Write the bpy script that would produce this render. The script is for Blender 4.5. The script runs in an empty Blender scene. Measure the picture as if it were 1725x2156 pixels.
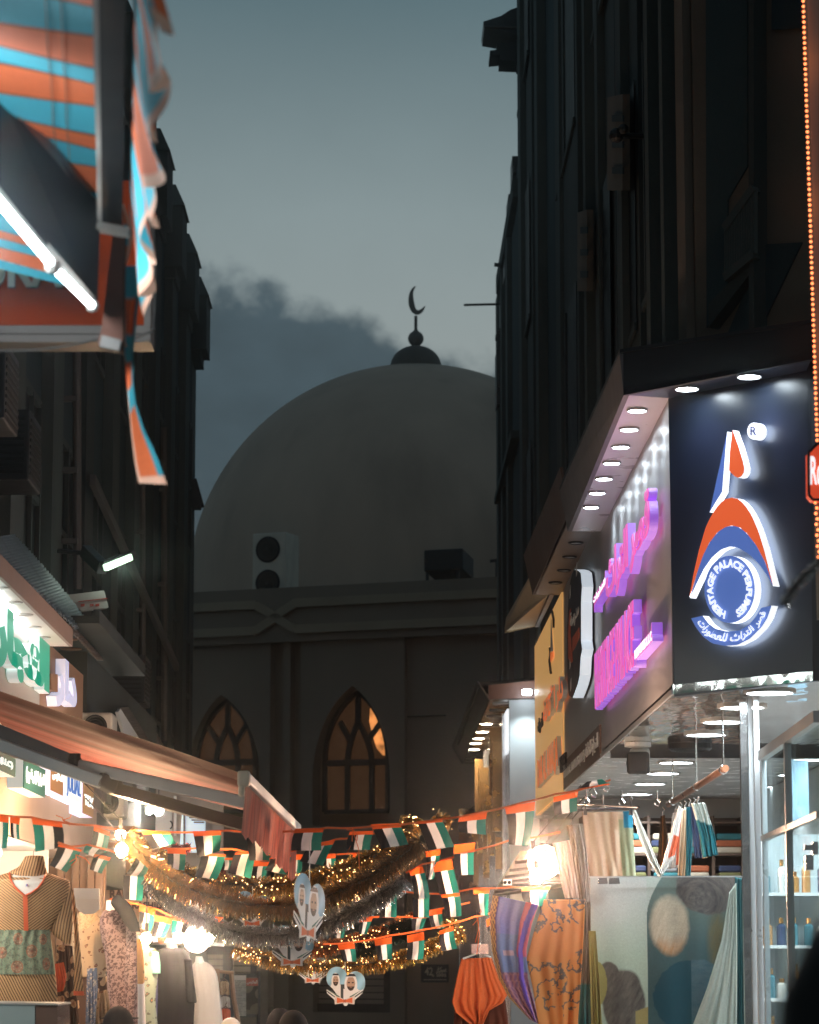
import bpy, bmesh, math, random
import numpy as np
from mathutils import Vector, Matrix, Euler

# ---------------------------------------------------------------- camera, sky, sun, exposure
scene = bpy.context.scene
C = scene.collection
random.seed(7)
rng = np.random.default_rng(7)
EYE = 2.0
BLOOM_D, BLOOM_G = 0.0014, 0.98
W1, H1 = 1725.0, 2156.0
FPX = 85.0 / 24.0 * W1
PITCH = math.atan(926 / FPX)
YAW = math.atan(52.5 / FPX)
cam_d = bpy.data.cameras.new('camera')
cam = bpy.data.objects.new('camera', cam_d)
C.objects.link(cam)
cam.location = (0, 0, EYE)
cam.rotation_euler = (math.pi / 2 + PITCH, 0, -YAW)
cam_d.sensor_fit = 'HORIZONTAL'
cam_d.sensor_width = 24.0
cam_d.lens = 85.0
cam_d.clip_start = 0.1
cam_d.clip_end = 2000
cam_d.dof.use_dof = True
cam_d.dof.focus_distance = 19.0
cam_d.dof.aperture_fstop = 4.5
scene.camera = cam
scene.view_settings.view_transform = 'Standard'
scene.view_settings.look = 'None'
scene.view_settings.exposure = 0.0
scene.view_settings.gamma = 1.0
try:
    scene.cycles.use_denoising = True
    scene.cycles.max_bounces = 6
    scene.cycles.diffuse_bounces = 3
    scene.cycles.glossy_bounces = 3
    scene.cycles.transmission_bounces = 5
    scene.cycles.transparent_max_bounces = 12
    scene.cycles.sample_clamp_indirect = 4.0
    scene.cycles.use_light_tree = True
except Exception:
    pass

SUN_EL, SUN_ROT = math.radians(1.5), math.radians(180)
world = bpy.data.worlds.new("World")
scene.world = world
world.use_nodes = True
wn, wl = world.node_tree.nodes, world.node_tree.links
wn.clear()
def wnode(t, **k):
    n = wn.new(t)
    for a, b in k.items():
        setattr(n, a, b)
    return n
w_out = wnode('ShaderNodeOutputWorld')
w_bg = wnode('ShaderNodeBackground')
w_bg.inputs['Strength'].default_value = 0.1
w_sky = wnode('ShaderNodeTexSky', sky_type='NISHITA')
w_sky.sun_disc = False
w_sky.sun_elevation = SUN_EL
w_sky.sun_rotation = SUN_ROT
w_sky.air_density = 1.0
w_sky.dust_density = 1.0
w_sky.ozone_density = 2.0
w_hs = wnode('ShaderNodeHueSaturation')
w_hs.inputs['Saturation'].default_value = 0.5
wl.new(w_sky.outputs[0], w_hs.inputs['Color'])
w_co = wnode('ShaderNodeTexCoord')
w_sep = wnode('ShaderNodeSeparateXYZ')
wl.new(w_co.outputs['Generated'], w_sep.inputs[0])
def wmath(op, a, b=None, c=None, clamp=False):
    n = wnode('ShaderNodeMath', operation=op, use_clamp=clamp)
    for i, x in enumerate((a, b, c)):
        if x is None: continue
        if isinstance(x, (int, float)): n.inputs[i].default_value = x
        else: wl.new(x, n.inputs[i])
    return n.outputs[0]
def wmix(fac, a, b, blend='MIX'):
    n = wnode('ShaderNodeMix', data_type='RGBA', blend_type=blend)
    for s, x in ((n.inputs[0], fac), (n.inputs[6], a), (n.inputs[7], b)):
        if isinstance(x, (int, float)): s.default_value = x
        elif isinstance(x, tuple): s.default_value = x
        else: wl.new(x, s)
    return n.outputs[2]
def wnoise(scale, detail, rough=0.55, stretch=(1, 1, 1), dist=0.0):
    mp = wnode('ShaderNodeMapping')
    mp.inputs['Scale'].default_value = stretch
    wl.new(w_co.outputs['Generated'], mp.inputs[0])
    n = wnode('ShaderNodeTexNoise')
    n.inputs['Scale'].default_value = scale
    n.inputs['Detail'].default_value = detail
    n.inputs['Roughness'].default_value = rough
    n.inputs['Distortion'].default_value = dist
    wl.new(mp.outputs[0], n.inputs['Vector'])
    return n.outputs[0]
X_, Z_ = w_sep.outputs[0], w_sep.outputs[2]
# cloud bank standing low over the west, higher towards the left
w_cr = wnode('ShaderNodeValToRGB')
wl.new(wmath('MULTIPLY_ADD', X_, 5.0, 0.5), w_cr.inputs[0])
CL = [(0.0, .229), (.18, .2295), (.30, .2255), (.345, .2205), (.46, .2175), (.505, .208), (.535, .2015), (.66, .1985), (1.0, .19)]
w_cr.color_ramp.interpolation = 'B_SPLINE'
while len(w_cr.color_ramp.elements) < len(CL): w_cr.color_ramp.elements.new(0.5)
for e, (p, z) in zip(w_cr.color_ramp.elements, CL):
    e.position = p; v = (z - .18) / .06; e.color = (v, v, v, 1)
w_cs = wnode('ShaderNodeSeparateColor'); wl.new(w_cr.outputs[0], w_cs.inputs[0])
top = wmath('MULTIPLY_ADD', w_cs.outputs[0], .06, .18)
n1 = wmath('MULTIPLY', wmath('SUBTRACT', wnoise(38, 6, 0.55, (1, 1, 1.2)), 0.5), 0.040)
n2 = wmath('MULTIPLY', wmath('SUBTRACT', wnoise(120, 5, 0.6), 0.5), 0.014)
edge = wmath('SUBTRACT', wmath('ADD', wmath('ADD', top, n1), n2), Z_)
w_mr = wnode('ShaderNodeMapRange', interpolation_type='SMOOTHSTEP')
wl.new(edge, w_mr.inputs[0])
w_mr.inputs[1].default_value = -0.005
w_mr.inputs[2].default_value = 0.011
w_mr.inputs[3].default_value = 0.0
w_mr.inputs[4].default_value = 1.0
cmask = wmath('MULTIPLY', w_mr.outputs[0], 0.95)
# evening gradient: a pale band above the bank, slate overhead
w_gr = wnode('ShaderNodeValToRGB')
wl.new(Z_, w_gr.inputs[0])
cr = w_gr.color_ramp
SKYC = [(0.0, (0.30, 0.30, 0.30)), (0.205, (0.320, 0.370, 0.368)), (0.25, (0.262, 0.326, 0.335)), (0.32, (0.115, 0.182, 0.205)), (0.5, (0.07, 0.11, 0.135)), (1.0, (0.045, 0.075, 0.095))]
while len(cr.elements) < len(SKYC): cr.elements.new(0.5)
for e, (p, c) in zip(cr.elements, SKYC):
    e.position = p
    e.color = (*c, 1)
wisps = wmath('MULTIPLY_ADD', wnoise(9, 5, 0.6, (1, 1, 1.3)), 0.22, 0.89)
w_wc = wnode('ShaderNodeCombineXYZ')
for i in range(3): wl.new(wisps, w_wc.inputs[i])
skyc = wmix(1.0, w_gr.outputs[0], w_wc.outputs[0], 'MULTIPLY')
cl_var = wmath('MULTIPLY_ADD', wnoise(30, 6, 0.6, (1, 1, 1.6)), 1.0, 0.5)
w_cc = wnode('ShaderNodeCombineXYZ')
for i in range(3): wl.new(cl_var, w_cc.inputs[i])
cloudc = wmix(1.0, (0.042, 0.072, 0.091, 1), w_cc.outputs[0], 'MULTIPLY')
tinted = wmix(cmask, skyc, cloudc)
SKY_K = 10.0
w_k = wnode('ShaderNodeVectorMath', operation='SCALE')
wl.new(tinted, w_k.inputs[0])
w_k.inputs['Scale'].default_value = SKY_K
# the Nishita sky gives the base, the evening haze and clouds lie over it
final = wmix(0.9, w_hs.outputs[0], w_k.outputs[0])
wl.new(final, w_bg.inputs['Color'])
wl.new(w_bg.outputs[0], w_out.inputs[0])

sun_d = bpy.data.lights.new('sun', 'SUN')
sun_d.energy = 0.03
sun_d.angle = math.radians(12)
sun_d.color = (1, 0.85, 0.7)
sun = bpy.data.objects.new('sun', sun_d)
C.objects.link(sun)
sun.rotation_euler = (math.radians(88.5), 0, math.radians(180))

# ---------------------------------------------------------------- tracing helpers
_R = Euler(cam.rotation_euler).to_matrix()
ORI = Vector((0, 0, EYE))
def ray(px, py):
    return (_R @ Vector(((px - W1 / 2) / FPX, -(py - H1 / 2) / FPX, -1)))
def on_y(px, py, Y):
    d = ray(px, py); return ORI + d * (Y / d.y)
def on_x(px, py, X):
    d = ray(px, py); return ORI + d * (X / d.x)
def on_z(px, py, Z):
    d = ray(px, py); return ORI + d * ((Z - EYE) / d.z)
def on_p(px, py, p0, n):
    d = ray(px, py); return ORI + d * ((Vector(p0) - ORI).dot(n) / d.dot(n))
def yx(px, X):
    """depth along the street of picture column px on the facade plane x = X"""
    return on_x(px, 2004, X).y

# ---------------------------------------------------------------- mesh helpers
class MB:
    def __init__(s):
        s.v, s.f, s.m, s.c = [], [], [], {}
    def add(s, vs, fs, mi=0, cols=None):
        b = len(s.v)
        s.v.extend([tuple(v) for v in vs])
        for k, f in enumerate(fs):
            s.f.append(tuple(b + i for i in f))
            s.m.append(mi[k] if isinstance(mi, list) else mi)
        if cols is not None:
            for i, c in enumerate(cols): s.c[b + i] = c
        return s
    def box(s, x0, x1, y0, y1, z0, z1, mi=0):
        vs = [(x, y, z) for z in (z0, z1) for y in (y0, y1) for x in (x0, x1)]
        return s.add(vs, [(0, 2, 3, 1), (4, 5, 7, 6), (0, 1, 5, 4), (2, 6, 7, 3), (0, 4, 6, 2), (1, 3, 7, 5)], mi)
    def prism(s, pts, vec, mi=0, ms=None):
        n = len(pts); vec = Vector(vec)
        a = [Vector(p) for p in pts]; b = [p + vec for p in a]
        ms = mi if ms is None else ms
        fs = [tuple(range(n)), tuple(range(2 * n - 1, n - 1, -1))] + [(i, i + n, (i + 1) % n + n, (i + 1) % n) for i in range(n)]
        return s.add(a + b, fs, [mi, mi] + [ms] * n)
    def tube(s, path, r, n=8, mi=0, flat=1.0):
        path = [Vector(p) for p in path]; m = len(path)
        rs = r if isinstance(r, (list, tuple)) else [r] * m
        vs, fs = [], []
        up = Vector((0, 0, 1))
        for i, p in enumerate(path):
            t = (path[min(i + 1, m - 1)] - path[max(i - 1, 0)])
            t = t.normalized() if t.length > 1e-9 else Vector((0, 1, 0))
            ref = up if abs(t.z) < 0.95 else Vector((1, 0, 0))
            a = t.cross(ref).normalized(); b = a.cross(t)
            for k in range(n):
                q = 2 * math.pi * k / n
                vs.append(p + a * (math.cos(q) * rs[i]) + b * (math.sin(q) * rs[i] * flat))
        for i in range(m - 1):
            for k in range(n):
                fs.append((i * n + k, i * n + (k + 1) % n, (i + 1) * n + (k + 1) % n, (i + 1) * n + k))
        fs.append(tuple(range(n - 1, -1, -1))); fs.append(tuple((m - 1) * n + k for k in range(n)))
        return s.add(vs, fs, mi)
    def bar(s, a, b, w, h, mi=0, up=(0, 0, 1)):
        a, b = Vector(a), Vector(b); t = (b - a).normalized()
        sx = t.cross(Vector(up)).normalized(); sy = sx.cross(t)
        o = [(-1, -1), (1, -1), (1, 1), (-1, 1)]
        vs = [a + sx * (w / 2 * i) + sy * (h / 2 * j) for i, j in o] + [b + sx * (w / 2 * i) + sy * (h / 2 * j) for i, j in o]
        return s.add(vs, [(0, 1, 2, 3), (7, 6, 5, 4)] + [(i, i + 4, (i + 1) % 4 + 4, (i + 1) % 4) for i in range(4)], mi)
    def lathe(s, prof, c, n=24, mi=0, axis=None, sx=1.0, sy=1.0):
        c = Vector(c); vs, fs = [], []
        q = Vector((0, 0, 1)).rotation_difference(Vector(axis)) if axis is not None else None
        for r, z in prof:
            for k in range(n):
                a = 2 * math.pi * k / n
                p = Vector((r * sx * math.cos(a), r * sy * math.sin(a), z))
                if q: p = q @ p
                vs.append(c + p)
        for i in range(len(prof) - 1):
            for k in range(n):
                fs.append((i * n + k, i * n + (k + 1) % n, (i + 1) * n + (k + 1) % n, (i + 1) * n + k))
        fs.append(tuple(range(n - 1, -1, -1))); fs.append(tuple((len(prof) - 1) * n + k for k in range(n)))
        return s.add(vs, fs, mi)
    def ball(s, c, r, n=16, mi=0, sx=1, sy=1, sz=1):
        h = max(4, n // 2)
        return s.lathe([(max(1e-4, r * math.sin(math.pi * i / h)), -r * sz * math.cos(math.pi * i / h)) for i in range(h + 1)], c, n, mi, None, sx, sy)
    def grid(s, fn, nu, nv, col=None, mi=0, keep=None):
        vs, cs = [], []
        for j in range(nv + 1):
            for i in range(nu + 1):
                u, v = i / nu, j / nv
                vs.append(fn(u, v))
                if col: cs.append(col(u, v))
        fs, ms = [], []
        for j in range(nv):
            for i in range(nu):
                if keep and not keep((i + .5) / nu, (j + .5) / nv): continue
                a = j * (nu + 1) + i
                fs.append((a, a + 1, a + nu + 2, a + nu + 1))
                ms.append(mi((i + .5) / nu, (j + .5) / nv) if callable(mi) else mi)
        return s.add(vs, fs, ms, cs if col else None)
    def build(s, name, mats, parent=None, smooth=False, origin=None, solid=0, bevel=0):
        mats = mats if isinstance(mats, (list, tuple)) else [mats]
        loc = Vector((0, 0, 0))
        if parent is not None: loc = WLOC[parent.name]
        elif origin is not None: loc = Vector(origin)
        me = bpy.data.meshes.new(name)
        me.from_pydata([tuple(Vector(v) - loc) for v in s.v], [], s.f)
        for m in mats: me.materials.append(m)
        me.polygons.foreach_set('material_index', s.m)
        if smooth: me.polygons.foreach_set('use_smooth', [True] * len(s.f))
        if s.c:
            at = me.attributes.new('Col', 'FLOAT_COLOR', 'POINT')
            flat = []
            for i in range(len(s.v)):
                c = s.c.get(i, (0.5, 0.5, 0.5)); flat.extend((c[0], c[1], c[2], 1.0))
            at.data.foreach_set('color', flat)
        me.update()
        o = bpy.data.objects.new(name, me)
        C.objects.link(o)
        if parent is not None:
            o.parent = parent
        else:
            o.location = loc
        WLOC[o.name] = loc
        if solid:
            md = o.modifiers.new('thickness', 'SOLIDIFY'); md.thickness = solid; md.offset = 0
        if bevel:
            md = o.modifiers.new('bevel', 'BEVEL'); md.width = bevel; md.segments = 2; md.limit_method = 'ANGLE'
        return o
WLOC = {}
def tag(o, label=None, cat=None, group=None, kind=None):
    if label: o['label'] = label
    if cat: o['category'] = cat
    if group: o['group'] = group
    if kind: o['kind'] = kind
    return o
def thing(name, label, cat, loc, group=None):
    o = bpy.data.objects.new(name, None)
    o.empty_display_size = 0.1
    C.objects.link(o)
    o.location = loc
    WLOC[o.name] = Vector(loc)
    return tag(o, label, cat, group)

def lin(r, g, b):
    f = lambda c: (c / 255 / 12.92) if c <= 10 else ((c / 255 + 0.055) / 1.055) ** 2.4
    return (f(r), f(g), f(b))

# ---------------------------------------------------------------- materials
def newmat(name):
    m = bpy.data.materials.new(name); m.use_nodes = True
    nt = m.node_tree
    return m, nt.nodes, nt.links, nt.nodes['Principled BSDF']
def noise(n, l, scale, detail=4, coord='Object', stretch=(1, 1, 1)):
    tc = n.new('ShaderNodeTexCoord'); mp = n.new('ShaderNodeMapping'); t = n.new('ShaderNodeTexNoise')
    mp.inputs['Scale'].default_value = stretch
    l.new(tc.outputs[coord], mp.inputs[0]); l.new(mp.outputs[0], t.inputs['Vector'])
    t.inputs['Scale'].default_value = scale; t.inputs['Detail'].default_value = detail
    return t.outputs[0]
def mixc(n, l, fac, a, b, blend='MIX'):
    x = n.new('ShaderNodeMix'); x.data_type = 'RGBA'; x.blend_type = blend
    for s, v in ((x.inputs[0], fac), (x.inputs[6], a), (x.inputs[7], b)):
        if isinstance(v, (int, float)): s.default_value = v
        elif isinstance(v, tuple): s.default_value = (*v[:3], 1)
        else: l.new(v, s)
    return x.outputs[2]
def mth(n, l, op, a, b=None, clamp=False):
    x = n.new('ShaderNodeMath'); x.operation = op; x.use_clamp = clamp
    for i, v in enumerate((a, b)):
        if v is None: continue
        if isinstance(v, (int, float)): x.inputs[i].default_value = v
        else: l.new(v, x.inputs[i])
    return x.outputs[0]
def sc(c, k): return tuple(min(1, x * k) for x in c[:3])
def mat(name, col, rough=0.6, metal=0.0, var=0.25, vs=6.0, bump=0.0, bs=60.0, stretch=(1, 1, 1), grime=0.0, spec=0.5):
    m, n, l, p = newmat(name)
    f = noise(n, l, vs, 6, stretch=stretch)
    c = mixc(n, l, f, sc(col, 1 - var), sc(col, 1 + var))
    if grime:
        g = noise(n, l, vs * 0.35, 8, stretch=(1.6, 1.6, 0.4))
        g = mth(n, l, 'MULTIPLY', mth(n, l, 'SUBTRACT', g, 0.48, ), 5.0, True)
        c = mixc(n, l, mth(n, l, 'MULTIPLY', g, grime), c, sc(col, 0.35))
    l.new(c, p.inputs['Base Color'])
    r = mth(n, l, 'MULTIPLY_ADD', f, 0.2); 
    r.node.inputs[2].default_value = max(0.02, rough - 0.1)
    l.new(r, p.inputs['Roughness'])
    p.inputs['Metallic'].default_value = metal
    p.inputs['Specular IOR Level'].default_value = spec
    if bump:
        b = n.new('ShaderNodeBump'); b.inputs['Strength'].default_value = bump; b.inputs['Distance'].default_value = 0.02
        l.new(noise(n, l, bs, 5, stretch=stretch), b.inputs['Height']); l.new(b.outputs[0], p.inputs['Normal'])
    return m
def emis(name, col, strength, base=None):
    m, n, l, p = newmat(name)
    p.inputs['Base Color'].default_value = (*(base or col), 1)
    p.inputs['Emission Color'].default_value = (*col, 1)
    p.inputs['Emission Strength'].default_value = strength
    p.inputs['Roughness'].default_value = 0.4
    return m
def cloth(name, rough=0.85, trans=0.0, weave=0.2, base=None, spec=0.2):
    """fabric that takes its printed colours from the mesh's colour attribute"""
    m, n, l, p = newmat(name)
    if base is None:
        a = n.new('ShaderNodeAttribute'); a.attribute_name = 'Col'; c = a.outputs['Color']
    else:
        c = (*base, 1)
    f = noise(n, l, 90, 3)
    k = n.new('ShaderNodeCombineXYZ'); q = mth(n, l, 'MULTIPLY_ADD', f, 2 * weave); q.node.inputs[2].default_value = 1 - weave
    for i in range(3): l.new(q, k.inputs[i])
    c = mixc(n, l, 1.0, c, k.outputs[0], 'MULTIPLY')
    l.new(c, p.inputs['Base Color']); p.inputs['Roughness'].default_value = rough
    p.inputs['Specular IOR Level'].default_value = spec
    if trans:
        t = n.new('ShaderNodeBsdfTranslucent'); l.new(c, t.inputs[0])
        mx = n.new('ShaderNodeMixShader'); mx.inputs[0].default_value = trans
        l.new(p.outputs[0], mx.inputs[1]); l.new(t.outputs[0], mx.inputs[2])
        l.new(mx.outputs[0], n['Material Output'].inputs[0])
    return m
def striped(name, ca, cb, vec, pitch, duty=0.5, chevron=False, rough=0.85, var=0.2):
    m, n, l, p = newmat(name)
    tc = n.new('ShaderNodeTexCoord'); sp = n.new('ShaderNodeSeparateXYZ'); l.new(tc.outputs['Object'], sp.inputs[0])
    x = mth(n, l, 'ABSOLUTE', sp.outputs[0]) if chevron else sp.outputs[0]
    s = mth(n, l, 'ADD', mth(n, l, 'ADD', mth(n, l, 'MULTIPLY', x, vec[0]), mth(n, l, 'MULTIPLY', sp.outputs[1], vec[1])), mth(n, l, 'MULTIPLY', sp.outputs[2], vec[2]))
    w = mth(n, l, 'FRACT', mth(n, l, 'DIVIDE', mth(n, l, 'ADD', s, mth(n, l, 'MULTIPLY', noise(n, l, 5, 2), pitch * 1.2)), pitch))
    k = mth(n, l, 'GREATER_THAN', w, duty)
    c = mixc(n, l, k, ca, cb)
    c = mixc(n, l, mth(n, l, 'MULTIPLY', noise(n, l, 14, 4), var), c, sc(ca, 0.4))
    l.new(c, p.inputs['Base Color']); p.inputs['Roughness'].default_value = rough
    p.inputs['Specular IOR Level'].default_value = 0.2
    return m
def spotted(name, base, spot, scale, thr, rough=0.85, second=None, feature='F1', stretch=(1, 1, 1)):
    m, n, l, p = newmat(name)
    tc = n.new('ShaderNodeTexCoord'); mp = n.new('ShaderNodeMapping'); v = n.new('ShaderNodeTexVoronoi')
    mp.inputs['Scale'].default_value = stretch
    l.new(tc.outputs['Object'], mp.inputs[0])
    ad = mixc(n, l, 0.06, mp.outputs[0], noise(n, l, scale, 3))
    l.new(ad, v.inputs['Vector']); v.inputs['Scale'].default_value = scale; v.feature = feature
    k = mth(n, l, 'LESS_THAN', v.outputs['Distance'], thr)
    c = mixc(n, l, k, base, spot)
    if second:
        k2 = mth(n, l, 'LESS_THAN', v.outputs['Distance'], thr * 0.45)
        c = mixc(n, l, k2, c, second)
    c = mixc(n, l, mth(n, l, 'MULTIPLY', noise(n, l, 12, 5), 0.35), c, sc(base, 0.35))
    l.new(c, p.inputs['Base Color']); p.inputs['Roughness'].default_value = rough
    p.inputs['Specular IOR Level'].default_value = 0.2
    return m
def glassmat(name, tint=(0.9, 0.95, 0.95), alpha=0.12, rough=0.03, fk=0.9):
    m, n, l, p = newmat(name)
    tr = n.new('ShaderNodeBsdfTransparent'); tr.inputs[0].default_value = (*tint, 1)
    gl = n.new('ShaderNodeBsdfGlossy'); gl.inputs['Roughness'].default_value = rough
    gl.inputs[0].default_value = (0.9, 0.95, 1, 1)
    fr = n.new('ShaderNodeFresnel'); fr.inputs[0].default_value = 1.5
    k = mth(n, l, 'ADD', mth(n, l, 'MULTIPLY', fr.outputs[0], fk), alpha, True)
    mx = n.new('ShaderNodeMixShader'); l.new(k, mx.inputs[0]); l.new(tr.outputs[0], mx.inputs[1]); l.new(gl.outputs[0], mx.inputs[2])
    l.new(mx.outputs[0], n['Material Output'].inputs[0])
    return m
def mirrormat(name, col, rough=0.08, wob=0.3, ws=5.0):
    m, n, l, p = newmat(name)
    p.inputs['Base Color'].default_value = (*col, 1); p.inputs['Metallic'].default_value = 1.0
    p.inputs['Roughness'].default_value = rough
    b = n.new('ShaderNodeBump'); b.inputs['Strength'].default_value = wob; b.inputs['Distance'].default_value = 0.03
    l.new(noise(n, l, ws, 3), b.inputs['Height']); l.new(b.outputs[0], p.inputs['Normal'])
    return m

# ---------------------------------------------------------------- lettering
AR = {'ا': (0xFE8D, 0xFE8E), 'أ': (0xFE83, 0xFE84), 'د': (0xFEA9, 0xFEAA), 'ذ': (0xFEAB, 0xFEAC), 'ر': (0xFEAD, 0xFEAE), 'ز': (0xFEAF, 0xFEB0),
      'و': (0xFEED, 0xFEEE), 'ة': (0xFE93, 0xFE94)}
for ch, b in (('ب', 0xFE8F), ('ت', 0xFE95), ('ث', 0xFE99), ('ج', 0xFE9D), ('ح', 0xFEA1), ('س', 0xFEB1), ('ش', 0xFEB5), ('ص', 0xFEB9), ('ط', 0xFEC1),
              ('ع', 0xFEC9), ('ق', 0xFED5), ('ك', 0xFED9), ('ل', 0xFEDD), ('م', 0xFEE1), ('ن', 0xFEE5), ('ه', 0xFEE9), ('ي', 0xFEF1)):
    AR[ch] = (b, b + 1, b + 2, b + 3)
def shape_ar(s):
    """joined letter forms in visual (left to right) order"""
    s = s.replace('لأ', '\uE001').replace('لا', '\uE002')
    tab = dict(AR); tab['\uE001'] = (0xFEF7, 0xFEF8); tab['\uE002'] = (0xFEFB, 0xFEFC)
    out = []
    for i, ch in enumerate(s):
        if ch not in tab:
            out.append({'(': ')', ')': '('}.get(ch, ch)); continue
        prev = i > 0 and s[i - 1] in tab and len(tab[s[i - 1]]) == 4
        nxt = i + 1 < len(s) and s[i + 1] in tab
        fm = tab[ch]
        if len(fm) == 2: out.append(chr(fm[1] if prev else fm[0]))
        else: out.append(chr(fm[3] if prev and nxt else fm[1] if prev else fm[2] if nxt else fm[0]))
    return ''.join(reversed(out))
_TC = {}
def text_geo(s, bold=0.0, extrude=0.0, res=3, space=1.0):
    key = (s, bold, extrude, res, space)
    if key in _TC: return _TC[key]
    cu = bpy.data.curves.new('lettering', 'FONT')
    cu.body = s; cu.size = 1; cu.offset = bold; cu.extrude = 0.5 if extrude else 0.0; cu.resolution_u = res
    cu.space_character = space
    o = bpy.data.objects.new('lettering', cu); C.objects.link(o)
    bpy.context.view_layer.update()
    me = bpy.data.meshes.new_from_object(o.evaluated_get(bpy.context.evaluated_depsgraph_get()))
    vs = np.array([v.co[:] for v in me.vertices])
    fs = [tuple(p.vertices) for p in me.polygons]
    nz = [abs(p.normal.z) > 0.5 for p in me.polygons]
    bpy.data.objects.remove(o); bpy.data.curves.remove(cu); bpy.data.meshes.remove(me)
    lo, hi = vs.min(0), vs.max(0)
    sz = np.maximum(hi - lo, 1e-6)
    asp = sz[0] / sz[1]
    vs[:, :2] = (vs[:, :2] - lo[:2]) / sz[:2]
    _TC[key] = (vs, fs, nz, asp)
    return _TC[key]
def text_fit(mb, s, bl, br, tl, depth, nrm, mi=0, ms=1, bold=0.02, res=3, space=1.0):
    """letters filling the parallelogram bl-br-tl, standing out by depth along nrm"""
    vs, fs, nz, _ = text_geo(s, bold, 1.0, res, space)
    bl, br, tl, nrm = Vector(bl), Vector(br), Vector(tl), Vector(nrm)
    du, dv = br - bl, tl - bl
    out = [bl + du * float(v[0]) + dv * float(v[1]) + nrm * (depth * (float(v[2]) + 0.5)) for v in vs]
    mb.add(out, fs, [mi if q else ms for q in nz])
    return mb
# ---------------------------------------------------------------- ground
M_ground = mat('ground_paving', (0.16, 0.15, 0.14), 0.8, var=0.3, vs=3, bump=0.3, bs=12, grime=0.4)
b = MB(); b.box(-300, 300, -200, 400, -0.3, 0.0)
tag(b.build('ground', M_ground), kind='structure')
b = MB()
for j in range(66):
    for i in range(7):
        x0 = -1.9 + i * 0.5
        b.box(x0 + .006, x0 + .494, -2 + j * .7 + .006, -2 + j * .7 + .694, 0.0, 0.012)
tag(b.build('alley_paving', mat('alley_slabs', (0.22, 0.2, 0.18), 0.55, var=0.3, vs=2, bump=0.2, bs=20), ), kind='structure')

# ---------------------------------------------------------------- shared wall materials
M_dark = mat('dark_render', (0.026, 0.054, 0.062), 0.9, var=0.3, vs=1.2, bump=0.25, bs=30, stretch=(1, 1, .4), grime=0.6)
M_dark2 = mat('brown_cladding', (0.040, 0.052, 0.050), 0.8, var=0.3, vs=1.6, bump=0.15, bs=22, stretch=(1, 1, .3), grime=0.5)
M_fin = mat('stone_pilaster', (0.062, 0.078, 0.074), 0.85, var=0.3, vs=2.2, bump=0.2, bs=24, grime=0.5)
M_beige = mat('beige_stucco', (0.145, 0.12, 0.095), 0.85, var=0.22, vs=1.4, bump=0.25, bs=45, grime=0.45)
M_winglass = mat('dark_window_glass', (0.01, 0.014, 0.016), 0.55, var=0.2, spec=.15)
M_black = mat('black_metal', (0.012, 0.013, 0.014), 0.5, var=0.3)
M_accase = mat('cream_ac_casing', (.62, .58, .50), .5, var=.12, vs=6, grime=.3)
M_pipe = mat('painted_pipe', (0.09, 0.085, 0.08), 0.6, var=0.3, vs=9)
M_white = mat('white_paint', (0.72, 0.72, 0.70), 0.45, var=0.08, vs=5)
M_dirty = mat('dirty_white_metal', (0.42, 0.41, 0.38), 0.6, var=0.25, vs=5, grime=0.6)
M_chrome = mirrormat('brushed_steel', (0.75, 0.77, 0.78), 0.18, 0.1, 9)
M_alu = mat('aluminium_frame', (0.62, 0.63, 0.62), 0.32, metal=0.7, var=0.12, vs=7)
M_steel = mat('dark_steel', (0.05, 0.052, 0.055), 0.4, metal=0.5, var=0.3, vs=8)
M_rubber = mat('black_rubber', (0.01, 0.01, 0.01), 0.6)

# ---------------------------------------------------------------- mosque
MO = Vector((1.88, 46.0, 0)); MU = Vector((-5.07, 2.1, 0)).normalized(); MN = Vector((-MU.y, MU.x, 0))
if MN.y > 0: MN = -MN
def fm(px, py, off=0.0):
    return on_p(px, py, MO + MN * off, MN)
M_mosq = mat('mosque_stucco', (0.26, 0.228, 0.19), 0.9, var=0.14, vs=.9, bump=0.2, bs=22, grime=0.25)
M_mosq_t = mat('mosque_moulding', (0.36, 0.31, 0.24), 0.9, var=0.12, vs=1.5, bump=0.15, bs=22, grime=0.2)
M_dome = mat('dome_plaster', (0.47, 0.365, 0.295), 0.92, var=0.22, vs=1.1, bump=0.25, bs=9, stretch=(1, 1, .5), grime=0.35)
M_fin_d = mat('finial_bronze', (0.055, 0.05, 0.045), 0.7, var=0.3)
mosque = thing('mosque', 'pale stucco mosque with a large plain dome and pointed arch windows closing the alley', 'mosque', MO)
def sm(u, d, z):      # facade coordinates: metres left of the right end, out of the wall, height
    return MO + MU * u + MN * d + Vector((0, 0, z))
ZT = 9.2
def z_at(px, py, off=0): return fm(px, py, off).z
def u_at(px, off=0): return (fm(px, 1500, off) - MO).dot(MU)
def mbox(mb, u0, u1, d0, d1, z0, z1, mi=0):
    vs = [sm(u, d, z) for z in (z0, z1) for d in (d0, d1) for u in (u0, u1)]
    mb.add(vs, [(0, 2, 3, 1), (4, 5, 7, 6), (0, 1, 5, 4), (2, 6, 7, 3), (0, 4, 6, 2), (1, 3, 7, 5)], mi)
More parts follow.
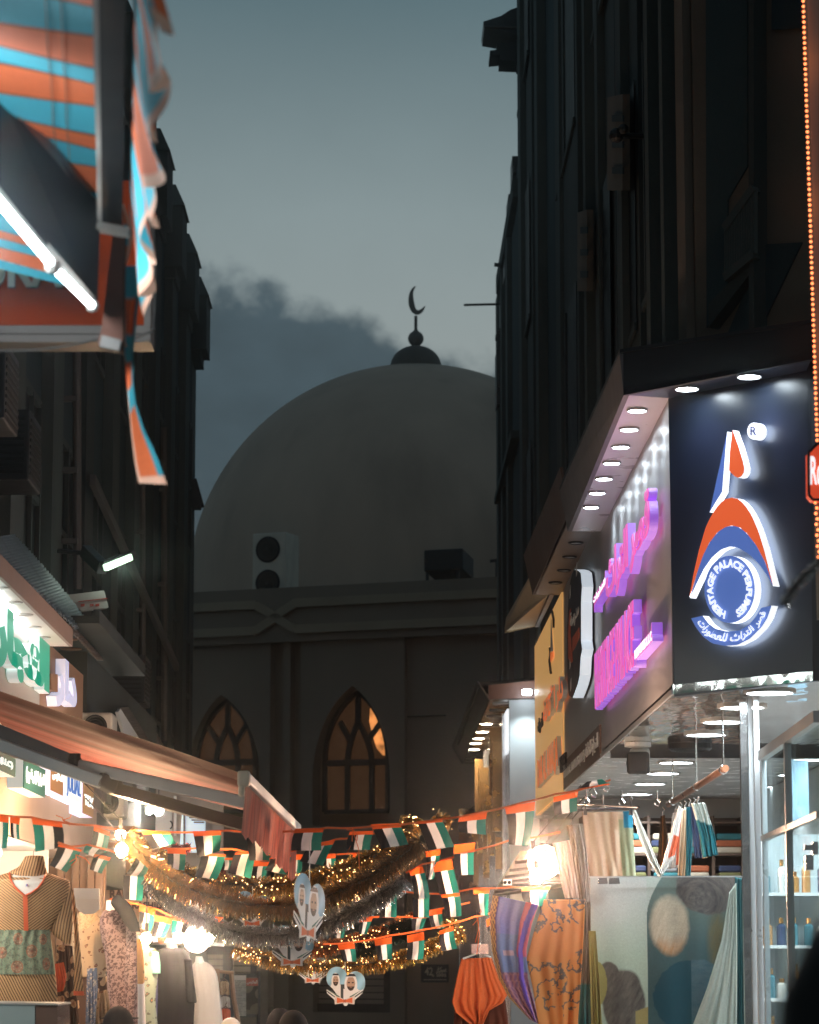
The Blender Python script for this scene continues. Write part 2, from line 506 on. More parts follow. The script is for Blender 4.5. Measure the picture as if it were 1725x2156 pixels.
def arch_pts(px0, px1, apx, py_top, py_spring, py_bot, off, n=10):
    """pointed arch outline, facade coordinates (u, z)"""
    u0, u1, ua = u_at(px0, off), u_at(px1, off), u_at(apx, off)
    zt, zs, zb = z_at(apx, py_top, off), z_at((px0 + px1) / 2, py_spring, off), z_at((px0 + px1) / 2, py_bot, off)
    pts = [(u0, zb), (u0, zs)]
    for i in range(1, n + 1):
        t = i / n; a = t * math.radians(66)
        k = math.sin(a) / math.sin(math.radians(66)); q = (1 - math.cos(a)) / (1 - math.cos(math.radians(66)))
        pts.append((u0 + (ua - u0) * q, zs + (zt - zs) * k))
    for i in range(n - 1, -1, -1):
        t = i / n; a = t * math.radians(66)
        k = math.sin(a) / math.sin(math.radians(66)); q = (1 - math.cos(a)) / (1 - math.cos(math.radians(66)))
        pts.append((u1 + (ua - u1) * q, zs + (zt - zs) * k))
    pts.append((u1, zb))
    return pts
REC = 0.30
# wall built as strips round the openings
wall = MB()
zc = z_at(700, 1345)
u_r2 = u_at(852)
openings = []
for (a, c, ap, tp, sp, bt) in ((659, 821, 742, 1444, 1640, 1738), (398, 548, 465, 1463, 1640, 1738)):
    openings.append(arch_pts(a, c, ap, tp, sp, bt, 0))
def wall_with_arch(mb, ul, ur, zlo, zhi, pts, d0, d1):
    """front skin between ur (right) and ul (left) with the arch hole, and its reveals"""
    us = [p[0] for p in pts]; zb = pts[0][1]
    umin, umax = min(us), max(us)
    mbox(mb, ur, umin, d1, d0, zlo, zhi); mbox(mb, umax, ul, d1, d0, zlo, zhi)
    mbox(mb, umin, umax, d1, d0, zlo, zb)
    top = pts[1:-1]
    for (p, q) in zip(top[:-1], top[1:]):
        vs = [sm(p[0], d0, p[1]), sm(q[0], d0, q[1]), sm(q[0], d0, zhi), sm(p[0], d0, zhi),
              sm(p[0], d1, p[1]), sm(q[0], d1, q[1])]
        mb.add(vs, [(0, 1, 2, 3), (0, 4, 5, 1)])
# grooves at 569-595 and 610-633, bay edges
g = [u_at(x) for x in (852, 633, 610, 595, 569)]
zlo = z_at(700, 1880)
wall_with_arch(wall, g[1], g[0], zlo, zc, openings[0], 0, -REC)
mbox(wall, g[2], g[3], -REC, -.02, zlo, zc)
wall_with_arch(wall, u_at(380), g[4], zlo, zc, openings[1], 0, -REC)
mbox(wall, g[0], -14, -0.34, -0.12, 0, zc)          # right wing a step back
mbox(wall, g[1], g[2], -REC - .06, -.2, 0, zc); mbox(wall, g[3], g[4], -REC - .06, -.2, 0, zc)
mbox(wall, u_at(380), u_at(380) + 12, -.3, 0, 0, zc)
# ground floor round the low windows
lw = [(662, 822, 1992, 2132), (430, 545, 1992, 2132)]
for (a, c, t, bt), (ur, ul) in zip(lw, ((g[0], g[1]), (g[4], u_at(380)))):
    u0, u1 = u_at(c), u_at(a); z1, z0 = z_at((a + c) / 2, t), z_at((a + c) / 2, bt)
    mbox(wall, ur, u0, -REC, 0, 0, zlo); mbox(wall, u1, ul, -REC, 0, 0, zlo)
    mbox(wall, u0, u1, -REC, 0, 0, z0); mbox(wall, u0, u1, -REC, 0, z1, zlo)
mbox(wall, g[2], g[3], -REC, -.02, 0, zlo)
mbox(wall, -14, 26, -10.5, -0.9, 0, zc)             # body behind
wall.build('wall', M_mosq, mosque)
# parapet
par = MB()
zp0, zp1 = z_at(700, 1347, .12), z_at(700, 1232, .12)
mbox(par, -14, 26, -.25, .12, zp0, zp1)
par.build('parapet', M_mosq, mosque)
mo = MB()
zb1, zb0 = (fm(407, 1283, .18).z + fm(1056, 1245, .18).z) / 2, (fm(407, 1336, .18).z + fm(1056, 1303, .18).z) / 2
ux = u_at(578, .18); zm = (zb0 + zb1) / 2; hw = 0.12; s_ = 0.36
def mold(p, q, w=0.14):
    a, c = sm(p[0], .15, p[1]), sm(q[0], .15, q[1])
    mo.bar(a, c, 0.1, w, up=(0, 0, 1))
for zz, z2 in ((zb1, zb0), (zb0, zb1)):
    mold((-14, zz), (ux - s_ * .95, zz)); mold((ux + s_ * .95, zz), (26, zz))
    mold((ux - s_, zz), (ux + .02, zm)); mold((ux + s_, zz), (ux - .02, zm))
mo.build('moulding', M_mosq_t, mosque)
# windows
M_wf = mat('window_frame_paint', (0.02, 0.024, 0.026), 0.6)
M_lit = emis('lamplit_glass', (1.0, 0.42, 0.13), 0.022, (0.10, 0.06, 0.03))
mm_, n_, l_, p_ = newmat('lamplit_obscure_glass')
gn = noise(n_, l_, 7, 4)
l_.new(mixc(n_, l_, gn, (0.07, 0.042, 0.026), (0.12, 0.075, 0.045)), p_.inputs['Base Color']); p_.inputs['Roughness'].default_value = 0.22
p_.inputs['Emission Color'].default_value = (1.0, .45, .18, 1); p_.inputs['Emission Strength'].default_value = 0.026
M_obs = mm_
def arch_window(px0, px1, apx, tp, sp, bt, bar_y, mull, bright):
    off = -REC + .04
    pts = arch_pts(px0, px1, apx, tp, sp, bt, off)
    gl = MB(); gl.prism([sm(u, off, z) for u, z in pts], MN * -.02)
    w = gl.build('window', M_obs, mosque)
    fr = MB()
    P = [sm(u, off + .03, z) for u, z in pts]
    for a, c in zip(P, P[1:] + P[:1]): fr.bar(a, c, .07, .085, up=MN)
    zb = z_at((px0 + px1) / 2, bar_y, off)
    fr.bar(sm(u_at(px0, off), off + .03, zb), sm(u_at(px1, off), off + .03, zb), .05, .10)
    for mx, lean in mull:
        um = u_at(mx, off)
        fr.bar(sm(um, off + .03, pts[0][1]), sm(um, off + .03, zb), .085, .05, up=MN)
        ua = u_at(apx, off); zs = zb; zj = z_at(apx, tp + (bar_y - tp) * .42, off)
        prev = None
        for i in range(7):
            t = i / 6
            q = sm(um + (ua - um) * t ** 1.8, off + .03, zs + (zj - zs) * t)
            if prev: fr.bar(prev, q, .085, .05, up=MN)
            prev = q
        # branch to the outer side
        t = 0.52; a = sm(um + (ua - um) * t ** 1.8, off + .03, zs + (zj - zs) * t)
        uo = um + (um - ua) * lean; zo = zs + (zj - zs) * 1.02
        fr.bar(a, sm(uo, off + .03, zo), .085, .05, up=MN)
    fr.bar(sm(u_at(apx, off), off + .03, z_at(apx, tp + (bar_y - tp) * .42, off)), sm(u_at(apx, off), off + .03, pts[11][1]), .085, .05, up=MN)
    fr.build('frame', M_wf, w)
    if bright:
        lp = MB(); lp.ball(sm(u_at(801, off), -1.0 + .25, z_at(801, 1560, off)), .18, 14)
    return w
arch_window(687, 819, 756, 1459, 1600, 1709, 1606, ((734, .75), (785, .75)), True)
arch_window(418, 541, 482, 1476, 1610, 1709, 1606, ((458, .75), (504, .75)), False)
# the lit patch of the middle window: a lamp shining behind one pane
pt = MB()
pane = [(780, 1490), (795, 1505), (808, 1530), (816, 1560), (819, 1592), (806, 1590), (793, 1575), (785, 1548), (778, 1520)]
pt.prism([fm(x, y, -REC + .047) for x, y in pane], MN * .004)
mm_, n_, l_, p_ = newmat('glowing_pane')
gn = noise(n_, l_, 6, 5); gg = mth(n_, l_, 'MULTIPLY', mth(n_, l_, 'SUBTRACT', gn, .24, True), 2.6, True)
p_.inputs['Emission Color'].default_value = (1, .36, .10, 1); p_.inputs['Base Color'].default_value = (.12, .06, .03, 1)
l_.new(mth(n_, l_, 'MULTIPLY', gg, 1.1), p_.inputs['Emission Strength'])
tag(pt.build('glowing_pane', mm_, mosque), label='orange pane lit from inside')
M_blind = mat('pale_blind', (0.34, 0.31, 0.27), 0.7, var=.12, vs=4, stretch=(1, 1, 8))
for (a, c, t, bt) in lw:
    off = -REC + .05
    z1, z0 = z_at((a + c) / 2, t, off), z_at((a + c) / 2, bt, off)
    gl = MB(); mbox(gl, u_at(c, off), u_at(a, off), off - .03, off, z0, z1)
    w = gl.build('window', M_blind, mosque)
    fr = MB()
    for f in (0, .5, 1):
        u = u_at(a, off) + (u_at(c, off) - u_at(a, off)) * f
        mbox(fr, u - .08, u + .08, off + .002, off + .07, z0, z1)
    mbox(fr, u_at(c, off), u_at(a, off), off + .004, off + .066, z0 - .02, z0 + .14)
    mbox(fr, u_at(c, off), u_at(a, off), off + .004, off + .066, z1 - .14, z1)
    for k in range(9):
        zz = z0 + (z1 - z0) * (k + 1) / 10
        mbox(fr, u_at(c, off) + .09, u_at(a, off) - .09, off, off + .012, zz - .008, zz + .008)
    fr.build('frame', M_wf, w)
# dome
YD = 56.0
dc = on_y(876, 1245, YD); RD = 483 / FPX * YD
d_ = MB()
prof = [(RD, -3.0), (RD, -.2)] + [(RD * math.cos(a), RD * math.sin(a)) for a in [math.radians(i * 90 / 36) for i in range(36)]] + [(0.01, RD)]
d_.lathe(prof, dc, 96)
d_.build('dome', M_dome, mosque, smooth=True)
f_ = MB()
ct = dc + Vector((0, 0, RD)); k = YD / FPX
r1 = 55 * k
f_.lathe([(r1 * 1.04, -.12), (r1 * 1.04, .02)] + [(r1 * math.cos(math.radians(a)), .02 + 46 * k * math.sin(math.radians(a))) for a in range(0, 90, 9)] + [(.01, 47 * k)], ct, 32)
zb = ct.z + 46 * k
f_.ball((ct.x, ct.y, zb + 18 * k), 17 * k, 20)
f_.tube([(ct.x, ct.y, zb + 30 * k), (ct.x, ct.y, zb + 68 * k)], 3.4 * k, 8)
f_.lathe([(7 * k, 0), (3 * k, 6 * k)], (ct.x, ct.y, zb + 33 * k), 12)
# crescent standing on its stem, horns up to the left
def cres(n=26):
    """outer arc A, inner arc B shifted to the right: horns up, thickest at lower left"""
    A, B = [], []
    for i in range(n + 1):
        t = i / n
        a = math.radians(100 + 235 * t)
        x = 19 * math.cos(a); y = 31 * math.sin(a)
        w = 14 * math.sin(math.pi * t) ** .7
        A.append((x, y)); B.append((x - w * math.cos(a) * .9, y - w * math.sin(a) * .75))
    return A + B[::-1][1:-1]
cz = on_y(877, 632, YD)
f_.prism([(ct.x + (p[0] + 3) * k, YD - .04, cz.z + p[1] * k) for p in cres()], (0, .09, 0))
f_.build('finial', M_fin_d, mosque, smooth=False)

# roof plant on the mosque
def fan_unit(px0, px1, py0, py1, Y, label, cat='air conditioner', depth=.35, name='condenser_unit', fans=2):
    a, c = on_y(px0, py1, Y), on_y(px1, py0, Y)
    t = thing(name, label, cat, ((a.x + c.x) / 2, Y, a.z))
    b = MB(); b.box(a.x, c.x, Y, Y + depth, a.z, c.z); b.build('casing', M_accase, t, bevel=.02)
    h = (c.z - a.z) / fans
    for i in range(fans):
        f = MB(); zc_ = a.z + h * (i + .5); r = min(h * .43, (c.x - a.x) * .36); xc = a.x + r * 1.3
        f.lathe([(r, -.004), (r, .012), (r * .92, .014), (r * .92, .005), (.001, .004)], (xc, Y - .002, zc_), 24, 0, (0, -1, 0))
        for q in range(3):
            rr = r * (.3 + .25 * q); f.lathe([(rr, .010), (rr + .006, .016), (rr + .012, .010)], (xc, Y - .002, zc_), 24, 1, (0, -1, 0))
        f.lathe([(r * .16, .010), (r * .16, .022), (.001, .024)], (xc, Y - .002, zc_), 16, 1, (0, -1, 0)); f.build('fan_grille', [M_black, M_pipe], t)
    return t
ac_ = fan_unit(527, 606, 1122, 1262, 48.6, 'cream two-fan air conditioner condenser standing on the mosque roof', depth=.55)
ac_.rotation_euler = (0, 0, math.atan2(-MU.y, -MU.x))
t = thing('duct_box', 'dark sheet metal box on the mosque roof below the dome at its right side', 'duct', on_y(955, 1200, 49.2))
b = MB(); p = [on_y(x, y, 49.0) for x, y in ((893, 1203), (975, 1199), (975, 1154), (893, 1158))]
b.prism(p, (.22, 1.2, -.02)); b.build('casing', mat('weathered_sheet', (.035, .042, .045), .7, var=.3), t, bevel=.02)
b = MB(); b.tube([on_y(900, 1204, 49.1), on_y(900, 1235, 49.1)], .03); b.tube([on_y(965, 1201, 49.1), on_y(965, 1235, 49.1)], .03); b.build('leg', M_steel, t)
b = MB(); b.bar(on_y(1032, 1182, 48.5), on_y(1060, 1178, 48.5), .05, .05); b.tube([on_y(1045, 1182, 48.5), on_y(1045, 1230, 48.5)], .015)
tag(b.build('pipe_bracket', M_steel, origin=on_y(1045, 1230, 48.5)), 'small dark pipe bracket on the mosque roof at the right wall', 'bracket')
b = MB(); b.tube([on_y(985, 1229, 46.5), on_y(1060, 1226, 46.5)], .012); b.ball(on_y(1022, 1224, 46.5), .06, 8); b.tube([on_y(1022, 1226, 46.5), on_y(1022, 1240, 46.5)], .02)
tag(b.build('roof_lamp', M_steel, origin=on_y(1022, 1240, 46.5)), 'tiny dark lamp head on a rod along the mosque parapet', 'lamp')

# street plate on the mosque wall
t = thing('street_plate', 'dark blue street plate reading 42 Sikka on the mosque wall', 'street sign', fm(917, 2049, -.1))
a = [fm(888, 2069, -.08), fm(945, 2069, -.08), fm(945, 2031, -.08), fm(888, 2031, -.08)]
b = MB(); b.prism(a, MN * .03); b.build('plate', mat('blue_enamel', (.012, .03, .045), .4, var=.1), t)
b = MB(); M_plt = mat('pale_lettering', (.42, .45, .42), .6)
tx = lambda s, x0, x1, y0, y1, bo=.015: text_fit(b, s, fm(x0, y1, -.047), fm(x1, y1, -.047), fm(x0, y0, -.047), .008, MN, 0, 0, bo)
tx('42', 895, 912, 2037, 2054); tx('Sikka', 919, 940, 2047, 2057); tx(shape_ar('سكة'), 921, 940, 2036, 2045); tx('St', 910, 915, 2052, 2057)
for x0, x1, yy in ((892, 941, 2063), (919, 941, 2046)):
    b.prism([fm(x0, yy + .8, -.047), fm(x1, yy + .8, -.047), fm(x1, yy - .8, -.047), fm(x0, yy - .8, -.047)], MN * .006)
b.build('lettering', M_plt, t)
b = MB()
b.tube([fm(858, 1509, -.1), fm(940, 1506, -.1)], .012, 6); 
tag(b.build('wall_cable', M_black, origin=fm(858, 1509, -.1)), 'thin dark cable running level across the mosque wall right of the arch', 'cable')
b = MB()
pth = [fm(905 + 95 * t, 1745 - 48 * t + 10 * math.sin(math.pi * t), .1) for t in [i / 10 for i in range(11)]]
b.tube(pth, .010, 6)
tag(b.build('slack_cable', M_black, origin=pth[0]), 'thin slack cable slanting from the mosque wall to the shops on the right', 'cable')

# ---------------------------------------------------------------- left building
XL = -2.65
lb = thing('terrace_building', 'dark old terrace building along the left side with stepped pilaster caps', 'building', (XL, 27, 0))
LT = 11.0
b = MB(); b.box(-9, XL, 3.0, 39.97, 0, LT - .35); b.build('wall', M_dark, lb)
b = MB(); b.box(XL - .6, XL + .05, 3.0, 39.95, LT - .348, LT - .2); b.box(XL - .6, XL + .02, 3.0, 39.94, LT - .6, LT - .45); b.build('cornice', M_fin, lb)
pil_y = [39.3 - 2.42 * i for i in range(13)]
for i, y in enumerate(pil_y):
    b = MB(); w = .38
    b.box(XL + .002, XL + (.10 if i else .012), y - w, y + w * .8, 0, LT - 1.0)
    b.box(XL - .3, XL + .13, y - w - .03, y + w * .8 + .02, LT - 1.0, LT - .86)
    b.box(XL - .35, XL + .21, y - w - .08, y + w * .8 + .05, LT - .86, LT - .12)
    # sloping cap
    vs = [(XL - .4, y - w - .12, LT - .12), (XL + .24, y - w - .12, LT - .12), (XL + .24, y + w, LT - .12), (XL - .4, y + w, LT - .12),
          (XL - .4, y - w - .02, LT + .16), (XL + .12, y - w - .02, LT + .16), (XL + .12, y + w - .05, LT + .16), (XL - .4, y + w - .05, LT + .16)]
    b.add(vs, [(0, 1, 5, 4), (1, 2, 6, 5), (2, 3, 7, 6), (3, 0, 4, 7), (4, 5, 6, 7), (3, 2, 1, 0)])
    b.build('pilaster', M_fin if i % 3 else M_dark2, lb)
for i, y in enumerate(pil_y[:-1]):
    for z0, z1 in ((4.6, 6.1), (7.3, 9.0)):
        yc = y - 1.2
        g_ = MB(); g_.box(XL - .02, XL + .012, yc - .5, yc + .5, z0, z1)
        w_ = g_.build('window', M_winglass, lb)
        f = MB()
        for yy in (yc - .5, yc, yc + .5): f.box(XL + .012, XL + .05, yy - .03, yy + .03, z0, z1)
        for zz in (z0, (z0 + z1) / 2, z1): f.box(XL + .014, XL + .045, yc - .53, yc + .53, zz - .03, zz + .03)
        f.build('frame', M_dark2, w_)
# fittings on the left wall
def wall_pipe(px, y0, y1, X, r, label):
    b = MB(); b.tube([on_x(px, y0, X), on_x(px + (y1 - y0) * 0.002, y1, X)], r, 8)
    for k in (.2, .5, .8):
        p = on_x(px, y0 + (y1 - y0) * k, X); b.box(p.x - .12, p.x + .01, p.y - .04, p.y + .04, p.z - .02, p.z + .02)
    tag(b.build('drain_pipe', M_pipe, origin=on_x(px, y1, X)), label, 'pipe', 'pipes down the dark walls')
wall_pipe(162, 740, 1240, XL + .16, .035, 'thick brown drain pipe down the dark left wall above the corrugated roof')
wall_pipe(300, 1010, 1560, XL + .16, .03, 'drain pipe on the left wall right of the small greenish lamp')
wall_pipe(345, 900, 1560, XL + .15, .035, 'drain pipe nearest the far end of the left building')
def box_ac(px0, px1, py0, py1, X, label, d=.45):
    a = on_x(px0, py1, X); c = on_x(px1, py0, X); z0, z1 = min(a.z, c.z), max(a.z, c.z)
    z0 = on_x(px0, py1, X).z
    t = thing('window_air_conditioner', label, 'air conditioner', (X, a.y, z0), 'window air conditioners')
    y0, y1 = min(a.y, c.y), max(a.y, c.y)
    sgn = -1 if X < 0 else 1
    xs = sorted((X, X + sgn * d))
    h = z1 - z0
    b = MB(); b.box(xs[0], xs[1], y0, y0 + .62, z0, z0 + .45); b.build('casing', M_steel, t, bevel=.01)
    g = MB()
    for k in range(9): g.box(X - .004 * sgn - .004, X - .004 * sgn + .004, y0 + .04, y0 + .58, z0 + .04 + k * .042, z0 + .06 + k * .042)
    for k in range(9): g.box(xs[0] + .03, xs[1] - .03, y0 - .006, y0 + .002, z0 + .04 + k * .042, z0 + .06 + k * .042)
    g.build('grille', M_black, t)
box_ac(8, 80, 757, 880, XL + .52, 'old window air conditioner under the orange sign on the left wall', .5)
box_ac(60, 78, 900, 1010, XL + .42, 'lower window air conditioner on the left wall', .4)
box_ac(305, 330, 1420, 1480, XL + .42, 'small window air conditioner in the dark stretch of the left wall', .4)
b = MB(); b.bar(on_y(405, 1010, 39.0), on_y(422, 1070, 39.0), .05, .12); b.bar(on_y(403, 1018, 39.2), on_y(404, 1069, 39.2), .04, .06); b.box(-2.66, -2.5, 38.9, 39.1, on_y(405, 1072, 39).z, on_y(405, 1060, 39).z)
tag(b.build('wall_strut', M_steel, origin=on_y(405, 1040, 39)), 'dark slanting strut sticking out of the left building edge against the dome', 'strut')
b = MB(); b.bar(on_x(195, 1010, XL + .2), on_x(372, 1405, XL + .2), .05, .09)  # paler bar stands in for slanting light on the wall
tag(b.build('light_streak_bar', M_pipe, origin=on_x(195, 1010, XL + .2)), 'long straight bar standing in for slanting light along the dark left wall', 'light streak')

# ---------------------------------------------------------------- right building
XR = 1.75
rb = thing('tall_building', 'dark tall building with vertical fins rising above the shops on the right', 'building', (XR, 24, 0))
ZC = EYE + 1.46
b = MB(); b.box(XR, 8, 16.6, 37.0, ZC, 16.5); b.box(3.4, 8, 16.6, 37, 0, ZC); b.box(1.66, 3.4, 31.2, 37, 0, ZC)
b.build('wall', M_dark, rb)
fins = [(1100, 1106, .10, 0), (1137, 1143, .10, 0), (1186, 1191, .08, 0), (1243, 1248, .10, 0), (1270, 1276, .08, 0), (1321, 1327, .10, 0), (1379, 1387, .10, 0), (1412, 1419, .11, 0)]
for x0, x1, d, q in fins:
    y1, y0 = yx(x0, XR - d), yx(x1, XR - d)
    b = MB(); b.box(XR - d, XR - .001, y0, y1, EYE + 3.3 if y0 < 21 else ZC + .02, 16.4)
    b.build('fin', M_fin, rb)
bands = [(1106, 1137, .03), (1191, 1243, .045), (1276, 1321, .02), (1327, 1379, .04)]
for x0, x1, d in bands:
    b = MB(); b.box(XR - d, XR - .002, yx(x1, XR) + .02, yx(x0, XR) - .02, ZC + .02, 16.3); b.build('cladding_panel', M_dark2, rb)
# windows deep in the bays
for x0, x1 in ((1110, 1135), (1196, 1240), (1280, 1318), (1332, 1376), (1389, 1410)):
    for z0 in (6.2, 9.4, 12.6):
        y0, y1 = yx(x1, XR), yx(x0, XR)
        g_ = MB(); g_.box(XR - .052, XR - .047, y0 + .1, y1 - .1, z0, z0 + 1.7); w_ = g_.build('window', M_winglass, rb)
        f = MB(); f.box(XR - .07, XR - .052, y0 + .06, y1 - .06, z0 - .06, z0 - .002); f.box(XR - .07, XR - .052, (y0 + y1) / 2 - .03, (y0 + y1) / 2 + .03, z0, z0 + 1.7); f.build('frame', M_dark2, w_)
# the chamfered plastered corner over the sign head, parallel to the logo board
CW0 = Vector((XR, 15.92, 0)); CBD = Vector((0.60, -0.80, 0)); CBN = Vector((-0.80, -0.60, 0))
def cw(px, py, off=0.0): return on_p(px, py, CW0 + CBN * off, CBN)
e_ = CW0 + CBD * 3.2
b = MB(); b.prism([(CW0.x, CW0.y, EYE + 3.06), (e_.x, e_.y, EYE + 3.06), (8, e_.y, EYE + 3.06), (8, 16.62, EYE + 3.06), (CW0.x, 16.62, EYE + 3.06)], (0, 0, 13.4)); b.build('corner_wall', M_beige, rb)
b = MB(); b.box(XR - .05, XR - .003, 16.0, yx(1448, XR - .05), EYE + 3.1, 16.45); b.build('pilaster', M_beige, rb)
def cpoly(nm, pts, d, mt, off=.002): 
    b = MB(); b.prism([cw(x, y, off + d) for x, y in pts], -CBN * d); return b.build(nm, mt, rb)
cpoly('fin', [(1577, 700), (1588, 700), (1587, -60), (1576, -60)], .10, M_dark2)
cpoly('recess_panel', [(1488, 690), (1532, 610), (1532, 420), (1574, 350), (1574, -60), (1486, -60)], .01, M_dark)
cpoly('cast_shadow_band', [(1533, 700), (1610, 514), (1688, 510), (1602, 690)], .012, M_dark)  # dark sheet painted in for a shadow slanting across the wall
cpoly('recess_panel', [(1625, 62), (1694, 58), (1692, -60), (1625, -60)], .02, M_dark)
b = MB()
ga, gb = (1530, 585, 482), (1591, 535, 396)
for i in range(13):
    t_ = i / 12; x = ga[0] + (gb[0] - ga[0]) * t_
    b.bar(cw(x, ga[1] + (gb[1] - ga[1]) * t_, .10), cw(x, ga[2] + (gb[2] - ga[2]) * t_, .10), .022, .03, up=(0, 1, 0))
b.bar(cw(ga[0], ga[1], .10), cw(gb[0], gb[1], .10), .05, .05); b.bar(cw(ga[0], ga[2], .10), cw(gb[0], gb[2], .10), .05, .05)
b.build('balcony_grille', M_fin, rb)
cpoly('balcony_slab', [(1492, 640), (1530, 600), (1592, 545), (1592, 560), (1530, 640), (1492, 690)], .08, M_dark2)
for (x0, x1, yt0, yt1, yb0, yb1) in ((1279, 1311, 205, 198, 401, 401), (1216, 1236, 447, 441, 613, 613)):
    t = thing('wall_sign', 'weathered pale board hung flat on the dark right wall, %s' % ('the higher and larger one' if x0 > 1250 else 'the lower and smaller one'), 'board', on_x((x0 + x1) / 2, yb0, XR - .15))
    b = MB(); b.prism([on_x(x, y, XR - .16) for x, y in ((x0, yb0), (x1, yb1), (x1, yt1), (x0, yt0))], (.05, 0, 0)); b.build('panel', M_beige, t)
    b = MB()
    for k in (.22, .5, .78):
        yy = yt0 + (yb0 - yt0) * k
        b.prism([on_x(x, y, XR - .175) for x, y in ((x0 + (x1 - x0) * .3, yy + 8), (x1, yy + 8), (x1, yy - 6), (x0 + (x1 - x0) * .3, yy - 6))], (.012, 0, 0))
    b.build('bracket', M_dark, t)
b = MB(); p = on_x(1298, 285, XR - .25); b.ball(p, .05, 12); b.tube([p, p + Vector((.3, .1, .02))], .02); b.ball(p + Vector((.04, -.08, .02)), .035, 10)
tag(b.build('wall_lamp', M_black, origin=p), 'round black lamp fitting in front of the higher pale board on the right wall', 'lamp')

lo_b = thing('low_building', 'darker lower building with cluttered roof edge at the far end of the right side', 'building', (XR, 40, 0))
RT = EYE + 10.3
b = MB(); b.box(XR, 8, 37.0, 42.7, 0, RT); b.build('wall', M_dark, lo_b)
b = MB(); b.box(XR - .08, 2.2, 37.02, 42.72, RT - .5, RT - .25); b.build('cornice', M_dark2, lo_b)
for x0, x1 in ((1060, 1064), (1070, 1073), (1082, 1086)):
    b = MB(); b.box(XR - .07, XR - .001, yx(x1, XR), yx(x0, XR), 3.6, RT - .52); b.build('pilaster', M_fin, lo_b)
b = MB(); b.box(XR - .12, XR - .002, 37.03, 42.71, on_x(1075, 990, XR).z - .05, on_x(1075, 990, XR).z + .05); b.build('string_course', M_fin, lo_b)
# clutter on the sky line
def sil(name, pts, Y, depth, label, cat):
    b = MB(); b.prism([on_y(x, y, Y) for x, y in pts], (0, depth, 0)); tag(b.build(name, M_black, origin=on_y(pts[0][0], pts[0][1], Y)), label, cat)
t = thing('window_awning', 'pointed dark awning jutting from the tall building near its top', 'awning', on_y(1098, 40, 36.2))
b = MB(); b.prism([on_y(x, y, 36.0) for x, y in ((1018, 45), (1020, 57), (1060, 64), (1098, 76), (1098, 12), (1075, 20), (1055, 33))], (0, .8, 0)); b.build('cover', M_steel, t)
b = MB(); b.tube([on_y(1020, 56, 35.98), on_y(1098, 58, 35.98)], .015); b.build('strut', M_pipe, t)
sil('beam_end', ((1046, 91), (1098, 84), (1098, 128), (1053, 126), (1053, 114), (1032, 116), (1032, 106), (1046, 104)), 36.1, .5, 'stubby dark beam ends under the pointed awning on the tall building', 'beam')
sil('beam_end', ((1089, 134), (1098, 133), (1098, 141), (1089, 141)), 36.15, .3, 'smallest dark beam end below the others on the tall building edge', 'beam')
def rod(pts, Y, r, label, name='antenna_rod'):
    b = MB(); b.tube([on_y(x, y, Y) for x, y in pts], r, 6); tag(b.build(name, M_black, origin=on_y(pts[-1][0], pts[-1][1], Y)), label, 'rod')
rod(((1093, 258), (1094, 330)), 37.5, .012, 'thin upright aerial against the sky below the beam ends')
rod(((1075, 430), (1078, 510)), 39.5, .02, 'left of a pair of upright rods on the far right roof edge')
rod(((1080, 432), (1081, 505)), 39.6, .02, 'right of a pair of upright rods on the far right roof edge')
rod(((1066, 540), (1065, 600)), 41, .012, 'short upright rod on the far right roof edge above the long arm')
rod(((977, 642), (1058, 640)), 41.5, .018, 'long level rod reaching left from the far right building over the sky')
rod(((1041, 557), (1066, 559)), 41, .03, 'short level rod above the long one on the far right building')
rod(((1071, 413), (1094, 410)), 39, .03, 'short level rod highest on the cluttered roof edge')
def clutter(px, py, w, h, Y, label):
    b = MB(); p = on_y(px, py, Y); k = Y / FPX
    b.box(p.x - w * k / 2, p.x + w * k / 2, Y, Y + .6, p.z, p.z + h * k)
    b.box(p.x - w * k * .3, p.x + w * k * .6, Y - .1, Y + .3, p.z + h * k * .3, p.z + h * k * .55)
    tag(b.build('roof_box', M_steel, origin=p), label, 'box')
clutter(1086, 380, 14, 55, 37.6, 'dark box highest on the cluttered far right roof edge')
clutter(1078, 470, 16, 60, 39.2, 'dark box beside the pair of upright rods')
clutter(1070, 580, 14, 70, 40.4, 'dark box right of the short level rod')
clutter(1062, 680, 14, 60, 41.6, 'dark box just under the long level rod')
clutter(1052, 700, 12, 10, 41.9, 'smallest dark box poking out over the sky beside the dome finial')
clutter(1056, 850, 20, 118, 42.3, 'tall dark box at the corner of the far right building beside the dome')
clutter(1064, 790, 14, 120, 42.0, 'narrow dark box stacked above the tall corner box on the right')
# ---------------------------------------------------------------- right hand shop row
XS = 1.585
M_led = emis('cool_led_panel', (0.86, 0.95, 1.0), 26)
M_led_s = emis('cool_led_disc', (0.80, 0.92, 1.0), 55)
M_warm = emis('warm_led_disc', (1.0, 0.82, 0.6), 160)
M_bulb = emis('hot_bulb', (1.0, 0.66, 0.36), 55)
M_bulbw = emis('white_bulb', (1.0, 0.86, 0.7), 45)
M_navy = mat('gloss_navy_panel', (0.024, 0.034, 0.060), 0.33, var=0.15, vs=2, spec=.7)
M_navy2 = mat('navy_sheet', (0.018, 0.026, 0.034), 0.5, var=0.2, vs=2)
M_grey = mat('grey_composite_panel', (0.40, 0.40, 0.41), 0.36, metal=0.25, var=0.06, vs=2)
M_silver = mat('silver_composite_panel', (0.42, 0.43, 0.43), 0.33, metal=0.5, var=0.08, vs=2)
M_bronze = mat('bronze_sheet', (0.24, 0.13, 0.075), 0.4, metal=0.3, var=0.2, vs=3)
M_copper = mat('copper_sheet', (0.15, 0.095, 0.07), 0.45, metal=0.3, var=0.25, vs=3)
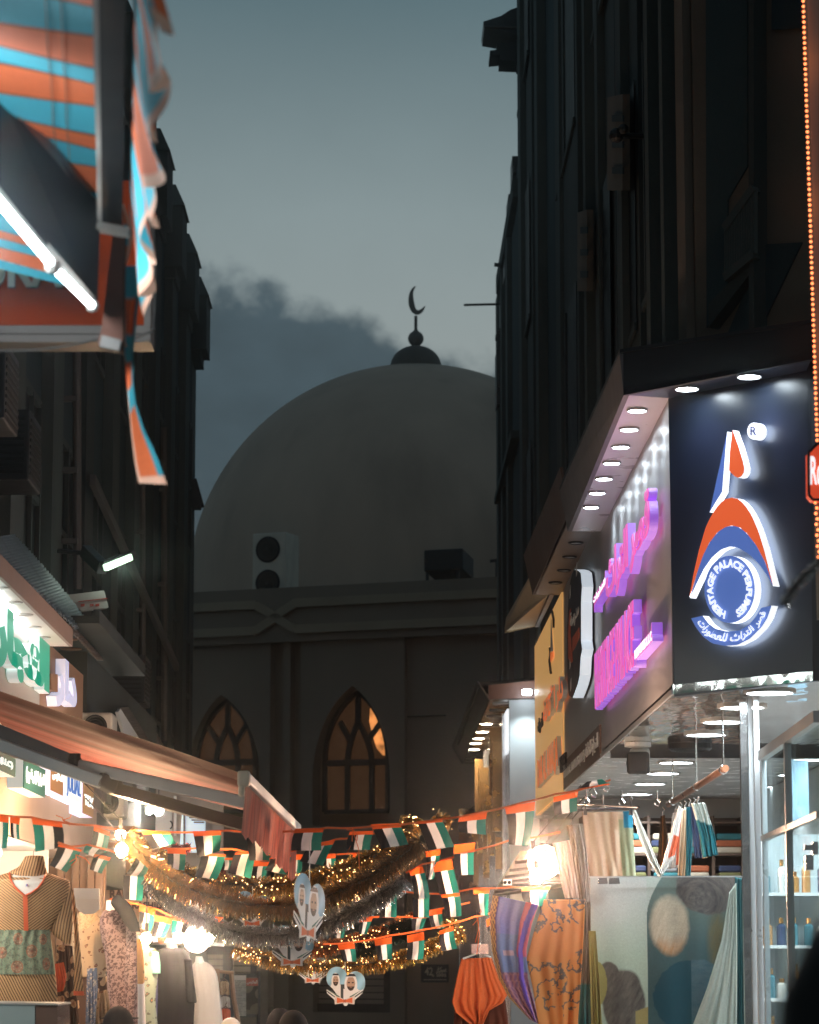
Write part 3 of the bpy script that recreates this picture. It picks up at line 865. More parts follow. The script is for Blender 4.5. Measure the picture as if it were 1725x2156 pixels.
M_ltwhite = emis('lit_white_acrylic', (0.92, 0.96, 1.0), 1.05, (0.8, 0.8, 0.8))
M_ltblue = emis('lit_blue_acrylic', (0.10, 0.20, 0.62), 0.62, (0.1, 0.16, 0.4))
M_ltorange = emis('lit_orange_acrylic', (0.80, 0.115, 0.032), 0.85, (0.5, 0.1, 0.03))
M_pink = emis('lit_pink_acrylic', (0.80, 0.16, 0.56), 0.66, (0.5, 0.15, 0.35))
M_violet = emis('lit_violet_side', (0.32, 0.085, 0.70), 0.72, (0.4, 0.3, 0.6))
M_ring = mat('lamp_trim', (0.5, 0.5, 0.48), 0.35, metal=0.6)
Z1 = 1.40 + EYE
shop = thing('perfume_shop', 'brightly lit corner perfume shop with mirror ceiling, glass wall and navy sign head', 'shop', (XS, 18, 0))
B0 = on_x(1418, 1467, XS)
BD = Vector((0.64, -0.768, 0)).normalized(); BN = Vector((BD.y, -BD.x, 0))
if BN.y > 0: BN = -BN
def bd(px, py, off=0.0): return on_p(px, py, B0 + BN * off, BN)
B1 = bd(1712, 1436)
def downlight(parent, c, r, mt=None, ring=None, nrm=(0, 0, -1), rr=1.16):
    b = MB(); b.lathe([(r, 0), (r * .96, .006), (.001, .008)], Vector(c), 20, 0, nrm)
    o = b.build('downlight', mt or M_led, parent)
    b = MB(); b.lathe([(r * 1.01, 0), (r * 1.01, .012), (r * rr, .010), (r * rr, -.001)], Vector(c), 20, 0, nrm)
    b.build('trim_ring', ring or M_ring, o)
    return o
# ceiling of the shop: rippled polished steel
mc, n_, l_, p_ = newmat('rippled_steel_ceiling')
p_.inputs['Base Color'].default_value = (.80, .85, .85, 1); p_.inputs['Metallic'].default_value = .9; p_.inputs['Roughness'].default_value = .06
bp = n_.new('ShaderNodeBump'); bp.inputs['Strength'].default_value = .4; bp.inputs['Distance'].default_value = .02
l_.new(noise(n_, l_, 3.2, 2, stretch=(2.2, .8, 1)), bp.inputs['Height']); l_.new(bp.outputs[0], p_.inputs['Normal'])
M_ceil = mc
b = MB()
cpts = [(B0.x, B0.y), (B1.x, B1.y), (3.4, B1.y - .6), (3.4, 20.45), (XS, 20.45)]
b.prism([(x, y, Z1) for x, y in cpts], (0, 0, .05)); b.build('mirror_ceiling', M_ceil, shop)
b = MB(); b.box(XS, 3.4, 20.52, 31.1, Z1, Z1 + .05); b.build('ceiling', mat('satin_ceiling', (.78, .80, .79), .25, metal=.05, var=.06), shop)
b = MB(); b.box(XS + .01, 3.4, 20.45, 20.52, Z1 - .05, Z1 + .05); b.build('ceiling_trim', M_steel, shop)
DL = [(1621, 1456), (1563, 1487), (1524, 1518), (1487, 1545), (1424, 1604), (1396, 1627), (1369, 1649), (1340, 1671), (1314, 1688), (1294, 1703), (1700, 1598), (1672, 1630), (1645, 1655)]
for i, (x, y) in enumerate(DL):
    p = on_z(x, y, Z1 - .002); downlight(shop, p, .125)
    ld = bpy.data.lights.new('ceiling_downlight_beam', 'SPOT'); ld.energy = 135; ld.spot_size = math.radians(160); ld.spot_blend = .8; ld.shadow_soft_size = .12; ld.color = (.86, .95, 1)
    lo_ = bpy.data.objects.new('ceiling_downlight_beam', ld); C.objects.link(lo_); lo_.location = p + Vector((0, 0, -.03)); 
p = on_z(1453, 1566, Z1 - .001)
b = MB(); b.lathe([(.15, 0), (.15, .035), (.13, .05), (.11, .035), (.001, .03)], p, 24, 0, (0, 0, -1)); b.build('ceiling_speaker', M_black, shop)
for px_, py_ in ((2.7, 16.7), (2.62, 14.9), (2.9, 18.0)):  # extra downlights out of view, added to light the shelves
    p = Vector((px_, py_, Z1 - .002)); downlight(shop, p, .125)
    ld = bpy.data.lights.new('ceiling_downlight_beam', 'SPOT'); ld.energy = 150; ld.spot_size = math.radians(160); ld.spot_blend = .8; ld.shadow_soft_size = .12; ld.color = (.84, .95, 1)
    lo_ = bpy.data.objects.new('ceiling_downlight_beam', ld); C.objects.link(lo_); lo_.location = p + Vector((0, 0, -.03))
b = MB(); b.box(XS - .02, 3.39, 13.9, 27, .012, .05); b.build('shop_floor', mat('pale_floor_tile', (.6, .6, .58), .2, var=.06, vs=1), shop)
# back and side walls of the shop room
M_in = mat('shop_inner_wall', (.50, .52, .52), .6, var=.2, vs=2)
b = MB(); b.box(1.75, 3.4, 27.0, 27.1, 0, Z1); b.box(3.3, 3.39, 13.6, 27, 0, Z1 - .01); b.build('room_wall', M_in, shop)
b = MB(); b.box(1.8, 3.29, 26.9, 26.98, 0.06, EYE + 1.22)
for k in range(6): b.box(1.8, 3.29, 26.4, 26.9, EYE - .30 + k * .29, EYE - .28 + k * .29)
for k in range(6): b.box(1.8 + k * .292, 1.825 + k * .292, 26.42, 26.9, 0.06, EYE + 1.22)
b.build('shelving', mat('walnut_shelving', (.10, .06, .04), .5, var=.3, vs=4), shop)
FC = [mat('folded_' + n, c, .85, var=.25, vs=14) for n, c in (('teal', (.03, .16, .18)), ('rust', (.38, .10, .04)), ('cream', (.50, .42, .32)), ('navy', (.03, .04, .09)), ('olive', (.17, .16, .06)), ('grey', (.22, .22, .22)))]
for k in range(5):
    for i in range(5):
        zz = EYE - .28 + k * .29; x0 = 1.835 + i * .292
        t = thing('folded_fabrics', 'stack of folded fabric on the walnut shelves at the back of the shop', 'fabric', (x0 + .12, 26.6, zz), 'folded stacks on the walnut shelves')
        for q in range(3):
            b = MB(); d_ = random.uniform(0, .03); b.box(x0 + d_, x0 + .25 - random.uniform(0, .03), 26.42, 26.8, zz + q * .062, zz + q * .062 + .058); b.build('folded_cloth', FC[(i * 2 + k * 3 + q * 5) % 6], t, bevel=.015)
# sign head: boards, fascia, soffits
b = MB()
TB0 = bd(1407, 815); 
b.prism([bd(1420, 1467), bd(1712, 1434), bd(1706, 757), bd(1407, 815)], -BN * .05); b.build('logo_board', M_navy, shop)
b = MB(); q_ = bd(1713, 1434); q2_ = q_ + BD * 2.4; b.prism([(q_.x, q_.y, Z1), (q2_.x, q2_.y, Z1), (q2_.x, q2_.y, EYE + 3.30), (q_.x, q_.y, EYE + 3.30)], -BN * .05); b.build('side_board', M_navy2, shop)
S1 = 3.05 + EYE
ya, yb, yc_, yd = B0.y, yx(1274, XS), yx(1192, XS), yx(1133, XS)
b = MB(); b.box(XS, XS + .05, ya + .02, yb, Z1 + .003, S1); b.build('side_board', M_grey, shop)
b = MB(); b.box(XS + .002, XS + .05, yb + .004, yc_, Z1 + .003, S1 + .12); b.build('side_board', M_silver, shop)
b = MB(); b.bar((XS - .004, ya, Z1 + .012), (XS - .004, yc_, Z1 + .012), .012, .03); b.build('edge_trim', M_alu, shop)
KX = 1.323; KY = on_z(1312, 832, S1).y
# fascia along the street
SL = .05
def slab_y(mb, x0, x1, y0, y1, z0, z1, mi=0): mb.box(x0, x1, y0, y1, z0, z1, mi)
b = MB(); b.prism([(KX, KY, S1), (KX + .02, yb, S1), (KX - .04, yb, S1 + .30), (KX - .02, KY, S1 + .235)], (.03, 0, 0)); b.build('fascia', mat('grey_fascia', (.10, .095, .10), .5, var=.15), shop)
KN = Vector((KX, KY, S1))
def fc(px, py): return on_p(px, py, KN, BN)
b = MB(); F0, F1 = fc(1312, 832), fc(1709, 757)
F1.z = min(F1.z, S1)
FT = fc(1709, 681); b.prism([KN, F1, FT, KN + Vector((0, 0, .24))], -BN * .03); b.build('fascia', M_navy2, shop)
b = MB()
b.prism([KN + Vector((0, 0, .002)), (XS, ya, S1 + .002), (XS, yb, S1 + .002), (KX + .02, yb, S1 + .002)], (0, 0, .03)); b.build('soffit', mat('lilac_grey_soffit', (.62, .60, .68), .3, var=.05), shop)
b = MB()
B1t = Vector((B1.x, B1.y, S1 + .002))
b.prism([KN + Vector((0, 0, .003)), F1 + Vector((0, 0, .003)), B1t, Vector((XS, ya, S1 + .002))], (0, 0, .03)); b.build('soffit', M_navy, shop)
b = MB(); b.prism([(KX - .02, KY, S1 + .24), FT + Vector((0, 0, .002)), (2.6, 14.9, S1 + .25), (2.6, yb, S1 + .31), (KX - .04, yb, S1 + .31)], (0, 0, .02)); b.build('roof_sheet', M_navy2, shop)
for x, y in ((1342, 862), (1325, 902), (1307, 939), (1288, 973), (1272, 1006), (1258, 1036), (1245, 1066)):
    p = on_z(x, y, S1 - .001); downlight(shop, p, .052, M_led_s)
    ld = bpy.data.lights.new('sign_downlight_beam', 'SPOT'); ld.energy = 10; ld.spot_size = math.radians(140); ld.spot_blend = .7; ld.shadow_soft_size = .05; ld.color = (.8, .92, 1)
    lo_ = bpy.data.objects.new('sign_downlight_beam', ld); C.objects.link(lo_); lo_.location = p + Vector((0, 0, -.02))
for x, y in ((1447, 816), (1578, 790)):
    p = on_z(x, y, S1 - .001); downlight(shop, p, .06, M_led_s)
    ld = bpy.data.lights.new('sign_downlight_beam', 'SPOT'); ld.energy = 7; ld.spot_size = math.radians(120); ld.spot_blend = .8; ld.shadow_soft_size = .06; ld.color = (.62, .58, 1)
    lo_ = bpy.data.objects.new('sign_downlight_beam', ld); C.objects.link(lo_); lo_.location = p + Vector((0, 0, -.02))
# brown end of the head
S2 = 3.17 + EYE
b = MB(); b.box(1.34, XS + .04, yb + .01, yc_ + .3, S2, S2 + .03); b.build('soffit', M_copper, shop)
b = MB(); b.prism([(1.345, yb + .01, S2 - .0), (1.33, yc_ + .3, S2), (1.25, yc_ + .3, S2 + .36), (1.29, yb + .01, S2 + .36)], (.02, 0, 0)); b.build('fascia', M_copper, shop)
for x, y in ((1228, 1101), (1213, 1142), (1200, 1172), (1188, 1200), (1170, 1226)):
    p = on_z(x, y, S2 - .001)
    if p.x > XS - .06: p.x = XS - .09
    downlight(shop, p, .05, M_dirty, M_black, rr=1.2)
# brown band with lettering under the silver board
YB0, YB1 = yx(1279, XS), yx(1197, XS)
b = MB(); b.box(XS - .012, XS + .001, yb + .15, yc_ - .02, Z1 + .004, Z1 + .245); b.build('name_band', M_copper, shop)
b = MB()
wl_ = lambda y, z: (XS - .014, y, z)
yA, yB, yM = yb + .25, yc_ - .15, yb + (yc_ - yb) * .36
text_fit(b, 'GENERAL TRADING (L.L.C)', wl_(yB, Z1 + .075), wl_(yM + .05, Z1 + .075), wl_(yB, Z1 + .17), .006, (-1, 0, 0), 0, 0, .012)
text_fit(b, shape_ar('للتجارة العامة'), wl_(yM - .05, Z1 + .06), wl_(yA, Z1 + .06), wl_(yM - .05, Z1 + .20), .006, (-1, 0, 0), 0, 0, .012)
b.build('band_lettering', mat('white_vinyl', (.75, .72, .68), .5), shop)
# big logo on the navy board
def lg(x, y, off=.085): return bd(1421.3 + .24416 * x, 868.6 + .24416 * y, off)
LD = .050
M_back = emis('halo_led_back', (.75, .86, 1), 7)
def logo_part(name, pts, front, depth=LD, side=None):
    b = MB(); b.prism([lg(x, y) for x, y in pts], -BN * depth, 0, 1); b.m[1] = 2; return b.build(name, [front, side or M_ltwhite, M_back], logo)
logo = thing('perfume_logo', 'illuminated blue, white and orange flask-shaped emblem with HERITAGE PALACE PERFUMES round its disc', 'logo sign', bd(1535, 1350, .02))
logo_part('blue_sail', [(452, 165), (437, 330), (408, 683), (300, 860), (318, 780), (358, 590), (400, 400)], M_ltblue)
logo_part('orange_drop', [(497, 150), (545, 280), (585, 410), (600, 480), (595, 520), (572, 553), (545, 562), (515, 548), (468, 500), (475, 340)], M_ltorange)
out_a = [(125, 1590), (160, 1400), (210, 1180), (270, 980), (320, 880), (380, 790), (430, 748), (485, 732), (540, 742), (600, 790), (660, 880), (720, 1020), (770, 1180), (820, 1380), (848, 1490)]
mid_a = [(834, 1455), (780, 1290), (700, 1140), (620, 1040), (560, 990), (500, 975), (440, 985), (370, 1030), (300, 1120), (240, 1240), (190, 1390), (150, 1530)]
in_a = [(800, 1410), (730, 1310), (640, 1220), (545, 1165), (480, 1155), (400, 1180), (320, 1250), (250, 1350), (190, 1470), (130, 1600)]
def band_strip(name, A, Bp, mt):
    """closed band between two polylines (both given left to right), as a ladder of quads"""
    def samp(P, t):
        L = [0]
        for p, q in zip(P, P[1:]): L.append(L[-1] + math.dist(p, q))
        d = t * L[-1]
        for i in range(len(P) - 1):
            if d <= L[i + 1] + 1e-9:
                k = (d - L[i]) / max(1e-9, L[i + 1] - L[i]); return (P[i][0] + (P[i + 1][0] - P[i][0]) * k, P[i][1] + (P[i + 1][1] - P[i][1]) * k)
        return P[-1]
    b = MB(); N = 36
    for i in range(N):
        q = [samp(A, i / N), samp(A, (i + 1) / N), samp(Bp, (i + 1) / N), samp(Bp, i / N)]
        f = [lg(*p) for p in q]; k = [p - BN * LD for p in f]
        b.add(f + k, [(0, 1, 2, 3), (0, 4, 5, 1), (2, 6, 7, 3), (4, 7, 6, 5)] + ([(0, 3, 7, 4)] if i == 0 else []) + ([(1, 5, 6, 2)] if i == N - 1 else []), [0, 1, 1, 2] + ([1] if i in (0, N - 1) else []))
    return b.build(name, [mt, M_ltwhite, M_back], logo)
band_strip('orange_arch', out_a, mid_a[::-1], M_ltorange)
band_strip('blue_arch', [(148, 1540)] + mid_a[::-1][1:] + [(848, 1494)], in_a[::-1] + [(846, 1496)], M_ltblue)
cx, cy, rx, ry = 473, 1525, 217, 290
disc = logo_part('blue_disc', [(cx + rx * math.cos(a), cy + ry * math.sin(a)) for a in [2 * math.pi * i / 48 for i in range(48)]], M_ltblue)
b = MB(); vs, fs, nz, asp = text_geo('HERITAGE PALACE PERFUMES', .045, 1.0, 2, 1.0)
def ringpt(u, v, w):
    a = math.radians(193 + 327 * u); k = .655 + .25 * v
    x, y = cx + rx * k * math.sin(a), cy - ry * k * math.cos(a)
    return lg(x, y, .085 + .004 + .006 * (w + .5))
b.add([ringpt(*v) for v in vs], fs, 0); b.build('ring_lettering', M_ltwhite, disc)
o_c = [(140, 1775), (180, 1850), (240, 1930), (320, 1990), (430, 2013), (540, 2005), (650, 1950), (750, 1850), (800, 1770), (835, 1665)]
i_c = [(240, 1752), (290, 1820), (350, 1865), (450, 1890), (560, 1880), (640, 1830), (700, 1760), (745, 1685)]
cr_ = band_strip('blue_crescent', o_c, i_c, M_ltblue)
b = MB(); vs, fs, nz, asp = text_geo(shape_ar('قصر التراث للعطورات'), .03, 1.0, 2)
def lerp_poly(P, t):
    t = max(0, min(.9999, t)) * (len(P) - 1); i = int(t); k = t - i
    return (P[i][0] + (P[i + 1][0] - P[i][0]) * k, P[i][1] + (P[i + 1][1] - P[i][1]) * k)
def crpt(u, v, w):
    t = .06 + .88 * u; a = lerp_poly(o_c, t); c = lerp_poly(i_c, t); k = .12 + .76 * v
    return lg(a[0] + (c[0] - a[0]) * k, a[1] + (c[1] - a[1]) * k, .085 + .004 + .006 * (w + .5))
b.add([crpt(*v) for v in vs], fs, 0); b.build('crescent_lettering', M_ltwhite, cr_)
rd = logo_part('registered_disc', [(682 + 57 * math.cos(a), 160 + 73 * math.sin(a)) for a in [2 * math.pi * i / 32 for i in range(32)]], M_ltwhite)
b = MB(); text_fit(b, 'R', lg(655, 196, .088), lg(706, 196, .088), lg(655, 122, .088), .004, BN, 0, 0, .0); b.build('registered_letter', mat('blue_print', (.06, .08, .25), .5), rd)
pw = bpy.data.lights
# violet channel letters
XF = XS - .078
def fy(px): return yx(px, XF)
def zf(px, py): return on_x(px, py, XF).z
lt = thing('violet_lettering', 'glowing pink and violet HERITAGE PALACE channel letters in Arabic and English on the grey board', 'sign letters', (XF, 17, EYE + 2))
M_hot = emis('hot_pink_rim', (.80, .05, .40), .62, (.5, .1, .3))
def chan(s, px_l, px_r, z0, z1, name, bold=.03, depth=.05, X=XF):
    yl, yr = yx(px_l, X), yx(px_r, X)
    b = MB(); text_fit(b, s, (X, yl, z0), (X, yr, z0), (X, yl, z1), depth, (-1, 0, 0), 0, 1, bold, 3)
    for i, v in enumerate(b.v): b.v[i] = (v[0] + depth, v[1], v[2])
    o = b.build(name, [M_hot, M_violet], lt)
    h = (z1 - z0) * .012; q = (yl - yr) * .006; X2 = X - .003
    b = MB(); text_fit(b, s, (X2, yl - q, z0 + h), (X2, yr + q, z0 + h), (X2, yl - q, z1 - h), .004, (-1, 0, 0), 0, 0, bold - .022, 3)
    b.build('letter_face', M_pink, o)
    return o
zt_, zb_ = zf(1379, 1000), zf(1345, 1184)
chan(shape_ar('قصر التراث'), 1285, 1380, zb_, zt_, 'arabic_letters', .05)
chan('HERITAGE PALACE', 1259, 1343, zf(1342, 1396), zf(1342, 1249), 'latin_letters', .03)
def capsule(px_l, px_r, z0, z1, txt, name):
    yl, yr = fy(px_l), fy(px_r); r = (z1 - z0) * .28
    pts = []
    for (cy_, cz, a0) in ((yr + r, z0 + r, 180), (yr + r, z1 - r, 90), (yl - r, z1 - r, 0), (yl - r, z0 + r, -90)):
        for k in range(5):
            a = math.radians(a0 + (90 - 22.5 * k) * 1.0 - 0)
            pts.append((cy_ - r * math.sin(math.radians(a0 + 22.5 * k - 180 + 90)) * 0, cz))
    pts = []
    for (cy_, cz, a0) in ((yl - r, z0 + r, 270), (yr + r, z0 + r, 180), (yr + r, z1 - r, 90), (yl - r, z1 - r, 0)):
        for k in range(6):
            a = math.radians(a0 - 90 * k / 5); pts.append((cy_ + r * math.cos(a), cz + r * math.sin(a)))
    b = MB(); b.prism([(XF - .004, y, z) for y, z in pts], (.062, 0, 0), 0, 1); o = b.build(name, [M_pink, M_violet], lt)
    b = MB(); h = z1 - z0
    text_fit(b, txt, (XF - .005, yl - r * .5, z0 + h * .34), (XF - .005, yr + r * .5, z0 + h * .34), (XF - .005, yl - r * .5, z0 + h * .68), .004, (-1, 0, 0), 0, 0, .0)
    b.build('capsule_lettering', M_ltwhite, o)
capsule(1258, 1285, zf(1284, 1238), zf(1284, 1187), shape_ar('للعطورات'), 'arabic_capsule')
capsule(1346, 1384, zf(1383, 1358), zf(1383, 1299), 'PERFUMES L.L.C', 'latin_capsule')
# black badge sign with white glowing edge
bs = thing('badge_sign', 'black badge-shaped sign with bright white edge between the yellow sign and the violet letters', 'sign', (XS - .1, yx(1215, XS - .1), EYE + 2.1))
XG = XS - .10
kb = lambda x, y: on_x(1095 + .1611 * x, 1158 + .1611 * y, XG)
outl = [(705, 255), (760, 270), (795, 300), (812, 480), (800, 680), (800, 1190), (815, 1300), (795, 1400), (782, 1640), (755, 1760), (722, 1850), (690, 1935), (640, 1900), (622, 1700), (618, 1400), (618, 1000), (635, 620), (655, 430), (680, 320)]
b = MB(); b.prism([kb(x, y) for x, y in outl], (.085, 0, 0), 0, 1); b.build('panel', [M_black, emis('white_edge_glow', (.80, .90, 1), .58)], bs)
b = MB(); b.prism([kb(x, y) + Vector((-.004, 0, 0)) for x, y in ((650, 800), (672, 760), (665, 1100), (695, 1450), (680, 1480), (640, 1420), (634, 1100))], (.003, 0, 0), 0)
b.prism([kb(x, y) + Vector((-.004, 0, 0)) for x, y in ((690, 1150), (780, 1010), (780, 1150), (720, 1290), (692, 1330))], (.003, 0, 0), 0)
b.build('orange_mark', mat('orange_vinyl', (.62, .12, .04), .5), bs)
b = MB(); a0, a1 = kb(668, 1000), kb(780, 830)
text_fit(b, shape_ar('مدرسة'), (XG - .004, a0.y, a0.z - .05), (XG - .004, a1.y, a0.z - .05), (XG - .004, a0.y, a0.z + .10), .004, (-1, 0, 0), 0, 0, .02); b.build('lettering', M_white, bs)
for q in ((655, 1560), (665, 1850), (740, 350), (655, 640)):
    p = kb(*q); b = MB(); b.prism([p + Vector((-.004, 0, 0)), p + Vector((-.004, -.1, .02)), p + Vector((-.004, -.1, .10)), p + Vector((-.004, 0, .07))], (.003, 0, 0)); b.build('white_mark', M_white, bs)
# yellow sign
ys = thing('yellow_sign', 'tall yellow shop sign DAR AL ANAQA TEXTILES with orange raised letters', 'sign', (XS, (yc_ + yd) / 2, EYE + 1.45))
XY = XS - .015
b = MB(); b.box(XY, XS + .03, yc_ + .01, yd, EYE + 1.40, EYE + 3.16); b.build('board', emis('yellow_lightbox', (.80, .43, .14), .50, (.62, .33, .10)), ys)
M_or = emis('orange_acrylic', (.80, .16, .03), .62, (.6, .14, .03))
M_chr = mat('chrome_side', (.75, .75, .72), .4, metal=.2)
XL2 = XY - .045
def ytext(s, px_l, px_r, y_l0, y_l1, name, mats, bold=.03, depth=.04):
    z0, z1 = on_x(px_l, y_l0, XL2).z, on_x(px_l, y_l1, XL2).z
    b = MB(); yl, yr = yx(px_l, XL2), yx(px_r, XL2)
    text_fit(b, s, (XL2, yl, z0), (XL2, yr, z0), (XL2, yl, z1), depth, (-1, 0, 0), 0, 1, bold)
    for i, v in enumerate(b.v): b.v[i] = (v[0] + depth, v[1], v[2])
    b.build(name, mats, ys)
ytext('DAR AL ANAQA', 1134, 1178, 1668, 1597, 'orange_lettering', [M_or, M_chr], .04)
ytext('TEXTILES', 1181, 1193, 1626, 1592, 'black_lettering', [M_black, M_black], .03, .02)
ytext(shape_ar('دار الأناقة'), 1147, 1190, 1535, 1465, 'arabic_lettering', [M_or, M_chr], .045)
ytext(shape_ar('للمنسوجات'), 1135, 1145, 1545, 1510, 'arabic_small_lettering', [M_black, M_black], .02, .015)
b = MB(); kk = lambda x, y: on_x(1095 + .1611 * x, 1158 + .1611 * y, XL2 + .03)
b.prism([kk(x, y) for x, y in ((405, 900), (430, 1320), (398, 1330))], (.006, 0, 0), 1)
b.prism([kk(x, y) for x, y in ((398, 1340), (430, 1325), (432, 1400), (398, 1465))], (.006, 0, 0), 0)
b.tube([kk(420, 800), kk(440, 900), kk(440, 1020)], .012, 6, 2); b.tube([kk(392, 1280), kk(386, 1450), kk(405, 1610)], .012, 6, 2)
b.build('sail_emblem', [M_or, M_white, M_black], ys)
# cream canopy above the yellow sign
t = thing('cream_canopy', 'small cream canvas canopy tilted over the yellow sign', 'canopy', (1.4, 28, EYE + 2.7))
b = MB()
cp = [on_y(1134, 1192, 26.0), on_y(1163, 1245, 25.9), on_y(1132, 1318, 30.6), on_y(1063, 1332, 31.5), on_y(1066, 1310, 31.5)]
b.prism(cp, (.0, .02, .05)); b.prism([on_y(1063, 1333, 31.4), on_y(1131, 1318, 30.5), on_y(1131, 1303, 30.5), on_y(1066, 1312, 31.4)], (0, .03, 0))
b.build('cover', mat('cream_canvas', (.78, .58, .37), .8, var=.12, vs=2), t)
b = MB(); b.bar(on_y(1131, 1316, 30.4), on_y(1163, 1246, 25.8), .04, .05); b.build('edge_bar', M_copper, t)
# ---- far shops beyond
fs_ = thing('far_shop', 'narrow far shop with grey lit end wall and gold letters beyond the yellow sign', 'shop', (1.5, 34, 0))
XFAR = 1.345
b = MB(); b.box(XFAR, 1.75, 31.2, 31.3, 0, EYE + 2.72); b.build('end_wall', mat('pale_grey_panel', (.36, .37, .37), .42, var=.08, vs=1.4), fs_)
b = MB(); b.box(XFAR, 1.74, 31.32, 42.0, 0, EYE + 2.72); b.build('front', mat('brown_glass_front', (.10, .06, .035), .12, metal=.6, var=.35, vs=3), fs_)
b = MB(); b.prism([on_y(1029, 1472, 31.15), on_y(1140, 1470, 31.15), on_y(1140, 1431, 31.15), on_y(1029, 1443, 31.15)], (0, .05, 0)); b.build('fascia', mat('rust_red_panel', (.13, .05, .03), .5, var=.2), fs_)
b = MB(); b.prism([on_y(1006, 1438, 31.3), on_y(1140, 1424, 31.3), on_y(1140, 1431, 31.3), on_y(1029, 1443, 31.3), on_y(1006, 1446, 31.3)], (0, 9, 0)); b.build('canopy_roof', M_dark2, fs_)
sz_ = on_y(1050, 1472, 31.15).z
b = MB(); b.box(on_y(1029, 1472, 31.15).x, XFAR + .02, 31.22, 42, sz_, sz_ + .03); b.build('soffit', mat('steel_soffit', (.3, .27, .25), .25, metal=.7, var=.2), fs_)
b = MB(); xx = on_y(1029, 1472, 31.15).x
b.prism([(xx, 31.2, sz_), (xx, 42, sz_), (xx - .14, 42, sz_ + .25), (xx - .12, 31.2, sz_ + .2)], (.02, 0, 0)); b.build('canopy_edge', M_pipe, fs_)
for x, y in ((1048, 1480), (1046, 1495), (1036, 1508), (1024, 1523), (1015, 1540), (1008, 1554), (1002, 1564), (999, 1577)):
    p = on_z(x, y, sz_ - .001)
    if y < 1515: p.x = 1.26
    p.y = min(p.y, 41.8)
    downlight(fs_, p, .075, M_warm if y > 1515 else M_dirty)
p = Vector((1.52, 30.9, sz_ + .03))
ld = bpy.data.lights.new('wall_washer_beam', 'SPOT'); ld.energy = 135; ld.spot_size = math.radians(75); ld.spot_blend = .9; ld.shadow_soft_size = .05; ld.color = (.78, .93, 1)
lo_ = bpy.data.objects.new('wall_washer_beam', ld); C.objects.link(lo_); lo_.location = p; lo_.rotation_euler = (math.radians(24), 0, 0)
wl2 = MB(); wl2.lathe([(.05, 0), (.05, .05), (.001, .06)], p + Vector((0, .02, .05)), 14, 0, (0, 0, -1)); wl2.build('wall_washer', M_led_s, fs_)
# gold letter stacks standing out of the front
M_gold = mat('brass_letter', (.55, .33, .13), .25, metal=.9, var=.15)
for i in range(12):
    y = 32.2 + i * .8; z = EYE + (.9 + .9 * ((i * 7) % 5) / 4); h = .35 + .22 * ((i * 3) % 4)
    b = MB(); b.box(XFAR - .12, XFAR - .001, y, y + .12, z, z + h); b.box(XFAR - .12, XFAR - .001, y + .118, y + .4, z + h * .45, z + h * .6)
    b.build('brass_letter', M_gold, fs_)
b = MB()
for i in range(5): b.box(XFAR - .05, XFAR - .001, 32 + i * 2, 32.1 + i * 2, .3, EYE + 2.6)
b.build('front_mullion', M_chrome, fs_)
b = MB(); b.box(XFAR - .02, XFAR - .001, 31.35, 32.1, EYE + 2.15, EYE + 2.6); b.build('lit_panel', M_ltwhite, fs_)
b = MB(); b.box(1.05, 1.3, 41.2, 41.3, .4, EYE + 2.0); b.build('glass_screen', glassmat('side_glass', (.5, .45, .6), .3), fs_)
# CCTV
pc = on_z(1343, 1560, Z1 - .002); pc = on_y(1343, 1556, 19.6); pc.z = Z1 - .052
t = thing('security_camera', 'small black and white bullet security camera under the shop ceiling edge', 'security camera', pc)
p2 = on_y(1343, 1612, 19.6)
b = MB(); b.lathe([(.09, 0), (.09, .03), (.03, .04)], pc + Vector((0, 0, .05)), 18, 0, (0, 0, -1)); b.tube([pc, (p2.x, p2.y, p2.z + .07)], .025, 10); b.build('mount', M_white, t)
b = MB(); b.bar((p2.x - .02, 19.35, p2.z - .0), (p2.x + .03, 19.75, p2.z + .06), .135, .14); b.build('body', M_white, t, bevel=.02)
b = MB(); b.lathe([(.075, 0), (.075, .03), (.05, .035), (.001, .028)], (p2.x - .022, 19.37, p2.z), 20, 0, (0, -1, -.05)); b.build('lens', M_winglass, t)
b = MB(); b.bar((p2.x - .02, 19.30, p2.z), (p2.x - .02, 19.36, p2.z), .15, .15); b.build('front_cover', M_rubber, t, bevel=.02)
# glass wall, door posts
gw = thing('glass_front', 'glass shop front with steel posts and a lock plate at the right edge', 'shop front', (2.03, 14.5, 0))
YG = 16.0
def post(px0, px1, Y, mt, nm='post', d=.05, ztop=None):
    a, c = on_y(px0, 1700, Y), on_y(px1, 1700, Y); b = MB(); b.box(a.x, c.x, Y, Y + d, 0, (ztop or Z1) - .003); b.build(nm, mt, gw)
M_postw = mat('pale_aluminium', (.66, .70, .72), .3, metal=.45, var=.08)
post(1562, 1577, 16.12, M_chrome); post(1579, 1588, 16.1, M_postw); post(1591, 1602, 16.0, M_postw); post(1606, 1616, 15.9, M_postw, ztop=EYE + 1.1)
g0, g1 = on_y(1604, 1592, 15.9), on_y(1722, 1509, 13.35)
b = MB(); b.prism([(g0.x, g0.y, .05), (g1.x, g1.y, .05), (g1.x, g1.y, g1.z), (g0.x, g0.y, g0.z)], (.012, .001, 0)); b.build('glass_pane', glassmat('shop_glass', (.90, .96, .96), .02, .03, .22), gw)
b = MB(); b.bar((g0.x, g0.y, g0.z), (g1.x, g1.y, g1.z), .04, .055); b.bar((g0.x, g0.y, g0.z - .45), (g1.x, g1.y, g1.z - .45), .03, .03)
b.bar((g0.x, g0.y, g0.z - .02), (g0.x, g0.y, .05), .04, .04)
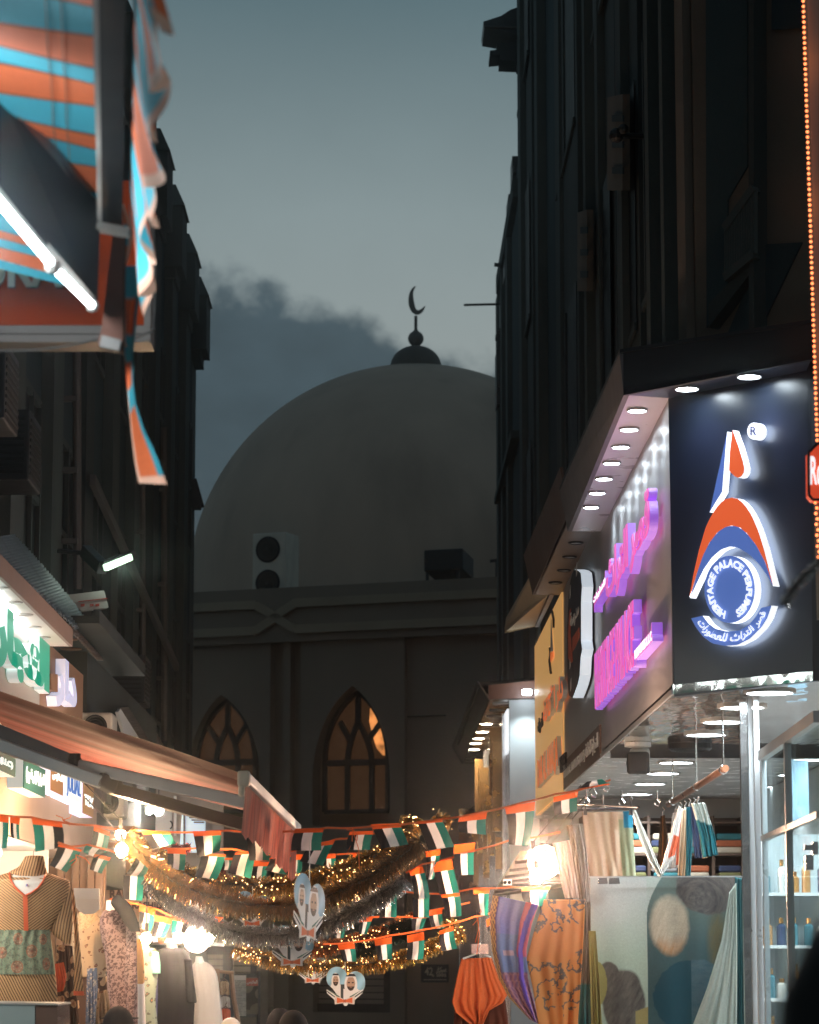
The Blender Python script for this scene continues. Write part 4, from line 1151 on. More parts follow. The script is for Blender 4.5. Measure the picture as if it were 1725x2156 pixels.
m_ = (g0 + g1) * .5; b.bar((m_.x, m_.y, m_.z), (m_.x, m_.y, .05), .035, .035, up=(0, 1, 0))
b.build('frame', M_alu, gw)
b = MB(); 
for x0, x1, y0, y1 in ((1694, 1715, 1779, 1790), (1696, 1714, 1800, 1832), (1712, 1724, 1772, 1800)):
    b.prism([on_y(x, y, 13.6) for x, y in ((x0, y1), (x1, y1), (x1, y0), (x0, y0))], (0, .03, 0))
b.build('lock_plate', M_chrome, gw, bevel=.003)
# shelf unit seen through the glass
su = thing('shelf_unit', 'white shelf unit stocked with small bottles behind the glass front', 'shelves', (2.75, 18.8, 0))
b = MB()
SH = [EYE - .95, EYE - .62, EYE - .29, EYE + .04, EYE + .37]
for z in SH: b.box(2.38, 3.2, 18.5, 18.85, z - .02, z)
b.box(2.36, 2.38, 18.5, 18.86, 0, EYE + .75); b.box(3.2, 3.22, 18.5, 18.86, 0, EYE + .75); b.box(2.36, 3.22, 18.86, 18.88, 0, EYE + .75)
b.build('case', mat('pale_laminate', (.5, .56, .58), .4, var=.06), su)
BC = [mat('bottle_%s' % n, c, .12, var=.1, spec=.7) for n, c in (('teal', (.05, .16, .20)), ('navy', (.03, .05, .11)), ('amber', (.35, .18, .06)), ('pale', (.55, .58, .56)))]
bi = 0
for si, z in enumerate(SH):
    for k in range(9):
        x = 2.44 + k * .083 + random.uniform(-.01, .01); h = random.uniform(.12, .22); r = random.uniform(.025, .034)
        o_ = (x, 18.56 + random.uniform(0, .03), z)
        t = thing('perfume_bottle', 'small perfume bottle standing on the white shelves behind the glass front', 'bottle', o_, 'bottles on the white shelves')
        b = MB(); b.lathe([(r, 0), (r, h * .7), (r * .5, h * .78), (r * .35, h * .8)], o_, 10); b.build('bottle', BC[(k * 3 + si * 2 + (k // 3)) % 4], t)
        b = MB(); b.lathe([(r * .5, h * .801), (r * .5, h), (.001, h)], o_, 10); b.build('cap', M_gold, t)
b = MB(); b.prism([on_y(x, y, 18.2) for x, y in ((1664, 1745), (1704, 1720), (1702, 1600), (1660, 1600))], (0, .02, 0))
tag(b.build('blue_banner', mat('sky_blue_print', (.22, .36, .46), .5, var=.5, vs=9, stretch=(6, 1, 1)), origin=on_y(1684, 1740, 18.2)), 'pale blue streaked banner hanging behind the glass above the shelves', 'banner')
# red LED sign at the right edge
rs = thing('red_blade_sign', 'red six-sided sign beginning Ro on a long chain of orange LEDs', 'sign', on_y(1722, 1000, 11.0))
YR_ = 11.0
def prR(pts, d=.06, y=YR_): return [on_y(x, p, y) for x, p in pts]
b = MB(); b.prism(prR([(1703, 953), (1722, 934), (1790, 934), (1810, 990), (1790, 1052), (1712, 1052), (1704, 1042)]), (0, .08, 0)); b.build('panel', emis('red_lightbox', (.72, .065, .022), .75, (.5, .08, .03)), rs)
b = MB(); q = prR([(1703, 953), (1722, 934), (1790, 934), (1810, 990), (1790, 1052), (1712, 1052), (1704, 1042)])
for a_, c_ in zip(q, q[1:] + q[:1]): b.tube([a_, c_], .006, 6)
b.build('rim', M_steel, rs)
b = MB(); text_fit(b, 'Ro', on_y(1707, 1021, YR_ - .004), on_y(1733, 1021, YR_ - .004), on_y(1707, 961, YR_ - .004), .006, (0, -1, 0), 0, 0, .012); b.build('lettering', M_ltwhite, rs)
b = MB(); b.prism(prR([(1697, -120), (1726, 940), (1900, 940), (1900, -120)], y=YR_ + .09), (0, .08, 0)); b.prism(prR([(1721, 1050), (1727, 1300), (1900, 1300), (1900, 1050)], y=YR_ + .09), (0, .08, 0)); b.build('back_panel', mat('beige_blade', (.34, .30, .26), .6, var=.15), rs)
b = MB()
for i in range(88):
    t_ = i / 87; b.ball(on_y(1691 + 30.5 * t_, -20 + 958 * t_, YR_ + .06), .0062, 8)
o1_ = b.build('led_chain', emis('red_led', (1.0, .24, .08), 3.2), rs)
b = MB()
for i in range(11): b.ball(on_y(1717 + 6 * i / 10 + (3 if i % 2 else 0), 1058 + 115 * i / 10, YR_ + .06), .0062, 8)
b.build('led_chain', o1_.data.materials[0], rs)
for yy in (120, 420, 720, 1110):
    ld = bpy.data.lights.new('led_chain_glow', 'POINT'); ld.energy = .28; ld.color = (1, .3, .1); ld.shadow_soft_size = .1
    lo_ = bpy.data.objects.new('led_chain_glow', ld); C.objects.link(lo_); lo_.location = on_y(1690, yy, YR_ + .03)
# ---------------------------------------------------------------- striped awning close on the left
CY, OR = (0.07, 0.47, 0.60), (0.78, 0.17, 0.06)
M_stripe_fab = cloth('striped_canvas', .8, .25, .12)
aw = thing('striped_awning', 'blue and orange striped awning with a lit tube under its arm, top left', 'awning', on_y(0, 700, 8))
ZR = EYE + 2.0
R0, R1 = on_z(237, -420, ZR), on_z(237, 430, ZR)
RDIR = (R1 - R0).normalized()
P_ST = 0.186
yref = on_z(205, 46, ZR).y
def stripe_col(y, wob=0.0):
    k = (y - yref) / P_ST + wob
    return CY if math.floor(k) % 2 == 0 else OR
NS = 260
def fab(u, v):
    # v runs along the rail, u from the rail to the wall
    y = R0.y + (R1.y - R0.y) * v
    x = R0.x + (R1.x - R0.x) * v - .02 - 1.7 * u
    z = ZR + .02 + .27 * 1.7 * u + .012 * math.sin(u * 9 + v * 30) - .03 * math.sin(math.pi * min(1, u * 1.2))
    return Vector((x, y + .03 * u, z))
def fcol(u, v):
    y = R0.y + (R1.y - R0.y) * v
    k = ((y - yref) / P_ST) % 1.0
    c = stripe_col(y)
    if min(k, 1 - k) < .05: c = sc(c, .35)
    return c
b = MB(); b.grid(fab, 30, NS, fcol); b.build('canopy_fabric', M_stripe_fab, aw, smooth=True)
b = MB()
for uu in (.055, .075):
    b.tube([fab(uu, v / 40) - Vector((0, 0, .004)) for v in range(41)], .0012, 5)
b.build('seam', mat('seam_thread', (.22, .12, .08), .9), aw)
b = MB(); b.bar(R0 + Vector((0, 0, -.02)), R1 + Vector((0, 0, -.02)), .055, .075); b.build('front_rail', mat('dark_rail', (.006, .009, .011), .6, var=.2, spec=.08), aw)
b = MB(); b.bar(R0 + Vector((-.034, 0, -.045)), R1 + Vector((-.034, 0, -.045)), .012, .02); b.build('rail_lip', M_dirty, aw)
b = MB(); b.bar(R1 + Vector((-.05, -.02, -.065)), R1 + Vector((.05, -.02, -.085)), .05, .02); b.build('rail_cap', M_dirty, aw)
# end panel and lower bands of the same cloth
b = MB()
bands = [((-120, 330), (205, 640), 0), ]
def q4(a, c, d, e, Y, col): b.grid(lambda u, v: on_y((a[0] * (1 - u) + c[0] * u) * (1 - v) + (e[0] * (1 - u) + d[0] * u) * v, (a[1] * (1 - u) + c[1] * u) * (1 - v) + (e[1] * (1 - u) + d[1] * u) * v, Y + .1 * u), 8, 4, lambda u, v: col)
edge_ys = [(-80, 380, 190, 590, CY), (-80, 455, 190, 600, OR), (-80, 476, 175, 605, CY), (-80, 500, 165, 612, OR), (-80, 520, 150, 606, CY)]
q4((-80, 340), (205, 560), (100, 512), (-80, 462), 8.35, CY)
q4((-80, 463), (100, 513), (110, 530), (-80, 481), 8.35, OR)
q4((-80, 482), (110, 531), (110, 548), (-80, 500), 8.3, CY)
q4((-80, 501), (110, 549), (118, 578), (-80, 524), 8.3, OR)
q4((-80, 525), (118, 579), (140, 601), (-80, 546), 8.3, CY)
b.build('end_panel', M_stripe_fab, aw)
# the arm: a broad dark trough with a fluorescent tube along its lower edge
A0, A1 = on_y(-260, 20, 6.6), on_y(208, 555, 7.75)
b = MB()
tr = [on_y(-200, -60, 6.55), on_y(0, 190, 6.9), on_y(212, 432, 7.6), on_y(205, 655, 7.72), on_y(0, 395, 6.95), on_y(-200, 140, 6.6)]
b.add(tr + [p + Vector((-.03, .10, .06)) for p in tr], [(0, 1, 4, 5), (1, 2, 3, 4), (6, 11, 10, 7), (7, 10, 9, 8), (0, 6, 7, 1), (1, 7, 8, 2), (2, 8, 9, 3), (3, 9, 10, 4), (4, 10, 11, 5)])
b.build('arm_trough', mat('gloss_blue_steel', (.006, .016, .026), .4, var=.3, vs=3, spec=.25), aw)
b = MB(); b.prism([on_y(-200, -120, 6.5), on_y(0, 138, 6.85), on_y(110, 300, 7.25), on_y(203, 428, 7.6), on_y(203, 440, 7.6), on_y(0, 200, 6.86), on_y(-200, -60, 6.5)], (.0, .02, .01)); b.build('arm_side', mat('mauve_sheet', (.19, .15, .16), .6, var=.15), aw)
b = MB()
def refl_band(x0, y0, x1, y1, x2, y2, x3, y3): b.prism([on_y(x0, y0, 6.86 + .0034 * x0 - .006), on_y(x1, y1, 6.86 + .0034 * x1 - .006), on_y(x2, y2, 6.86 + .0034 * x2 - .006), on_y(x3, y3, 6.86 + .0034 * x3 - .006)], (0, .003, 0))
T0, T1 = on_y(-200, 188, 6.5), on_y(112, 560, 7.2); T2, T3 = on_y(116, 566, 7.2), on_y(195, 644, 7.6)
b = MB(); b.tube([T0, T1], .0105, 10); b.tube([T2, T3], .0095, 10); b.build('light_tube', emis('fluorescent_tube', (.86, .96, 1.0), 16), aw)
b = MB(); b.bar(T0 + Vector((-.01, .02, .018)), T3 + Vector((-.01, .02, .018)), .03, .02); b.ball(T1, .022, 10); b.ball(T3, .018, 8); b.build('tube_batten', M_dirty, aw)
for i in range(3):
    ld = bpy.data.lights.new('tube_glow', 'POINT'); ld.energy = 27; ld.color = (.86, .96, 1); ld.shadow_soft_size = .12
    lo_ = bpy.data.objects.new('tube_glow', ld); C.objects.link(lo_); lo_.location = T0 + (T3 - T0) * (.22 + .22 * i) + Vector((-.16, -.02, .03))
b = MB()
b.prism([on_y(x, y, 7.78) for x, y in ((240, 470), (262, 474), (258, 738), (208, 728), (207, 715), (214, 690))], (.0, .06, 0)); b.build('end_bracket', mat('rust_bracket', (.085, .04, .03), .7, var=.4, vs=6, spec=.1), aw)
b = MB(); b.prism([on_y(x, y, 7.76) for x, y in ((214, 705), (255, 716), (250, 738), (209, 729))], (0, .05, 0)); b.build('bracket_foot', M_pipe, aw)
# valance with scalloped peach edge, blown outward
PEACH = (.80, .46, .33)
def val(u, v):
    y = R0.y + (R1.y + .06 - R0.y) * u
    top = R0 + (R1 - R0) * u + Vector((.045, 0, -.01))
    ph = (y - yref) / (P_ST * 2.0)
    scal = abs(math.sin(math.pi * ph))
    drop = .235 + .075 * scal ** .7
    k = (1 - u)
    out = (.052 + .012 * math.sin(ph * 5)) * v ** 1.3 + .014 * math.sin(ph * 9 + v * 4) * v
    return top + Vector((out, 0, -drop * v))
def vcol_(u, v):
    y = R0.y + (R1.y - R0.y) * u
    if v > .915: return PEACH
    return stripe_col(y + .03 * v)
b = MB(); b.grid(val, 340, 26, vcol_); b.build('scalloped_valance', M_stripe_fab, aw, smooth=True)
# loose strip hanging from the end of the valance
Lp = [(260, 560), (261, 650), (262, 745), (268, 820), (274, 880), (278, 925), (284, 975), (292, 1017)]
Rp = [(306, 560), (290, 650), (281, 745), (280, 800), (286, 850), (304, 905), (328, 955), (352, 1020)]
def tail(u, v):
    a, c = lerp_poly(Lp, v), lerp_poly(Rp, v)
    return on_y(a[0] + (c[0] - a[0]) * u, a[1] + (c[1] - a[1]) * u, 7.85 + .06 * math.sin(3 * v + 2 * u))
def tcol(u, v):
    if v > .965 or u < .12 + .1 * v * 0: return PEACH if v > .3 else (.5, .55, .55)
    if u > .80 and v > .1: return sc(CY, .6)
    return sc(OR, .9) if v > .55 or int(v * 9) % 2 else sc(CY, .8)
b = MB(); b.grid(tail, 16, 60, tcol); b.build('loose_strip', M_stripe_fab, aw, smooth=True)
def tail2(u, v):
    y0 = 430 + 300 * v
    xl = 253 + 8 * math.sin(v * 7); w = 8 + 9 * abs(math.sin(v * 6.5))
    return on_y(xl + w * u, y0, 7.83 + .03 * u)
b = MB(); b.grid(tail2, 8, 60, lambda u, v: PEACH if u > .6 else (sc(CY, .8) if int(v * 7) % 2 else sc(OR, .8))); b.build('loose_edge', M_stripe_fab, aw, smooth=True)
# orange shop sign behind it
os_ = thing('orange_sign', 'orange shop sign with cream letters ending URA behind the striped awning', 'sign', on_y(150, 720, 9))
b = MB(); b.prism([on_y(x, y, 9.0) for x, y in ((-160, 684), (303, 684), (303, 380), (-160, 380))], (0, .12, 0)); b.build('panel', mat('orange_panel', (.36, .05, .014), .9, var=.12, vs=1.5, spec=.03), os_)
b = MB(); b.prism([on_y(x, y, 8.97) for x, y in ((303, 716), (317, 716), (317, 372), (303, 372))], (0, .17, 0)); b.prism([on_y(x, y, 8.965) for x, y in ((-160, 702), (316, 702), (316, 685), (-160, 685))], (0, .16, 0)); b.prism([on_y(x, y, 8.98) for x, y in ((-160, 720), (318, 720), (318, 703), (-160, 703))], (0, .15, 0)); b.build('frame', mat('aged_frame', (.13, .11, .10), .5, metal=.2, var=.25), os_)
b = MB(); text_fit(b, 'URA', on_y(-48, 608, 8.98), on_y(134, 608, 8.98), on_y(-48, 535, 8.98), .02, (0, -1, 0), 0, 1, .03); b.build('lettering', [mat('cream_letters', (.55, .52, .42), .6), M_dark2], os_)
b = MB(); b.tube([on_y(0 + 212 * t, 738 - 25 * t + 8 * math.sin(math.pi * t), 8.6) for t in [i / 12 for i in range(13)]], .004, 6)
b.tube([on_y(200 + 122 * t, 715 - 20 * t + 14 * math.sin(math.pi * t), 8.7) for t in [i / 12 for i in range(13)]] + [on_y(325, 660, 8.75), on_y(326, 560, 8.8), on_y(322, 470, 8.85)], .004, 6)
tag(b.build('cable', M_pipe, origin=on_y(210, 716, 8.6)), 'thin brown cable looping under the orange sign', 'cable')

# ---------------------------------------------------------------- left shops
XA = -2.05
ls = thing('textile_shop', 'pale textile shop on the left with white lit sign canopy over green letters', 'shop', (XA, 16, 0))
ZS = EYE + 1.809
yE = yx(73, XA)
M_cream = mat('cream_panel', (.27, .21, .165), .6, var=.12, vs=2, grime=.25)
M_brownp = mat('brown_board', (.27, .155, .09), .6, var=.15, vs=2)
M_shopw = mat('white_shop_wall', (.68, .68, .65), .6, var=.08)
b = MB(); b.box(XA - .06, XA, 12.0, yE, EYE + 1.02, ZS); b.build('sign_board', mat('grey_white_board', (.42, .43, .41), .5, var=.1), ls)
b = MB(); b.box(XA - .07, XA - .001, yE + .003, yx(166, XA), EYE + 1.0, EYE + 1.86); b.build('brown_board', M_brownp, ls)
b = MB(); b.box(XA - .5, -1.892, 12.0, yE + .12, ZS + .002, ZS + .03); b.build('soffit', M_shopw, ls)
b = MB(); b.box(-1.892, -1.872, 12.0, yE + .12, ZS, ZS + .105); b.box(XA - .5, -1.892, yE + .121, yE + .14, ZS, ZS + .105); b.build('fascia', mat('taupe_fascia', (.23, .16, .13), .55, var=.1), ls)
for x, y in ((8, 1238), (28, 1268), (51, 1294), (69, 1320), (89, 1342)):
    p = on_z(x, y, ZS); p.x = max(min(p.x, -1.93), -2.02)
    b = MB(); b.lathe([(.05, 0), (.05, .004), (.04, .005), (.04, .0), (.001, -.0005)], p, 20, 0, (0, 0, -1)); b.build('downlight', M_dirty, ls)
q0, q1 = on_z(-60, 1180, ZS - .006), on_z(71, 1346, ZS - .006)
b = MB(); b.bar((q0.x, q0.y, ZS - .008), (q1.x, q1.y, ZS - .008), .018, .012); b.build('led_strip', emis('white_led_strip', (.95, 1, .98), 16), ls)
ld = bpy.data.lights.new('strip_glow', 'AREA'); ld.shape = 'RECTANGLE'; ld.size = .03; ld.size_y = 2.4; ld.energy = 3; ld.color = (.93, 1, .97)
lo_ = bpy.data.objects.new('strip_glow', ld); C.objects.link(lo_); lo_.location = (-1.93, 15.9, ZS - .03); lo_.rotation_euler = (0, math.radians(-35), 0)
M_green = emis('green_acrylic', (.02, .34, .22), .55, (.03, .3, .2))
M_ws = emis('white_letter_side', (.80, 1, .93), .42, (.8, .8, .8))
def ltext(s, px_l, px_r, z0, z1, X, depth, mats, name, parent, bold=.035):
    b = MB(); yl, yr = yx(px_l, X), yx(px_r, X)
    text_fit(b, s, (X, yl, z0), (X, yr, z0), (X, yl, z1), depth, (1, 0, 0), 0, 1, bold)
    for i, v in enumerate(b.v): b.v[i] = (v[0] - depth, v[1], v[2])
    return b.build(name, mats, parent)
gl_ = thing('green_lettering', 'big green Arabic channel letters with white glowing sides above the red awning', 'sign letters', (XA, 16, EYE + 1.45))
ltext(shape_ar('التجارية'), -75, 94, EYE + 1.43, EYE + 1.80, -1.985, .06, [M_green, M_ws], 'letters', gl_, .085)
wl3 = thing('white_lettering', 'white glowing Arabic letters on the brown board above the red awning', 'sign letters', (XA, 18.5, EYE + 1.5))
ltext(shape_ar('دار'), 108, 153, EYE + 1.47, EYE + 1.80, -1.985, .06, [emis('blue_white_face', (.55, .60, .85), .5), emis('white_side_dim', (.75, .78, .95), .45)], 'letters', wl3, .06)
b = MB(); b.prism([on_x(x, y, -1.995) for x, y in ((108, 1452), (122, 1458), (122, 1420), (108, 1418))], (-.05, 0, 0)); b.build('square', M_brownp, wl3)
# wall below the boards and lit shop mouth
b = MB(); b.box(XA - .2, XA + .03, 12, yx(190, XA), EYE + .62, EYE + 1.0); b.build('lower_band', M_cream, ls)
b = MB(); b.box(-3.3, XA + .02, 17.6, 17.68, 0, EYE + .62); b.box(-3.3, -3.2, 10, 17.6, 0, EYE + .62); b.build('room_wall', M_shopw, ls)
b = MB(); b.box(-3.2, XA, 12.6, 17.6, EYE + .60, EYE + .62); b.build('room_ceiling', M_shopw, ls)
for y in (13.2, 14.6, 16.4):  # tubes of the lit room, near unseen ones added to light the mannequins
    b = MB(); b.tube([(-2.75, y, EYE + .55), (-2.15, y, EYE + .55)], .018, 8); b.build('ceiling_fill_tube', emis('shop_tube', (1, .97, .9), 14), ls)
    ld = bpy.data.lights.new('shop_fill_glow', 'POINT'); ld.energy = 26; ld.color = (1, .90, .78); ld.shadow_soft_size = .15
    lo_ = bpy.data.objects.new('shop_fill_glow', ld); C.objects.link(lo_); lo_.location = (-2.35, y, EYE + .45)
# lightbox signs under the awning
XB = -1.93
def boxsign(name, label, px0, px1, yt, yb, face, txt, tmat, side=M_ws, d=.12, tz=(.2, .8), edge=None):
    y0, y1 = yx(px0, XB), yx(px1, XB)
    z1, z0 = on_x(px0, yt, XB).z, on_x(px1, yb, XB).z
    t = thing(name, label, 'sign', (XB, y0, z0))
    b = MB(); b.box(XB - d, XB - .006, y0, y1, z0, z1); b.build('lightbox', side, t)
    b = MB(); b.box(XB - .005, XB, y0, y1, z0, z1); f = b.build('face', face, t)
    h = z1 - z0
    for s, za, zb in txt:
        b = MB(); m = (y1 - y0) * .08
        text_fit(b, s, (XB + .001, y0 + m, z0 + h * za), (XB + .001, y1 - m, z0 + h * za), (XB + .001, y0 + m, z0 + h * zb), .004, (1, 0, 0), 0, 0, .02)
        b.build('lettering', tmat, f)
    return t
M_gface = emis('green_sign_face', (.004, .10, .085), .42, (.01, .08, .07)); M_wl = emis('white_sign_letters', (.85, .95, 1), .85)
boxsign('green_sign', 'green lightbox sign reading TRADING (LLC) cut by the left picture edge', -80, 25, 1540, 1633, M_gface, [('TRADING (LLC)', .3, .72)], M_wl)
boxsign('green_sign', 'green lightbox sign with white Arabic letters under the red awning', 43, 89, 1593, 1677, M_gface, [(shape_ar('التجارية (ش ذ م م)'), .22, .80)], M_wl)
M_goldf = mat('ochre_face', (.30, .17, .06), .5, var=.1)
boxsign('ochre_sign', 'ochre lightbox sign with white letters beside the blue letters', 101, 127, 1608, 1673, M_goldf, [(shape_ar('للملابس'), .45, .9)], M_wl, emis('lilac_side', (.72, .70, .95), .7))
boxsign('blue_sign', 'lightbox sign with tall blue letters between two ochre signs', 131, 166, 1618, 1692, M_ws, [('JULIAL', .05, .97)], emis('blue_sign_letters', (.02, .12, .42), .6), emis('lilac_side_box', (.75, .76, .98), .75))
boxsign('ochre_sign', 'small ochre lightbox sign last in the row under the red awning', 170, 192, 1645, 1720, M_goldf, [('TEX', .3, .65)], M_wl, emis('lilac_side_small', (.72, .70, .95), .7))
# corrugated roofs
def corrug(lower, upper, X0, X1, n, amp, label, parent=None, mt=None):
    def f(u, v):
        a = on_x(lower[0][0] + (lower[1][0] - lower[0][0]) * v, lower[0][1] + (lower[1][1] - lower[0][1]) * v, X0)
        c = on_x(upper[0][0] + (upper[1][0] - upper[0][0]) * v, upper[0][1] + (upper[1][1] - upper[0][1]) * v, X1)
        p = a + (c - a) * u
        p.z += amp * math.sin(v * n * 2 * math.pi) + .02 * math.sin(v * 3) * u
        p.y += .05 * (math.sin(v * 57) * .5) * (u > .9)
        return p
    b = MB(); b.grid(f, 6, n * 6)
    tag(b.build('corrugated_roof', mt, origin=f(.5, .5), smooth=True, solid=.004), label, 'roof sheet')
M_corr = mat('blue_grey_sheet', (.12, .17, .20), .5, metal=.3, var=.4, vs=3, grime=.6)
M_corr2 = mat('brown_sheet', (.16, .13, .11), .6, metal=.2, var=.4, vs=3, grime=.5)
corrug(((-40, 1140), (160, 1322)), ((30, 1128), (188, 1313)), -1.95, -2.32, 34, .014, 'blue-grey corrugated roof sheet above the white lit sign canopy', mt=M_corr)
corrug(((140, 1318), (205, 1388)), ((190, 1312), (250, 1390)), -1.98, -2.35, 16, .012, 'brown corrugated sheet under the white box on the left wall', mt=M_corr2)
corrug(((249, 1492), (300, 1570)), ((297, 1489), (345, 1573)), -1.98, -2.35, 14, .012, 'rusty corrugated sheet just above the red awning', mt=M_corr2)
b = MB(); b.prism([on_x(x, y, -1.97) for x, y in ((248, 1500), (254, 1492), (298, 1562), (262, 1548))], (-.02, 0, 0))
tag(b.build('tin_sheet', M_white, origin=on_x(270, 1550, -1.97)), 'white triangular tin sheet under the rusty corrugated one', 'sheet')
t = thing('white_box', 'white box with red marks jutting from the left wall over the corrugated sheets', 'box', on_y(183, 1280, 21.8))
b = MB(); q = [on_y(x, y, 21.8) for x, y in ((138, 1253), (172, 1287), (229, 1279), (219, 1243))]; b.prism(q, (-.05, .35, .03)); b.build('body', M_dirty, t)
b = MB()
for x0, x1 in ((170, 178), (189, 197), (201, 209)): b.prism([on_y(x, y, 21.79) for x, y in ((x0, 1277), (x1, 1276), (x1, 1271), (x0, 1272))], (0, .008, 0))
b.prism([on_y(x, y, 21.79) for x, y in ((165, 1266), (226, 1259), (226, 1260.5), (165, 1267.5))], (0, .008, 0)); b.build('red_mark', mat('red_print', (.4, .06, .04), .6), t)
# brown shop behind: soffit with unlit discs
bs_ = thing('brown_shop', 'brown unlit shop front past the green letters with round soffit discs', 'shop', (-2.1, 22, 0))
zq = on_y(160, 1383, 21).z
b = MB(); b.box(-2.6, -1.9, yE + 1.6, 22.5, zq, zq + .05); b.box(-1.9, -1.86, yE + 1.6, 22.5, zq + .0, zq + .09); b.build('soffit', M_dark2, bs_)
for x, y in ((141, 1346), (150, 1366), (163, 1384), (176, 1401), (188, 1420)):
    p = on_z(x, y, zq - .002); p.y = min(p.y, 22.3); b = MB(); b.lathe([(.075, 0), (.075, .006), (.06, .007), (.001, .004)], p, 20, 0, (0, 0, -1)); b.build('disc', M_bronze, bs_)
b = MB(); b.box(-2.6, -2.12, yx(167, -2.1) + .4, 27, EYE + .5, zq); b.build('wall', M_dark2, bs_)
for k in range(4):
    b = MB(); b.box(-2.12, -2.06, 20.3 + k * 1.3, 21.2 + k * 1.3, EYE + 1.0 + .1 * k, EYE + 1.5); b.build('louvre_panel', M_pipe, bs_)
fan_unit(168, 238, 1500, 1560, 20.6, 'beige single-fan air conditioner half hidden behind the red awning', fans=1)
fan_unit(197, 262, 1660, 1722, 22.0, 'dark beige air conditioner unit below the red awning arm', fans=1)
b = MB(); 
for k in range(3): b.box(-2.3, -1.85 + .03 * k, 21.6, 22.4, EYE + .92 - .06 * k - .04, EYE + .92 - .06 * k)
tag(b.build('ledge', M_bronze, origin=(-2.1, 22, EYE + .75)), 'stepped brown ledge under the dark beige air conditioner', 'ledge')
# little street lamp
t = thing('flood_lamp', 'small greenish-white flood lamp alone on the dark left wall', 'lamp', on_y(215, 1190, 22))
a, c = on_y(221, 1196, 21.9), on_y(276, 1173, 22.1)
b = MB(); b.bar(a + Vector((-.02, .03, .02)), c + Vector((.02, .03, .025)), .06, .075); b.bar(on_y(180, 1160, 22.3), on_y(216, 1196, 22.0), .08, .10); b.tube([on_y(180, 1165, 22.3), on_y(120, 1160, 22.3)], .02); b.build('housing', M_steel, t, bevel=.01)
b = MB(); b.bar(a + Vector((0, -.01, 0)), c + Vector((0, -.01, 0)), .045, .055); b.build('glass', emis('green_white_lamp', (.70, 1.0, .74), 1.6), t, bevel=.01)
ld = bpy.data.lights.new('flood_lamp_glow', 'POINT'); ld.energy = 3.5; ld.color = (.8, 1, .85); ld.shadow_soft_size = .05
lo_ = bpy.data.objects.new('flood_lamp_glow', ld); C.objects.link(lo_); lo_.location = on_y(262, 1200, 21.7)

# ---------------------------------------------------------------- red awning
ra = thing('red_awning', 'sloping brick red shop awning with folding arms and zigzag valance over the left shops', 'awning', on_y(515, 1640, 14))
M_red, n_, l_, p_ = newmat('red_ribbed_canvas')
tc = n_.new('ShaderNodeAttribute'); tc.attribute_name = 'Col'
f1 = noise(n_, l_, 3, 5)
c_ = mixc(n_, l_, mth(n_, l_, 'MULTIPLY', f1, .5), tc.outputs['Color'], (.16, .035, .025))
l_.new(c_, p_.inputs['Base Color']); p_.inputs['Roughness'].default_value = .85
tl = n_.new('ShaderNodeBsdfTranslucent'); l_.new(c_, tl.inputs[0]); mx = n_.new('ShaderNodeMixShader'); mx.inputs[0].default_value = .3
l_.new(p_.outputs[0], mx.inputs[1]); l_.new(tl.outputs[0], mx.inputs[2]); l_.new(mx.outputs[0], n_['Material Output'].inputs[0])
NE = [(-110, 1418), (0, 1455), (88, 1486), (167, 1513), (264, 1545), (350, 1573), (431, 1601), (512, 1630)]
def red_fab(u, v):
    a = lerp_poly(NE, u); n0 = on_y(a[0], a[1], 14.0)
    f0 = Vector((-2.05 + 1.55 * u, 16.6, EYE + 1.17 - .45 * u - .03 * math.sin(math.pi * u)))
    p = n0 + (f0 - n0) * v
    p.z += .006 * math.sin(v * 40) - .02 * math.sin(math.pi * v) * 1.0
    return p
rs_ = np.random.default_rng(3).uniform(.35, 1.3, 400)
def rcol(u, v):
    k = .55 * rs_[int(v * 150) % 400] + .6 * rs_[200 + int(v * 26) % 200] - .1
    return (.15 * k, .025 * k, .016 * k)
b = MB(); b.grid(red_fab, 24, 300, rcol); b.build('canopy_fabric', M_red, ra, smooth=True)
b = MB()
b.bar(on_y(-60, 1518, 14.45), on_y(150, 1605, 14.5), .06, .074); b.build('arm_upper', M_steel, ra)
M_alud = mat('worn_white_arm', (.50, .51, .49), .4, metal=.2, var=.15, vs=4, grime=.3)
b = MB(); b.bar(on_y(-60, 1547, 14.3), on_y(216, 1648, 14.35), .06, .062); b.build('arm_lower', M_alud, ra, bevel=.008)
b = MB(); b.bar(on_y(166, 1612, 14.4), on_y(524, 1691, 14.25), .06, .060); b.build('arm_forward', M_alud, ra, bevel=.008)
b = MB(); b.bar(on_y(236, 1660, 14.9), on_y(540, 1745, 15.2), .07, .06); b.build('arm_rear', M_steel, ra)
b = MB(); e = on_y(157, 1606, 14.4); b.tube([e + Vector((0, 0, -.05)), e + Vector((0, 0, .045))], [.03, .03], 14); b.tube([e + Vector((0, 0, -.02)), e + Vector((0, 0, .02))], .036, 14); b.build('elbow_joint', M_black, ra)
b = MB(); b.bar(on_y(206, 1640, 14.34), on_y(240, 1658, 14.4), .07, .072); b.build('elbow_block', M_pipe, ra, bevel=.01)
r0, r1 = on_y(518, 1640, 14.0), on_y(626, 1746, 16.6)
b = MB(); b.bar(r0, r1, .045, .052); b.build('front_rail', M_alud, ra, bevel=.006)
b = MB(); b.bar(r0 + Vector((-.01, -.03, .0)), r0 + Vector((-.01, .03, .0)), .06, .075); b.bar(r0 + Vector((-.02, -.028, -.06)), r0 + Vector((-.02, .02, -.05)), .03, .06); b.build('end_cap', mat('cream_plastic', (.55, .47, .36), .5), ra, bevel=.012)
zig = np.random.default_rng(5).uniform(0, 1, 80)
